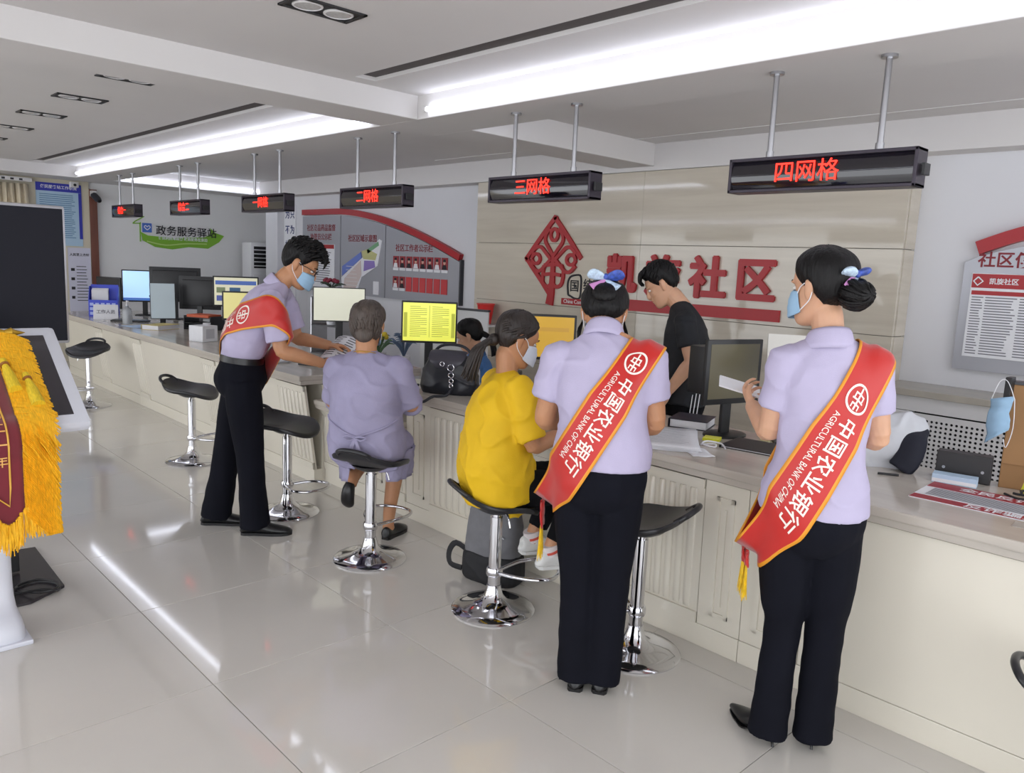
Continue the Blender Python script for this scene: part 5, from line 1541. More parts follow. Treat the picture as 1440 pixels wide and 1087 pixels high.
hand(b, wrL, (0.6, 0.8, -0.1), (0, 0, -1), (0.8, 0.2, 0), 0.4, 0.95); hand(b, wrR, (-0.4, 0.9, -0.1), (0, 0, -1), (-0.8, 0.2, 0), 0.4, 0.95)
limb(b, [(0.06, 0.02, 0.60), (0.05, 0.30, 0.58), (0.03, 0.40, 0.53), (0.015, 0.40, 0.38), (0.0, 0.37, 0.20), (-0.005, 0.355, 0.09), (-0.005, 0.36, 0.05)], [0.085, 0.072, 0.060, 0.052, 0.040, 0.034, 0.036])
limb(b, [(-0.13, 0.02, 0.60), (-0.14, 0.30, 0.59), (-0.16, 0.38, 0.54), (-0.175, 0.32, 0.44), (-0.185, 0.24, 0.38), (-0.19, 0.21, 0.34)], [0.085, 0.072, 0.060, 0.048, 0.036, 0.034])
link('body', remesh(b, 0.0045, 3), SKIN2, p, True, 180)
s = MB()
shirt_body(s, [(-0.03, 0.025, 0.575), (-0.03, 0.02, 0.63), (-0.035, 0.0, 0.76), (-0.04, 0.0, 0.90), (-0.045, 0.015, 1.00), (-0.05, 0.03, 1.065), (neck[0], neck[1], 1.115)],
           [(0.200, 0.150), (0.212, 0.160), (0.198, 0.148), (0.190, 0.135), (0.182, 0.112), (0.140, 0.082), (0.066, 0.060)])
yoke(s, neck, shL, shR, 0.046); sleeve(s, shL, elL, 1.0, 0.068, 0.062); sleeve(s, shR, elR, 1.0, 0.068, 0.062)
limb(s, [elL, V(*elL).lerp(V(*wrL), 0.55)], [0.062, 0.056]); limb(s, [elR, V(*elR).lerp(V(*wrR), 0.55)], [0.062, 0.056])
limb(s, [(0.06, 0.0, 0.60), (0.055, 0.26, 0.59), (0.04, 0.36, 0.56)], [(0.11, 0.10), (0.10, 0.095), (0.085, 0.085)])
limb(s, [(-0.13, 0.0, 0.60), (-0.14, 0.28, 0.60), (-0.16, 0.36, 0.56)], [(0.11, 0.10), (0.10, 0.095), (0.085, 0.085)])
dress = cloth('dress', s, PURP, p, 0.0085, 5, folds(0.013, 7, 8, 14.0))
# skirt hanging below the seat on both sides
for k, (xa, xb, ya, yb, zb) in enumerate(((0.02, 0.15, 0.06, 0.28, 0.44), (-0.20, -0.07, 0.06, 0.28, 0.42))):
    P = []
    n = 22
    for i in range(n + 1):
        f = i / n
        a = -math.pi / 2 + math.pi * f if k == 0 else math.pi / 2 + math.pi * f
        cx, cy = (xa + xb) / 2, (ya + yb) / 2
        rx, ry = (xb - xa) / 2 + 0.03, (yb - ya) / 2 + 0.05
        P.append([V(cx + rx * math.cos(a) * (1 - 0.10 * (j / 6)) + 0.008 * math.sin(i * 1.9 + j), cy + ry * math.sin(a) + 0.006 * math.sin(i * 1.3), 0.60 + (zb - 0.60) * j / 6) for j in range(7)])
    o = MB().grid(P).build('skirt_fold', PURP, dress, True, angle=180)
    md = o.modifiers.new('thickness', 'SOLIDIFY'); md.thickness = 0.003
tb = bvh_of(dress)
tie = MB()
for sx in (-1, 1):
    pts = []
    for i in range(9):
        f = i / 8
        x = -0.035 + sx * (0.19 * (1 - f)); z = 0.80 - 0.085 * f ** 0.7
        h_ = tb.ray_cast(V(x, -0.6, z), V(0, 1, 0))
        pts.append(tuple((h_[0] if h_[0] is not None else V(x, -0.12, z)) + V(0, -0.006, 0)))
    tie.tube(pts, 0.006, 8)
h_ = tb.ray_cast(V(-0.035, -0.6, 0.71), V(0, 1, 0)); c = h_[0] + V(0, -0.012, 0)
for sx in (-1, 1):
    tie.loft([tuple(c), tuple(c + V(sx * 0.03, -0.01, 0.012)), tuple(c + V(sx * 0.06, -0.006, 0.004)), tuple(c + V(sx * 0.03, -0.004, -0.012)), tuple(c)], [0.005] * 5, (0, 1, 0), 8, 4)
    tie.loft([tuple(c), tuple(c + V(sx * 0.015, -0.008, -0.04)), tuple(c + V(sx * 0.03, -0.006, -0.085))], [(0.008, 0.003), (0.010, 0.003), (0.011, 0.002)], (0, 1, 0), 8, 3)
tie.build('waist_tie', PURP, dress, True)
shoe(p, (-0.01, 0.30, 0.0), (0.05, 0.52, 0.0), SHOEB, 0.042, 0.055)
sh2 = MB(); sh2.loft([(-0.19, 0.205, 0.355), (-0.195, 0.19, 0.32), (-0.20, 0.19, 0.27), (-0.205, 0.21, 0.23), (-0.21, 0.225, 0.21)], [(0.028, 0.030), (0.036, 0.034), (0.040, 0.026), (0.036, 0.018), (0.016, 0.008)], (0, 1, 0.3), 16, 3)
sh2.build('shoe', SHOEB, p, True, angle=180)
h = MB(); hair_cap(h, Mh, [(0, 44), (45, 38), (62, 18), (78, -5), (90, 6), (104, -6), (116, -34), (140, -48), (180, -52)], 0.017, 0.012, 9.0, 0.008)
h.ell((0, -0.085, -0.045), (0.052, 0.030, 0.045), 16, 10, Mh)
rnd = random.Random(4)
for k in range(150):
    az = math.pi + rnd.uniform(-1.2, 1.2); el = rnd.uniform(-0.45, 0.9)
    d = adir(az, el); c = HC + d * (head_r(d) + 0.014); t_ = adir(az + rnd.uniform(-0.15, 0.15), el - 0.55); e_ = HC + t_ * (head_r(t_) + 0.016)
    lock(h, Mh, [tuple(c), tuple(c.lerp(e_, 0.5) + d * 0.007), tuple(e_)], 0.008, 6)
h.build('hair', HAIRG, p, True, angle=180)
mask(p, Mh, MASKB); eyes(p, Mh, False)
MB().tube([tuple(V(neck[0], neck[1], 0) + V(0.068 * math.sin(a), 0.066 * math.cos(a), 1.128 + 0.018 * math.cos(a) * -1)) for a in [i * math.pi / 12 for i in range(24)]], 0.0022, 6, closed=True).build('necklace', mat('gold_chain', (206, 164, 60), 0.3, metal=1.0), p, True)

# ---------------------------------------------------------------- visitor in yellow
F3 = (0.35, 0.94)
p = person('visitor in a bright yellow shirt and mask sitting on a stool', (-2.59, 2.42), F3)
YEL = mat('yellow_cotton', (228, 184, 16), 0.75, var=0.06, scale=5, bump=0.12, bscale=200)
neck = (0.0, 0.020, 1.135)
shL, shR = (-0.165, 0.03, 1.075), (0.165, 0.02, 1.080)
elL, elR = (-0.21, 0.12, 0.86), (0.205, 0.075, 0.845)
wrL, wrR = (-0.08, 0.34, 0.885), (0.115, 0.305, 0.880)
Mh = head_matrix((0.0, 0.062, 1.290), (0.05, 0.94, -0.34))
b = MB(); head_geo(b, Mh); neck_to_head(b, neck, Mh, 0.050)
b.loft([(0, -0.03, 0.63), (0, -0.03, 0.78), (0, -0.01, 0.95), (0, 0.01, 1.07), neck], [(0.12, 0.09), (0.11, 0.08), (0.12, 0.08), (0.11, 0.06), (0.05, 0.05)], (0, 1, 0), 18, 3)
arm(b, shL, elL, wrL, 1.0); arm(b, shR, elR, wrR, 1.0)
hand(b, wrL, (0.4, 0.9, -0.1), (0, 0, -1), (0.8, 0.2, 0), 0.5, 0.95); hand(b, wrR, (-0.2, 0.95, -0.05), (-0.2, 0, -1), (-0.8, 0.2, 0.3), 0.5, 0.95)
for sx in (-1, 1):
    limb(b, [(sx * 0.09, 0, 0.60), (sx * 0.10, 0.34, 0.60), (sx * 0.10, 0.25, 0.34), (sx * 0.10, 0.235, 0.27)], [0.06, 0.05, 0.036, 0.036])
link('body', remesh(b, 0.0045, 3), SKIN2, p, True, 180)
s = MB()
shirt_body(s, [(0.0, 0.0, 0.555), (0.0, -0.005, 0.61), (0.0, -0.02, 0.74), (0.0, -0.02, 0.88), (0.0, 0.0, 1.0), (0.0, 0.01, 1.075), (neck[0], neck[1], 1.125)],
           [(0.185, 0.155), (0.195, 0.162), (0.195, 0.160), (0.186, 0.142), (0.178, 0.118), (0.135, 0.084), (0.064, 0.060)])
yoke(s, neck, shL, shR, 0.044); sleeve(s, shL, elL, 0.88, 0.062, 0.074); sleeve(s, shR, elR, 0.88, 0.062, 0.074)
limb(s, [(0.0, 0.06, 0.60), (0.02, 0.17, 0.60)], [(0.16, 0.07), (0.13, 0.055)])
cloth('t_shirt', s, YEL, p, 0.0085, 5, folds(0.015, 7, 8, 21.0))
tq = MB()
tq.loft([(0, 0.0, 0.68), (0, 0.0, 0.62), (0, 0.0, 0.575)], [(0.13, 0.10), (0.15, 0.12), (0.13, 0.10)], (0, 1, 0), 22, 3)
for sx in (-1, 1):
    limb(tq, [(sx * 0.085, 0.0, 0.61), (sx * 0.10, 0.20, 0.61), (sx * 0.105, 0.335, 0.605), (sx * 0.105, 0.355, 0.56), (sx * 0.105, 0.31, 0.46), (sx * 0.105, 0.265, 0.35)], [0.088, 0.082, 0.072, 0.066, 0.058, 0.050])
cloth('trousers', tq, BLKT, p, 0.008, 4, folds(0.006, 8, 8, 2.0))
SNEAK = mat('white_leather', (226, 226, 224), 0.4)
for sx in (-1, 1):
    MB().loft([(sx * 0.10, 0.245, 0.285), (sx * 0.10, 0.232, 0.335)], [(0.043, 0.046), (0.042, 0.044)], (0, 1, 0), 16).build('sock', mat('sock_white', (222, 214, 214), 0.8), p, True)
    MB().loft([(sx * 0.10, 0.244, 0.300), (sx * 0.10, 0.240, 0.312)], [(0.0445, 0.0475), (0.044, 0.0465)], (0, 1, 0), 16).build('sock_stripe', mat('stripe_red', (206, 84, 70), 0.8), p, True)
    so_ = shoe(p, (sx * 0.10, 0.175, 0.222), (sx * 0.105, 0.435, 0.214), SNEAK, 0.045, 0.10, name='sneaker')
    MB().loft([(sx * 0.10 + 0.042, 0.27, 0.262), (sx * 0.10 + 0.046, 0.31, 0.250), (sx * 0.10 + 0.042, 0.35, 0.252)], [(0.004, 0.006), (0.005, 0.010), (0.003, 0.004)], (0, 0, 1), 8, 3).build('side_mark', BLACKP, so_, True)
h = MB(); hair_cap(h, Mh, HL_LONG, 0.016, 0.008, 12.0, 0.005)
h.ell((0, -0.105, -0.035), (0.028, 0.028, 0.03), 14, 8, Mh)
rnd = random.Random(6)
for k in range(70):
    a, c_ = rnd.uniform(-1, 1), rnd.uniform(-1, 1)
    lock(h, Mh, [(a * 0.015, -0.10, -0.03 + c_ * 0.015), (a * 0.03 - 0.01, -0.150 + c_ * 0.012, -0.085 + c_ * 0.01), (a * 0.04 - 0.02, -0.150 + c_ * 0.02, -0.155), (a * 0.045 - 0.03, -0.140 + c_ * 0.03, -0.225 - abs(a) * 0.03)], 0.010, 6)
for k in range(70):
    az = rnd.choice((-1, 1)) * rnd.uniform(0.4, 2.6); el = rnd.uniform(0.2, 1.2)
    if not scalp_ok(HL_LONG, az + math.copysign(0.5, az), el - 0.35) or not scalp_ok(HL_LONG, az, el): continue
    d = adir(az, el); c = HC + d * (head_r(d) + 0.012); t_ = adir(az + math.copysign(0.5, az), el - 0.35); e_ = HC + t_ * (head_r(t_) + 0.013)
    lock(h, Mh, [tuple(c), tuple(c.lerp(e_, 0.5) + d * 0.006), tuple(e_)], 0.008, 6)
h.build('hair', HAIRB, p, True, angle=180)
mask(p, Mh, MASKW); eyes(p, Mh, False)

# ---------------------------------------------------------------- staff member in black behind the counter
F6 = (-0.85, -0.52)
p = person('staff person in black shirt standing behind the counter looking down', (-2.70, 3.96), F6)
BLK = mat('black_cotton', (22, 24, 30), 0.8, var=0.12, scale=6)
J = dict(hip=(0.0, -0.05, 0.86), belt=(0, -0.045, 1.0), hipL=(-0.08, -0.05, 0.83), hipR=(0.08, -0.05, 0.83), knL=(-0.09, -0.02, 0.45), knR=(0.09, -0.02, 0.45), anL=(-0.09, -0.04, 0.09), anR=(0.09, -0.04, 0.09))
neck = (0.0, 0.015, 1.440)
shL, shR = (-0.180, -0.035, 1.350), (0.180, 0.0, 1.350)
elL, elR = (-0.215, -0.085, 1.125), (0.215, 0.04, 1.12)
wrL, wrR = (-0.190, 0.030, 0.945), (0.15, 0.20, 0.98)
Mh = head_matrix((0.0, 0.125, 1.545), (0.0, 0.84, -0.54))
b = MB(); head_geo(b, Mh); neck_to_head(b, neck, Mh, 0.056)
b.loft([(0, -0.05, 0.87), (0, -0.05, 1.05), (0, -0.03, 1.22), (0, -0.01, 1.37), neck], [(0.11, 0.08), (0.10, 0.07), (0.12, 0.08), (0.12, 0.06), (0.055, 0.055)], (0, 1, 0), 18, 3)
arm(b, shL, elL, wrL, 1.05); arm(b, shR, elR, wrR, 1.05)
hand(b, wrL, (0.1, 0.55, -0.8), (0.9, 0.2, 0), (0.0, 0.9, 0.2), 0.45, 0.98); hand(b, wrR, (-0.2, 0.8, -0.5), (-0.3, 0.2, -0.9), (-0.8, 0.3, 0.2), 0.5, 0.98)
for s in ('L', 'R'):
    limb(b, [J['hip'], J['kn' + s], J['an' + s], (J['an' + s][0], 0.0, 0.06)], [0.06, 0.05, 0.036, 0.034])
link('body', remesh(b, 0.0045, 3), SKIN, p, True, 180)
s = MB()
shirt_body(s, [(0.0, -0.05, 0.86), (0.0, -0.055, 0.95), (0.0, -0.055, 1.08), (0.0, -0.04, 1.22), (0.0, -0.025, 1.32), (0.0, -0.005, 1.385), (neck[0], neck[1], 1.430)],
           [(0.182, 0.140), (0.178, 0.136), (0.170, 0.130), (0.178, 0.132), (0.176, 0.112), (0.135, 0.085), (0.066, 0.062)])
yoke(s, neck, shL, shR, 0.046); sleeve(s, shL, elL, 0.62, 0.066, 0.064); sleeve(s, shR, elR, 0.62, 0.066, 0.064)
cloth('t_shirt', s, BLK, p, 0.0085, 5, folds(0.008, 7, 7, 31.0))
trousers(p, J, BLKT, 1.0, (0.170, 0.125), 0.095, 0.075, 0.08, 0.04, seed=4.0)
for sx in (-1, 1):
    shoe(p, (sx * 0.09, -0.10, 0), (sx * 0.10, 0.17, 0), SHOEB, 0.046, 0.085)
st = MB()
for k in range(3):
    st.tube([(-0.165 + 0.0, -0.15 + 0.02 * k, 0.98), (-0.178, -0.14 + 0.02 * k, 0.85), (-0.175, -0.13 + 0.02 * k, 0.72)], 0.003, 6)
st.build('side_stripes', PAPER, p)
h = MB(); hair_cap(h, Mh, HL_SHORT, 0.018, 0.022, 15.0, 0.007)
rnd = random.Random(13)
for k in range(70):
    x = rnd.uniform(-0.065, 0.065); z = rnd.uniform(0.0, 0.02)
    lock(h, Mh, [(x * 0.7, 0.040, 0.118 + z), (x, 0.080, 0.108 + z), (x * 1.1, 0.104, 0.086), (x * 1.15 + rnd.uniform(-0.01, 0.01), 0.100 + rnd.uniform(-0.006, 0.004), 0.064 + rnd.uniform(-0.012, 0.012))], 0.009, 6)
for k in range(120):
    az = rnd.uniform(-math.pi, math.pi); el = rnd.uniform(0.3, 1.4)
    if not scalp_ok(HL_SHORT, az * 0.8, el - 0.3): continue
    d = adir(az, el); c = HC + d * (head_r(d) + 0.018 + 0.012 * max(0, d.z)); t_ = adir(az * 0.8, el - 0.3); e_ = HC + t_ * (head_r(t_) + 0.022 + 0.010 * max(0, t_.z))
    lock(h, Mh, [tuple(c), tuple(c.lerp(e_, 0.5) + d * 0.010), tuple(e_)], 0.009, 6)
h.build('hair', HAIRM, p, True, angle=180)
eyes(p, Mh)

# ---------------------------------------------------------------- seated clerk in blue
F7 = (-0.76, -0.65)
p = person('seated clerk in a blue top with dark ponytail behind the yellow screen', (-4.46, 3.90), F7)
BLUS = mat('blue_cotton', (70, 118, 178), 0.75, var=0.1, scale=6)
neck = (0.0, 0.015, 0.945)
shL, shR = (-0.155, 0.0, 0.880), (0.155, 0.0, 0.880)
elL, elR = (-0.20, 0.08, 0.66), (0.20, 0.10, 0.66)
wrL, wrR = (-0.12, 0.27, 0.745), (0.12, 0.27, 0.745)
Mh = head_matrix((0.0, 0.065, 1.075), (0.10, 0.90, -0.42))
b = MB(); head_geo(b, Mh); neck_to_head(b, neck, Mh, 0.048)
b.loft([(0, -0.03, 0.48), (0, -0.03, 0.64), (0, -0.01, 0.78), (0, 0.0, 0.88), neck], [(0.12, 0.09), (0.10, 0.07), (0.11, 0.07), (0.11, 0.06), (0.05, 0.05)], (0, 1, 0), 18, 3)
arm(b, shL, elL, wrL, 0.95); arm(b, shR, elR, wrR, 0.95)
hand(b, wrL, (0.3, 0.95, 0), (0, 0, -1), (0.8, 0.2, 0), 0.4, 0.92); hand(b, wrR, (-0.3, 0.95, 0), (0, 0, -1), (-0.8, 0.2, 0), 0.4, 0.92)
for sx in (-1, 1):
    limb(b, [(sx * 0.09, 0, 0.50), (sx * 0.10, 0.38, 0.50), (sx * 0.10, 0.36, 0.10), (sx * 0.10, 0.40, 0.05)], [0.06, 0.05, 0.036, 0.034])
link('body', remesh(b, 0.005, 3), SKIN, p, True, 180)
s = MB()
shirt_body(s, [(0.0, -0.03, 0.47), (0.0, -0.03, 0.62), (0.0, -0.015, 0.76), (0.0, 0.0, 0.86), (0.0, 0.008, 0.905), (neck[0], neck[1], 0.940)], [(0.17, 0.13), (0.155, 0.12), (0.160, 0.12), (0.160, 0.098), (0.125, 0.075), (0.062, 0.058)])
yoke(s, neck, shL, shR, 0.042); sleeve(s, shL, elL, 0.95, 0.060, 0.060); sleeve(s, shR, elR, 0.95, 0.060, 0.060)
bs = cloth('blouse', s, BLUS, p, 0.009, 5, folds(0.007, 7, 7, 41.0))
collar(bs, (neck[0], neck[1], 0.94), (0, 0.2, 1), (0, 1, -0.2), BLUS, 0.060, 0.056)
tq = MB(); tq.loft([(0, -0.03, 0.60), (0, -0.03, 0.50), (0, -0.02, 0.46)], [(0.155, 0.12), (0.17, 0.14), (0.14, 0.11)], (0, 1, 0), 20, 3)
for sx in (-1, 1):
    limb(tq, [(sx * 0.085, 0, 0.51), (sx * 0.10, 0.30, 0.51), (sx * 0.10, 0.40, 0.46), (sx * 0.10, 0.38, 0.25), (sx * 0.10, 0.36, 0.06)], [0.085, 0.078, 0.068, 0.058, 0.058])
cloth('trousers', tq, BLKT, p, 0.009, 4)
for sx in (-1, 1):
    shoe(p, (sx * 0.10, 0.30, 0), (sx * 0.10, 0.54, 0), SHOEB, 0.042, 0.08)
h = MB(); hair_cap(h, Mh, HL_LONG, 0.018, 0.010, 18.0, 0.004)
rnd = random.Random(16)
for k in range(60):
    a, c_ = rnd.uniform(-1, 1), rnd.uniform(-1, 1)
    lock(h, Mh, [(a * 0.02, -0.09, 0.0 + c_ * 0.02), (a * 0.03, -0.135, -0.05 + c_ * 0.01), (a * 0.035, -0.14 + c_ * 0.015, -0.13), (a * 0.03, -0.12 + c_ * 0.02, -0.20)], 0.010, 6)
h.build('hair', HAIRM, p, True, angle=180)
eyes(p, Mh)
ch = thing('office_chair', 'dark office chair under the clerk in blue', 'chair', (-4.44, 3.92, 0), hd(*F7))
MB().bbox(-0.23, 0.23, -0.22, 0.24, 0.37, 0.405, 0.015).build('seat', BLACKP, ch, True)
MB().bbox(-0.21, 0.21, -0.30, -0.265, 0.46, 0.82, 0.015).build('backrest', BLACKP, ch, True)
MB().bbox(-0.03, 0.03, -0.275, -0.18, 0.345, 0.52, 0.008).build('back_bracket', BLACKP, ch)
MB().cyl((0, 0, 0.06), (0, 0, 0.37), 0.025).build('column', STEEL, ch, True)
for k in range(5):
    MB().bbox(0.0, 0.27, -0.02, 0.02, 0.03, 0.06, 0.006, RZ(k * 2 * math.pi / 5)).build('leg', BLACKP, ch)
# ================================================================== THINGS ON AND BEHIND THE COUNTER
ZA, ZB, ZC = 0.83, 0.62, 0.79
def monitor(label, x, y, z, yaw, w, h, zc, screen, depth=0.045, tilt=0.0, body=BLACKP, lines_=None, b=0.014, group='desktop monitors'):
    """yaw: direction (dx, dy) the screen faces; zc height of the screen centre above the base"""
    t = thing('monitor', label, 'monitor', (x, y, z), hd(*yaw) + math.pi, group)     # local -y faces out
    M = TR(0, 0, zc) @ RX(tilt)
    fr = MB().bbox(-w / 2, w / 2, -0.012, 0.012, -h / 2, h / 2, 0.005, M)
    fr.bbox(-w / 2 + 0.04, w / 2 - 0.04, 0.010, depth, -h / 2 + 0.04, h / 2 - 0.04, 0.012, M)
    fr.build('housing', body, t, True)
    sc = MB().bbox(-w / 2 + b, w / 2 - b, -0.0135, -0.011, -h / 2 + b * 1.3, h / 2 - b, 0.0005, M).build('screen', screen, t)
    if lines_:
        lines_(sc, M, w / 2 - b, h / 2 - b * 1.3)
    MB().bbox(-0.03, 0.03, 0.014, 0.036, 0.008, zc - 0.02, 0.006).build('stand_neck', body, t)
    MB().lathe([(0.001, 0.0), (0.105, 0.0), (0.105, 0.008), (0.09, 0.014), (0.001, 0.016)], (0, 0.02, 0), 28, Matrix.Diagonal((1.15, 0.85, 1, 1))).build('stand_base', body, t, True)
    return t
def scr(name, col, p=0.0, rough=0.25):
    return mat(name, col, rough, emit=col if p else None, power=p)
OFF = scr('screen_off', (30, 30, 36))
PAPL = mat('screen_dark_text', (120, 118, 40), 0.6)
def doc_lines(sc, M, hw, hh):
    q = MB()
    for c in (-1, 1):
        for i in range(16):
            x0 = c * hw * 0.42 - hw * 0.32; x1 = x0 + hw * (0.64 if i % 5 else 0.4); z = hh * 0.82 - i * hh * 0.105
            q.add([M @ V(x0, -0.0142, z), M @ V(x1, -0.0142, z), M @ V(x1, -0.0142, z + hh * 0.02), M @ V(x0, -0.0142, z + hh * 0.02)], [(0, 1, 2, 3)])
    q.add([M @ V(-0.0012, -0.0142, -hh * 0.8), M @ V(0.0012, -0.0142, -hh * 0.8), M @ V(0.0012, -0.0142, hh * 0.9), M @ V(-0.0012, -0.0142, hh * 0.9)], [(0, 1, 2, 3)])
    q.build('document_text', PAPL, sc)
    q = MB()
    for c in (-1, 1):
        x0, x1 = sorted((c * hw * 0.84, c * hw * 0.97))
        q = MB(); q.add([M @ V(x0, -0.0141, -hh * 0.8), M @ V(x1, -0.0141, -hh * 0.8), M @ V(x1, -0.0141, hh * 0.5), M @ V(x0, -0.0141, hh * 0.5)], [(0, 1, 2, 3)])
        q.build('side_margin', mat('screen_olive', (160, 164, 60), 0.5, emit=(160, 164, 60), power=0.45), sc)
def pages(cols):
    def fn(sc, M, hw, hh):
        for k, (x0, x1, z0, z1, col) in enumerate(cols):
            MB().add([M @ V(x0 * hw, -0.0142, z0 * hh), M @ V(x1 * hw, -0.0142, z0 * hh), M @ V(x1 * hw, -0.0142, z1 * hh), M @ V(x0 * hw, -0.0142, z1 * hh)], [(0, 1, 2, 3)]).build('window_pane', scr('screen_%d_%d_%d' % col, col, 0.3), sc)
    return fn
yawc = lambda x, y: (-x, -y)        # towards the visitors' side where the camera stands
# lowered and far worktops
monitor('monitor with bright yellow document pages beside the handbag', -4.50, 3.46, ZB, (0.80, -0.60), 0.40, 0.30, 0.575, scr('screen_yellow', (222, 224, 92), 0.42), lines_=doc_lines, b=0.012)
monitor('monitor with blank cream screen next to the bending man', -5.66, 3.42, ZC, (0.86, -0.50), 0.42, 0.28, 0.455, scr('screen_cream', (206, 206, 188), 0.32), b=0.007)
monitor('monitor with pale blue landscape picture on its screen', -10.45, 3.50, ZC, (0.93, -0.36), 0.52, 0.40, 0.37, scr('screen_sky', (170, 208, 240), 0.5), lines_=pages([(-1, 1, -1, -0.82, (60, 110, 190)), (0.2, 0.85, -0.75, -0.62, (40, 70, 80)), (0.62, 0.68, -0.62, -0.35, (40, 60, 70))]))
monitor('monitor back seen tall and dark behind the landscape screen', -9.85, 3.66, ZC, (-0.85, 0.4), 0.58, 0.42, 0.42, OFF)
monitor('dark monitor back next to the orange tray', -9.1, 3.66, ZC, (-0.80, 0.55), 0.46, 0.38, 0.36, OFF)
monitor('monitor with blue and yellow web page behind the bending man', -8.10, 3.64, ZC, (0.93, -0.36), 0.46, 0.32, 0.43, scr('screen_page', (200, 198, 172), 0.35), lines_=pages([(-0.95, 0.95, 0.5, 0.8, (70, 96, 160)), (-0.9, -0.5, -0.1, 0.3, (110, 120, 90)), (-0.3, 0.2, -0.1, 0.3, (60, 90, 120)), (-0.9, -0.4, -0.7, -0.3, (80, 90, 150))]))
monitor('small monitor with pale yellow screen just behind the bending man', -7.35, 3.36, ZC, (0.90, -0.42), 0.36, 0.28, 0.33, scr('screen_pale_yellow', (206, 198, 130), 0.35))
monitor('dark monitor turned sideways beside the blue file rack', -10.92, 3.22, ZC, (0.45, -0.9), 0.40, 0.40, 0.26, OFF)
monitor('portrait grey display panel tilted on a slim stand', -9.05, 3.22, ZC, (0.97, -0.25), 0.26, 0.40, 0.27, scr('screen_grey', (158, 170, 176), 0.2), tilt=-0.12, b=0.006, group='counter displays')
# near worktop
monitor('square dark monitor facing along the counter beside the folders', -2.03, 3.45, ZA, (0.97, -0.24), 0.37, 0.32, 0.325, scr('screen_olive_off', (98, 92, 70), 0.0, 0.3), depth=0.16, b=0.022)
monitor('monitor with amber screen between the yellow shirt and the sash', -3.33, 3.48, ZA, (0.72, -0.69), 0.34, 0.28, 0.37, scr('screen_amber', (190, 150, 56), 0.3), lines_=pages([(-0.8, 0.8, 0.3, 0.5, (180, 140, 60))]))

def keyboard(label, x, y, z, rz, w=0.42):
    t = thing('keyboard', label, 'keyboard', (x, y, z), rz, 'keyboards')
    MB().bbox(-w / 2, w / 2, -0.07, 0.07, 0.0, 0.016, 0.005).build('case', BLACKP, t)
    kb = MB()
    for r in range(5):
        for c in range(14):
            x0 = -w / 2 + 0.014 + c * (w - 0.028) / 14
            kb.box(x0, x0 + (w - 0.028) / 14 - 0.003, -0.060 + r * 0.0245, -0.039 + r * 0.0245, 0.0162, 0.021)
    k = kb.build('keys', DARKP, t); k['kind'] = 'stuff'
    return t
keyboard('black keyboard before the cream screen', -5.35, 3.12, ZC, 0.45)
keyboard('black keyboard lying before the amber screen', -2.98, 3.22, ZA, 0.55)
keyboard('black keyboard before the landscape screen', -9.6, 3.05, ZC, 0.9, 0.40)

def sheets(label, x, y, z, rz, w, l, n, m=PAPER, cat='papers', name='paper_stack', curl=0.0):
    t = thing(name, label, cat, (x, y, z), rz)
    for i in range(n):
        a = random.uniform(-0.06, 0.06) if n > 1 else 0
        P = [[V(-w / 2 + w * u_ / 8, -l / 2 + l * v_ / 8, 0.0030 + i * 0.004 + curl * (u_ / 8) ** 3 + 0.0015 * math.sin(u_ + v_ + i)) for v_ in range(9)] for u_ in range(9)]
        mb = MB(); mb.grid(P); mb.v = [tuple(RZ(a) @ V(*q_)) for q_ in mb.v]
        o = mb.build('sheet', m, t, True)
        md = o.modifiers.new('thickness', 'SOLIDIFY'); md.thickness = 0.002; md.offset = 0
    return t
def printed(parent, w, l, z, n=10):
    q = MB()
    for i in range(n):
        y = l / 2 - 0.03 - i * (l - 0.06) / n
        q.add([V(-w / 2 + 0.02, y, z), V(w / 2 - 0.02 - random.random() * 0.05, y, z), V(w / 2 - 0.03, y + 0.004, z), V(-w / 2 + 0.02, y + 0.004, z)], [(0, 1, 2, 3)])
    q.build('print_lines', GREYINK, parent)
t = sheets('thick stack of white forms near the leaning woman elbow', -2.16, 3.08, ZA, 0.62, 0.34, 0.46, 5); printed(t, 0.30, 0.42, 0.0228, 12)
sheets('small loose white slip at the edge of the worktop', -1.90, 3.00, ZA, 0.9, 0.10, 0.16, 1, cat='paper', name='paper_slip')
sheets('white sheet with curled corner under the raised elbow', -1.50, 3.24, ZA, 0.3, 0.20, 0.28, 1, cat='paper', name='paper_sheet', curl=0.02)
sheets('pale blue sheet lying by the sanitiser bottle', -8.95, 2.95, ZC, 0.3, 0.30, 0.30, 1, mat('pale_blue_paper', (190, 212, 240), 0.7), cat='paper', name='paper_sheet')
sheets('white papers piled beside the bending man', -5.80, 2.93, ZC, 0.3, 0.28, 0.38, 4)
sheets('white documents on the lowered worktop before the visitor', -4.62, 3.05, ZB, 0.3, 0.36, 0.42, 3)

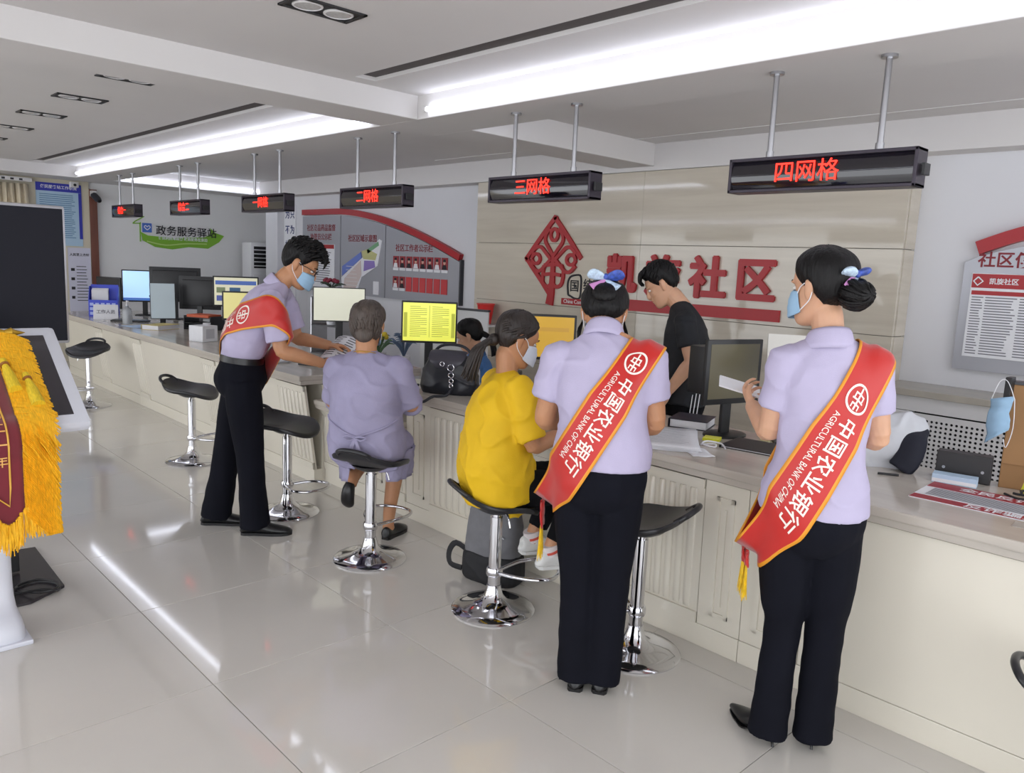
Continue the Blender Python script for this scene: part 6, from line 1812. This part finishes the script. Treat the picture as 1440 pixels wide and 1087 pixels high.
def folder(label, x, y, z, rz, w, l, th, m, name='folder', n=1):
    t = thing(name, label, 'folder', (x, y, z), rz)
    MB().bbox(-w / 2, w / 2, -l / 2, l / 2, 0, 0.003, 0.001).build('back_cover', m, t)
    MB().bbox(-w / 2 + 0.006, w / 2 - 0.006, -l / 2 + 0.006, l / 2 - 0.006, 0.0031, th - 0.0031, 0.001).build('pages', PAPER, t)
    MB().bbox(-w / 2, w / 2, -l / 2, l / 2, th - 0.003, th, 0.001).build('front_cover', m, t)
    MB().bbox(-w / 2 - 0.003, -w / 2, -l / 2, l / 2, 0, th, 0.001).build('spine', m, t)
    return t
BLUEF = mat('folder_blue', (44, 58, 128), 0.4); YELF = mat('folder_yellow', (206, 188, 110), 0.6); DKF = mat('folder_dark', (36, 40, 58), 0.4)
folder('dark blue folder lying flat behind the forms', -2.64, 3.46, ZA, 0.75, 0.25, 0.34, 0.022, BLUEF)
folder('pale yellow folder in front of the dark monitor backs', -8.62, 3.04, ZC, 0.5, 0.22, 0.32, 0.05, YELF)
folder('black leather pad beside the square monitor', -1.80, 3.33, ZA, 0.15, 0.26, 0.24, 0.012, mat('pad_black', (28, 28, 34), 0.45), 'writing_pad')
folder('thick dark notebook pile beside the blue folder', -2.28, 3.52, ZA, 0.35, 0.20, 0.22, 0.045, DKF, 'notebook')
cw = MB().tube([(-1.98, 3.14, ZA + 0.006), (-1.93, 3.18, ZA + 0.012), (-1.90, 3.13, ZA + 0.010), (-1.95, 3.11, ZA + 0.016), (-1.97, 3.17, ZA + 0.02), (-1.91, 3.20, ZA + 0.016), (-1.86, 3.16, ZA + 0.006)], 0.004, 8, 6).build('white_cable', PAPER, None, True)
tag(cw, 'white cable tangled on the worktop beside the forms', 'cable')
bx_ = thing('card_reader', 'flat black card reader under the square monitor', 'card reader', (-2.46, 3.26, ZA), 0.5)
MB().bbox(-0.14, 0.14, -0.05, 0.05, 0, 0.05, 0.01).build('case', DARKP, bx_, True)
MB().bbox(-0.12, 0.12, -0.0525, -0.0502, 0.02, 0.028, 0.0005).build('slot', BLACKP, bx_)
for k, (x, y, c, lb) in enumerate(((-2.02, 3.30, (214, 214, 40), 'yellow sticky note pad below the square monitor'), (-1.88, 3.60, (220, 216, 60), 'yellow sticky note pad beside the black bag'))):
    n_ = thing('sticky_notes', lb, 'sticky notes', (x, y, ZA), 0.4)
    MB().bbox(-0.04, 0.04, -0.04, 0.04, 0, 0.012, 0.001).build('pad', mat('sticky_%d' % k, c, 0.6), n_)
    MB().bbox(-0.038, 0.038, -0.038, 0.038, 0.0121, 0.0128, 0.0002).build('top_sheet', mat('sticky_top_%d' % k, (230, 228, 90), 0.6), n_)
# document holder and dark bag behind the raised hand
dh = thing('document_holder', 'white desktop document holder with wooden ledge', 'document holder', (-1.74, 3.58, ZA), hd(0.6, -0.8) + math.pi)
Mh_ = TR(0, 0, 0.36) @ RX(-0.25)
MB().bbox(-0.16, 0.16, -0.006, 0.006, 0.0, 0.17, 0.003, Mh_).build('board', mat('holder_white', (214, 212, 206), 0.5), dh)
MB().bbox(-0.16, 0.16, -0.05, 0.006, -0.035, -0.0005, 0.003, Mh_).build('ledge', mat('holder_wood', (178, 140, 92), 0.5, var=0.15, scale=6), dh)
MB().bbox(-0.02, 0.02, 0.006, 0.03, 0.0, 0.37, 0.004).build('post', DARKP, dh)
MB().bbox(-0.10, 0.10, -0.06, 0.08, 0.0, 0.012, 0.004).build('base', DARKP, dh)
def soft(name, label, cat, loc, rz, mb, m, voxel=0.007, amp=0.006, seed=0.0, smooth=4):
    t = thing(name, label, cat, loc, rz)
    cloth('body', mb, m, t, voxel, smooth, folds(amp, 9, 9, seed))
    return t
LEATH = mat('black_handbag_leather', (30, 32, 40), 0.38, var=0.15, scale=8)
q = MB().bbox(-0.10, 0.10, -0.06, 0.06, 0.0, 0.19, 0.04)
t = soft('pouch', 'dark burgundy bag slumped behind the square monitor', 'bag', (-1.50, 3.56, ZA), 0.5, q, mat('burgundy_cloth', (48, 26, 38), 0.6), amp=0.012)
MB().tube([(-0.06, 0, 0.17), (-0.05, 0.0, 0.24), (0.05, 0.0, 0.24), (0.06, 0, 0.17)], 0.007, 8, 4).build('strap', MATS['burgundy_cloth'], t, True)
# handbag with rings and strap
q = MB()
q.loft([(0, 0, 0.0), (0, 0, 0.05), (0, 0, 0.15), (0, 0, 0.22), (0, 0, 0.25)], [(0.17, 0.075), (0.185, 0.085), (0.165, 0.075), (0.13, 0.055), (0.09, 0.03)], (0, 1, 0), 24, 3, True, 3.2)
hb = soft('handbag', 'black leather handbag with metal rings on the worktop edge', 'handbag', (-3.72, 3.03, ZA), hd(-0.55, 0.83), q, LEATH, amp=0.010, seed=3.0)
q = MB(); q.loft([(0.0, 0.03, 0.252), (0.0, -0.03, 0.262), (0.0, -0.085, 0.215), (0.0, -0.092, 0.165)], [(0.10, 0.006), (0.115, 0.007), (0.11, 0.006), (0.06, 0.005)], (0, 0, 1), 14, 4)
q.build('flap', mat('handbag_flap', (62, 60, 70), 0.35), hb, True)
for k, (x, z, r) in enumerate(((0.035, 0.17, 0.020), (0.038, 0.125, 0.016), (0.040, 0.09, 0.013), (-0.02, 0.19, 0.013), (0.04, 0.06, 0.011))):
    MB().tube([(x + r * math.cos(a), -0.098, z + r * math.sin(a)) for a in [i * math.pi / 8 for i in range(16)]], 0.0035, 8, closed=True).build('ring', CHROME, hb, True)
MB().tube([(0.14, -0.03, 0.16), (0.165, -0.07, 0.24), (0.09, -0.05, 0.30), (-0.06, 0.0, 0.29), (-0.14, 0.0, 0.20)], 0.009, 10, 5).build('top_handle', LEATH, hb, True)
MB().tube([(0.05, -0.100, 0.05), (0.03, -0.16, 0.012), (-0.04, -0.20, 0.004), (-0.10, -0.215, -0.03), (-0.17, -0.20, -0.012), (-0.19, -0.16, 0.012), (-0.175, -0.08, 0.05)], 0.009, 10, 5).build('shoulder_strap', LEATH, hb, True)
# backpack on the floor between stool and counter
bp = thing('backpack', 'grey and black backpack on the floor beside the stool', 'backpack', (-2.86, 2.66, 0), hd(-0.3, 0.95))
q = MB(); q.loft([(0, 0, 0.14), (0, 0, 0.20), (0, 0.01, 0.36), (0, 0.015, 0.44), (0, 0.015, 0.465)], [(0.15, 0.085), (0.152, 0.09), (0.140, 0.075), (0.11, 0.055), (0.05, 0.025)], (0, 1, 0), 22, 3, True, 3.0)
cloth('upper_body', q, mat('backpack_grey', (112, 112, 116), 0.8, var=0.1, scale=20), bp, 0.007, 3, folds(0.006, 8, 8, 1.0))
q = MB(); q.loft([(0, 0, 0.0), (0, 0, 0.03), (0, 0, 0.13), (0, 0, 0.155)], [(0.15, 0.09), (0.168, 0.105), (0.165, 0.10), (0.150, 0.088)], (0, 1, 0), 22, 3, True, 3.0)
cloth('lower_body', q, mat('backpack_black', (24, 24, 28), 0.7), bp, 0.007, 3, folds(0.006, 8, 8, 2.0))
MB().tube([(0.05, -0.082, 0.20), (0.055, -0.085, 0.29), (0.10, -0.075, 0.26)], 0.004, 8).build('zip', STEEL, bp, True)
MB().loft([(-0.13, -0.03, 0.13), (-0.20, -0.05, 0.17), (-0.235, -0.06, 0.12), (-0.22, -0.07, 0.06), (-0.15, -0.07, 0.05)], [(0.016, 0.005)] * 5, (0, 1, 0), 10, 4).build('strap', MATS['backpack_black'], bp, True)

# file rack, cards, bottle, boxes at the end of the counter
fr_ = thing('file_rack', 'blue plastic file rack with square openings', 'file rack', (-10.35, 2.98, ZC), 1.15)
RB = mat('rack_blue', (58, 76, 206), 0.4)
MB().bbox(-0.16, 0.16, -0.005, 0.005, 0.0, 0.20, 0.002).build('front_panel', RB, fr_)
for i in range(5):
    for j in range(3):
        MB().bbox(-0.145 + i * 0.06, -0.105 + i * 0.06, -0.0075, -0.0052, 0.02 + j * 0.055, 0.055 + j * 0.055, 0.001).build('opening', mat('rack_light', (176, 190, 240), 0.5), fr_)
MB().prism([(0.0, 0.0), (0.16, 0.0), (0.16, 0.36), (0.08, 0.36), (0.0, 0.20)], -0.16, -0.152, 'yz').build('side_panel', RB, fr_)
MB().prism([(0.0, 0.0), (0.16, 0.0), (0.16, 0.36), (0.08, 0.36), (0.0, 0.20)], 0.152, 0.16, 'yz').build('side_panel', RB, fr_)
MB().bbox(-0.152, 0.152, 0.152, 0.16, 0.0, 0.38, 0.002).build('rear_panel', RB, fr_)
MB().bbox(-0.152, 0.152, 0.0, 0.152, 0.0, 0.006, 0.002).build('base_panel', RB, fr_)
ps = thing('leaflet_block', 'white leaflets standing upright inside the blue file rack', 'leaflets', (-10.35, 2.98, ZC + 0.008), 1.15)
for k in range(3):
    MB().bbox(-0.13, 0.05, 0.05 + 0.03 * k, 0.056 + 0.03 * k, 0.0, 0.31 + 0.01 * k, 0.001).build('sheet', PAPER, ps)
cd_ = thing('name_card', 'white tent card standing before the blue file rack', 'card', (-9.98, 2.90, ZC), 1.2)
MB().add([V(-0.13, -0.05, 0), V(0.13, -0.05, 0), V(0.13, 0, 0.17), V(-0.13, 0, 0.17), V(-0.13, 0.05, 0), V(0.13, 0.05, 0), V(0.13, 0.047, 0), V(-0.13, 0.047, 0), V(-0.13, -0.047, 0), V(0.13, -0.047, 0)], [(0, 1, 2, 3), (3, 2, 5, 4)]).build('card', PAPER, cd_)
q = MB(); wall_text(q, '工作人员', 0.05, face_mat((0, -0.0285, 0.085), (0, -0.17, 0.05), (0, 0.05, 0.17)), 0.01); q.build('lettering', GREYINK, cd_)
def bottle(label, x, y, z, m, h=0.20, r=0.033, pump=True, capm=PAPER):
    t = thing('bottle', label, 'bottle', (x, y, z))
    MB().lathe([(0.001, 0), (r, 0.0), (r, h * 0.55), (r * 0.85, h * 0.65), (r * 0.35, h * 0.72), (r * 0.35, h * 0.78), (0.001, h * 0.78)], (0, 0, 0), 20).build('container', m, t, True)
    if pump:
        q_ = MB(); q_.cyl((0, 0, h * 0.76), (0, 0, h * 0.98), 0.006); q_.bbox(-0.01, 0.04, -0.008, 0.008, h * 0.95, h, 0.003); q_.build('pump', capm, t, True)
    else:
        MB().cyl((0, 0, h * 0.75), (0, 0, h * 0.88), r * 0.45).build('cap', capm, t, True)
    return t
bottle('clear sanitiser pump bottle near the pale blue sheet', -9.30, 2.92, ZC, mat('clear_plastic', (214, 218, 222), 0.15, trans=0.6), 0.26, 0.05)
bottle('small bottle with red cap beside the handbag', -3.85, 3.36, ZA, mat('pale_plastic', (206, 206, 210), 0.4), 0.17, 0.025, False, REDP)
wbx = thing('tissue_box', 'small white cube box on the worktop near the bending man', 'box', (-7.35, 2.98, ZC), 0.35)
MB().bbox(-0.09, 0.09, -0.09, 0.09, 0, 0.15, 0.006).build('carton', PAPER, wbx)
MB().bbox(0.0902, 0.091, -0.05, 0.05, 0.03, 0.12, 0.0003).build('label_panel', mat('grey_label', (186, 186, 192), 0.6), wbx)
tr_ = thing('letter_tray', 'stacked black letter tray with orange folder', 'letter tray', (-8.45, 3.44, ZC), 0.5)
for k in range(3):
    MB().bbox(-0.17, 0.17, -0.12, 0.12, 0.01 + k * 0.06, 0.016 + k * 0.06, 0.002).build('shelf', BLACKP, tr_)
for sx in (-0.168, 0.168):
    MB().bbox(sx - 0.004, sx + 0.004, -0.12, 0.12, 0.0, 0.15, 0.002).build('side', BLACKP, tr_)
MB().bbox(-0.14, 0.14, -0.11, 0.10, 0.137, 0.165, 0.002).build('orange_folder', mat('orange_card', (196, 84, 40), 0.5), tr_)
cup = thing('paper_cup', 'white paper cup beside the letter tray', 'cup', (-8.05, 3.30, ZC))
MB().lathe([(0.001, 0), (0.028, 0), (0.038, 0.105), (0.040, 0.108), (0.036, 0.106), (0.027, 0.006), (0.001, 0.006)], (0, 0, 0), 20).build('wall', PAPER, cup, True)
MB().lathe([(0.0275, 0.003), (0.029, 0.003), (0.029, 0.0), (0.0275, 0.0)], (0, 0, 0), 20).build('rim', PAPER, cup, True)
# shelf unit with ornaments behind the bending man
su = thing('desk_shelf', 'small grey desktop shelf behind the bending man face', 'shelf', (-6.05, 3.60, ZC), 0.3)
for z in (0.0, 0.24, 0.48):
    MB().bbox(-0.17, 0.17, -0.10, 0.10, z, z + 0.012, 0.002).build('board', DARKP, su)
for sx in (-0.17, 0.17):
    MB().bbox(sx - 0.006, sx + 0.006, -0.10, 0.10, 0.0, 0.49, 0.002).build('side', STEEL, su)
def plant(label, x, y, z, leafm, n=26, hgt=0.22, flower=None, potm=PAPER):
    t = thing('potted_plant', label, 'plant', (x, y, z))
    MB().lathe([(0.001, 0), (0.04, 0), (0.052, 0.085), (0.056, 0.09), (0.048, 0.088), (0.001, 0.075)], (0, 0, 0), 18).build('pot', potm, t, True)
    r_ = random.Random(int(abs(x) * 100))
    for k in range(n):
        a = r_.uniform(0, 6.28); l_ = hgt * r_.uniform(0.6, 1.0); o_ = r_.uniform(0.03, 0.10)
        d = V(math.cos(a), math.sin(a), 0)
        MB().loft([(0, 0, 0.07), tuple(d * o_ * 0.4 + V(0, 0, 0.07 + l_ * 0.6)), tuple(d * o_ + V(0, 0, 0.07 + l_)), tuple(d * (o_ + 0.04) + V(0, 0, 0.06 + l_))], [(0.003, 0.002), (0.006, 0.002), (0.007, 0.002), (0.001, 0.001)], (d.y, -d.x, 0.2), 6, 2).build('leaf', leafm, t, True)
    if flower:
        for k in range(9):
            a = r_.uniform(0, 6.28); o_ = r_.uniform(0.01, 0.07)
            MB().ell((math.cos(a) * o_, math.sin(a) * o_, 0.09 + hgt * r_.uniform(0.7, 1.05)), (0.022, 0.022, 0.018), 10, 6).build('flower', flower, t, True)
    return t
plant('small plant with golden leaves on the desktop shelf', -6.05, 3.58, ZC + 0.252, mat('golden_leaf', (150, 132, 70), 0.6), 22, 0.10)
plant('crimson flowers in a white pot on top of the desktop shelf', -6.05, 3.58, ZC + 0.492, mat('dark_leaf', (54, 66, 52), 0.6), 14, 0.06, mat('crimson', (120, 24, 48), 0.6))
plant('yellow flowers beside the cream screen', -5.33, 3.60, ZC, mat('green_leaf', (74, 104, 70), 0.6), 20, 0.16, mat('yellow_petal', (214, 190, 50), 0.6))
plant('blue grey leafy plant next to the yellow flowers', -5.08, 3.66, ZC, mat('blue_leaf', (86, 104, 128), 0.6), 34, 0.20)
# pen pots and small coloured things below the cream screen
pens = thing('pen_holder', 'black mesh pen holder below the cream screen', 'pen holder', (-5.22, 3.28, ZC))
MB().lathe([(0.001, 0), (0.04, 0), (0.042, 0.10), (0.038, 0.10), (0.036, 0.006), (0.001, 0.006)], (0, 0, 0), 18).build('pot', BLACKP, pens, True)
for k, c in enumerate(((190, 40, 40), (40, 70, 160), (210, 70, 130), (40, 40, 44))):
    MB().cyl((0.012 * math.cos(k * 1.6), 0.012 * math.sin(k * 1.6), 0.01), (0.034 * math.cos(k * 1.6), 0.034 * math.sin(k * 1.6), 0.16), 0.004, n=8).build('pen', mat('pen_%d' % k, c, 0.4), pens, True)
def calendar(label, x, y, z, yaw):
    t = thing('desk_calendar', label, 'calendar', (x, y, z), hd(*yaw) + math.pi)
    MB().add([V(-0.11, -0.04, 0), V(0.11, -0.04, 0), V(0.11, 0, 0.16), V(-0.11, 0, 0.16), V(-0.11, 0.04, 0), V(0.11, 0.04, 0)], [(0, 1, 2, 3), (3, 2, 5, 4)]).build('card', PAPER, t)
    q = MB()
    for r in range(5):
        for c in range(7):
            x0, f0, f1 = -0.095 + c * 0.028, 0.12 + r * 0.14, 0.22 + r * 0.14
            q.add([V(x0, -0.0412 + 0.04 * f0, 0.16 * f0), V(x0 + 0.020, -0.0412 + 0.04 * f0, 0.16 * f0), V(x0 + 0.020, -0.0412 + 0.04 * f1, 0.16 * f1), V(x0, -0.0412 + 0.04 * f1, 0.16 * f1)], [(0, 1, 2, 3)])
    q.build('day_grid', GREYINK, t)
    return t
calendar('white desk calendar with a printed grid', -5.02, 3.20, ZC, (0.75, -0.65))
# printer under the yellow screen
pr = thing('printer', 'low black and white printer under the yellow document screen', 'printer', (-4.24, 3.25, ZB), hd(0.80, -0.60) + math.pi)
MB().bbox(-0.20, 0.20, -0.13, 0.10, 0.0, 0.12, 0.012).build('body', BLACKP, pr, True)
MB().bbox(-0.19, 0.19, -0.12, 0.09, 0.121, 0.20, 0.012).build('lid', mat('printer_white', (196, 194, 190), 0.5), pr, True)
MB().bbox(-0.14, 0.14, -0.24, -0.131, 0.03, 0.036, 0.002).build('paper_tray', DARKP, pr)
MB().bbox(-0.10, 0.10, -0.22, -0.14, 0.0365, 0.042, 0.0005).build('paper', PAPER, pr)
# white panel and red cup on the staff side
wp = thing('partition_panel', 'low white partition board behind the clerk in blue', 'partition', (-5.64, 4.62, 0), 0.2)
MB().bbox(-0.40, 0.40, -0.012, 0.012, 0.0, 1.20, 0.004).build('board', mat('panel_white', (210, 210, 210), 0.5), wp)
MB().bbox(-0.41, 0.41, -0.018, 0.018, 1.2005, 1.22, 0.004).build('top_rail', DARKP, wp)
cs = thing('wall_shelf', 'small white ledge on the stone wall under the red cup', 'shelf', (-6.25, Y_WALL, 0.985))
MB().bbox(-0.20, 0.25, -0.22, -0.001, 0.0, 0.018, 0.003).build('board', WHITE, cs)
MB().prism([(-0.2, -0.001), (-0.01, -0.001), (-0.01, -0.16)], -0.02, -0.005, 'yz').build('bracket', WHITE, cs)
rc = thing('red_cup', 'red tapered plastic cup standing before the stone wall', 'cup', (-6.17, Y_WALL - 0.12, 1.004))
MB().lathe([(0.001, 0), (0.060, 0), (0.090, 0.20), (0.096, 0.205), (0.096, 0.215), (0.086, 0.213), (0.056, 0.008), (0.001, 0.008)], (0, 0, 0), 26).build('wall', mat('red_plastic', (214, 40, 36), 0.4), rc, True)
MB().lathe([(0.0965, 0.205), (0.099, 0.205), (0.099, 0.214), (0.0965, 0.214)], (0, 0, 0), 26).build('rim', MATS['red_plastic'], rc, True)

# ---- at the open end of the worktop: clothes, devices, brochure, cardboard
jk = thing('clothes_heap', 'white and navy jacket heaped over the edge of the worktop', 'jacket', (-1.27, 3.50, ZA), 0.35)
q = MB(); q.loft([(-0.19, -0.02, 0.015), (-0.12, 0.0, 0.05), (0.0, 0.02, 0.10), (0.08, 0.03, 0.15), (0.12, 0.05, 0.12)], [(0.03, 0.06), (0.05, 0.10), (0.07, 0.12), (0.05, 0.10), (0.02, 0.05)], (0, 0, 1), 18, 4)
cloth('white_jacket', q, mat('white_cloth', (204, 206, 212), 0.85, var=0.05, scale=8), jk, 0.007, 3, folds(0.018, 9, 9, 6.0))
q = MB(); q.loft([(0.05, -0.06, 0.012), (0.08, -0.045, 0.07), (0.10, -0.02, 0.14), (0.12, 0.04, 0.17)], [(0.05, 0.03), (0.055, 0.03), (0.05, 0.03), (0.03, 0.02)], (0.3, 1, 0), 16, 4)
cloth('navy_lining', q, mat('navy_cloth', (24, 26, 40), 0.8), jk, 0.007, 3, folds(0.010, 9, 9, 8.0))
bd_ = thing('card_printer', 'black boxy device with two screws on its front', 'device', (-0.985, 3.555, ZA), 0.20)
MB().bbox(-0.10, 0.10, -0.035, 0.035, 0.0, 0.115, 0.006).build('case', mat('device_black', (38, 36, 38), 0.45), bd_)
for sx in (-0.07, 0.07):
    MB().cyl((sx, -0.0355, 0.05), (sx, -0.039, 0.05), 0.006, n=12).build('screw', STEEL, bd_)
bb = thing('mask_box', 'flat pale blue and white carton before the black device', 'box', (-0.985, 3.46, ZA), 0.2)
MB().bbox(-0.08, 0.08, -0.035, 0.035, 0.0, 0.035, 0.002).build('carton', mat('carton_blue', (182, 204, 226), 0.6), bb)
MB().bbox(-0.079, 0.079, -0.0365, -0.0352, 0.004, 0.018, 0.0003).build('white_band', PAPER, bb)
pen = tag(MB().cyl((-1.24, 3.33, ZA + 0.006), (-1.17, 3.37, ZA + 0.006), 0.005, n=10).build('marker_pen', BLACKP, None, True), 'short black marker pen lying by the jacket', 'pen')
br_ = thing('brochure', 'red and white printed brochure lying on the worktop', 'brochure', (-0.80, 3.20, ZA), 0.05)
MB().bbox(-0.235, 0.42, -0.10, 0.22, 0.0, 0.003, 0.0008).build('sheet', PAPER, br_)
CRIM = mat('brochure_red', (152, 34, 48), 0.5)
MB().box(-0.233, 0.418, -0.098, -0.035, 0.0031, 0.0036).build('red_band', CRIM, br_)
MB().box(-0.233, 0.418, 0.12, 0.218, 0.0031, 0.0036).build('red_band', CRIM, br_)
q = MB(); wall_text(q, '反诈骗宣传', 0.062, TR(0.10, -0.066, 0.0042), 0.014, depth=0.0002); q.build('white_characters', PAPER, br_); q = MB(); wall_text(q, '全民反诈 在行动', 0.062, TR(0.10, 0.168, 0.0042), 0.014, depth=0.0002); q.build('white_characters', PAPER, br_)
q = MB()
for i in range(8):
    y = 0.10 - i * 0.0165
    q.add([V(-0.20, y, 0.0042), V(0.38 - 0.03 * random.random(), y, 0.0042), V(0.38 - 0.03 * random.random(), y + 0.007, 0.0042), V(-0.20, y + 0.007, 0.0042)], [(0, 1, 2, 3)])
q.build('print_lines', GREYINK, br_)
lb_ = thing('window_sticker', 'small grey printed sticker on the worktop before the brochure', 'sticker', (-0.55, 3.05, ZA), 0.05)
MB().bbox(-0.12, 0.12, -0.035, 0.035, 0.0, 0.0015, 0.0004).build('film', mat('sticker_grey', (176, 170, 164), 0.4), lb_)
q = MB(); wall_text(q, '便民服务窗口', 0.03, TR(0, 0, 0.0018), 0.01, depth=0.0001); q.build('lettering', GREYINK, lb_)
cb_ = thing('cardboard_box', 'brown cardboard file box standing open at the worktop end', 'box', (-0.70, 3.60, ZA), 0.25)
CARD = mat('brown_cardboard', (150, 112, 72), 0.7, var=0.06, scale=8)
MB().bbox(-0.16, 0.16, -0.012, 0.0, 0.10, 0.42, 0.003).build('front_flap', CARD, cb_)
MB().bbox(-0.16, 0.16, 0.0005, 0.055, 0.0, 0.40, 0.003).build('carton', CARD, cb_)
MB().bbox(-0.168, 0.168, -0.016, 0.055, 0.4205, 0.432, 0.002).build('dark_edge', DARKP, cb_)
cl_ = tag(MB().bbox(-0.868, -0.845, 3.505, 3.56, ZA + 0.36, ZA + 0.45, 0.003).build('binder_clip', BLACKP, None), 'black clip gripping the edge of the cardboard box', 'clip')
hm = thing('hanging_mask', 'blue surgical mask hanging from the black clip', 'mask', (-0.872, 3.495, ZA + 0.18))
P = []
for i in range(13):
    f = i / 12
    P.append([V(-0.035 + 0.075 * f + 0.004 * math.sin(j * 0.9), -0.018 * math.sin(f * 3.1) - 0.006 * math.sin(j * 2.1 + f * 4), 0.045 + 0.135 * j / 10 - 0.045 * (1 - f) * (1 - j / 10) + 0.02 * f) for j in range(11)])
o = MB().grid(P).build('fabric', MASKB, hm, True, angle=180); md = o.modifiers.new('thickness', 'SOLIDIFY'); md.thickness = 0.0015
MB().tube([(-0.03, -0.005, 0.18), (-0.012, 0.004, 0.25), (0.015, 0.003, 0.255), (0.05, -0.01, 0.19)], 0.0016, 6, 5).build('ear_loop', PAPER, hm, True)
MB().tube([(0.05, -0.01, 0.19), (0.06, -0.02, 0.08), (0.045, -0.02, 0.0), (0.03, -0.01, 0.03)], 0.0016, 6, 5).build('ear_loop', PAPER, hm, True)
for k in range(3):
    cbl = MB().tube([(-0.80 + 0.03 * k, 3.44 - 0.01 * k, ZA + 0.006 + 0.011 * k), (-0.74, 3.40 + 0.03 * k, ZA + 0.006 + 0.011 * k), (-0.66 + 0.02 * k, 3.47, ZA + 0.006 + 0.011 * k), (-0.58, 3.42 - 0.02 * k, ZA + 0.006 + 0.011 * k)], 0.005, 8, 6).build('desk_cable', BLACKP, None, True)
    tag(cbl, ['thin black cable curling below the cardboard box', 'looped black cable over the first cable by the cardboard box', 'uppermost black cable below the cardboard box'][k], 'cable')
yt = tag(MB().loft([(-0.74, 3.475, ZA + 0.012), (-0.735, 3.49, ZA + 0.06), (-0.725, 3.50, ZA + 0.10)], [(0.02, 0.004), (0.016, 0.004), (0.02, 0.004)], (0, 1, 0), 10, 4).build('yellow_tape', mat('tape_yellow', (206, 200, 60), 0.5), None, True), 'yellow tape strip among the black cables', 'tape')
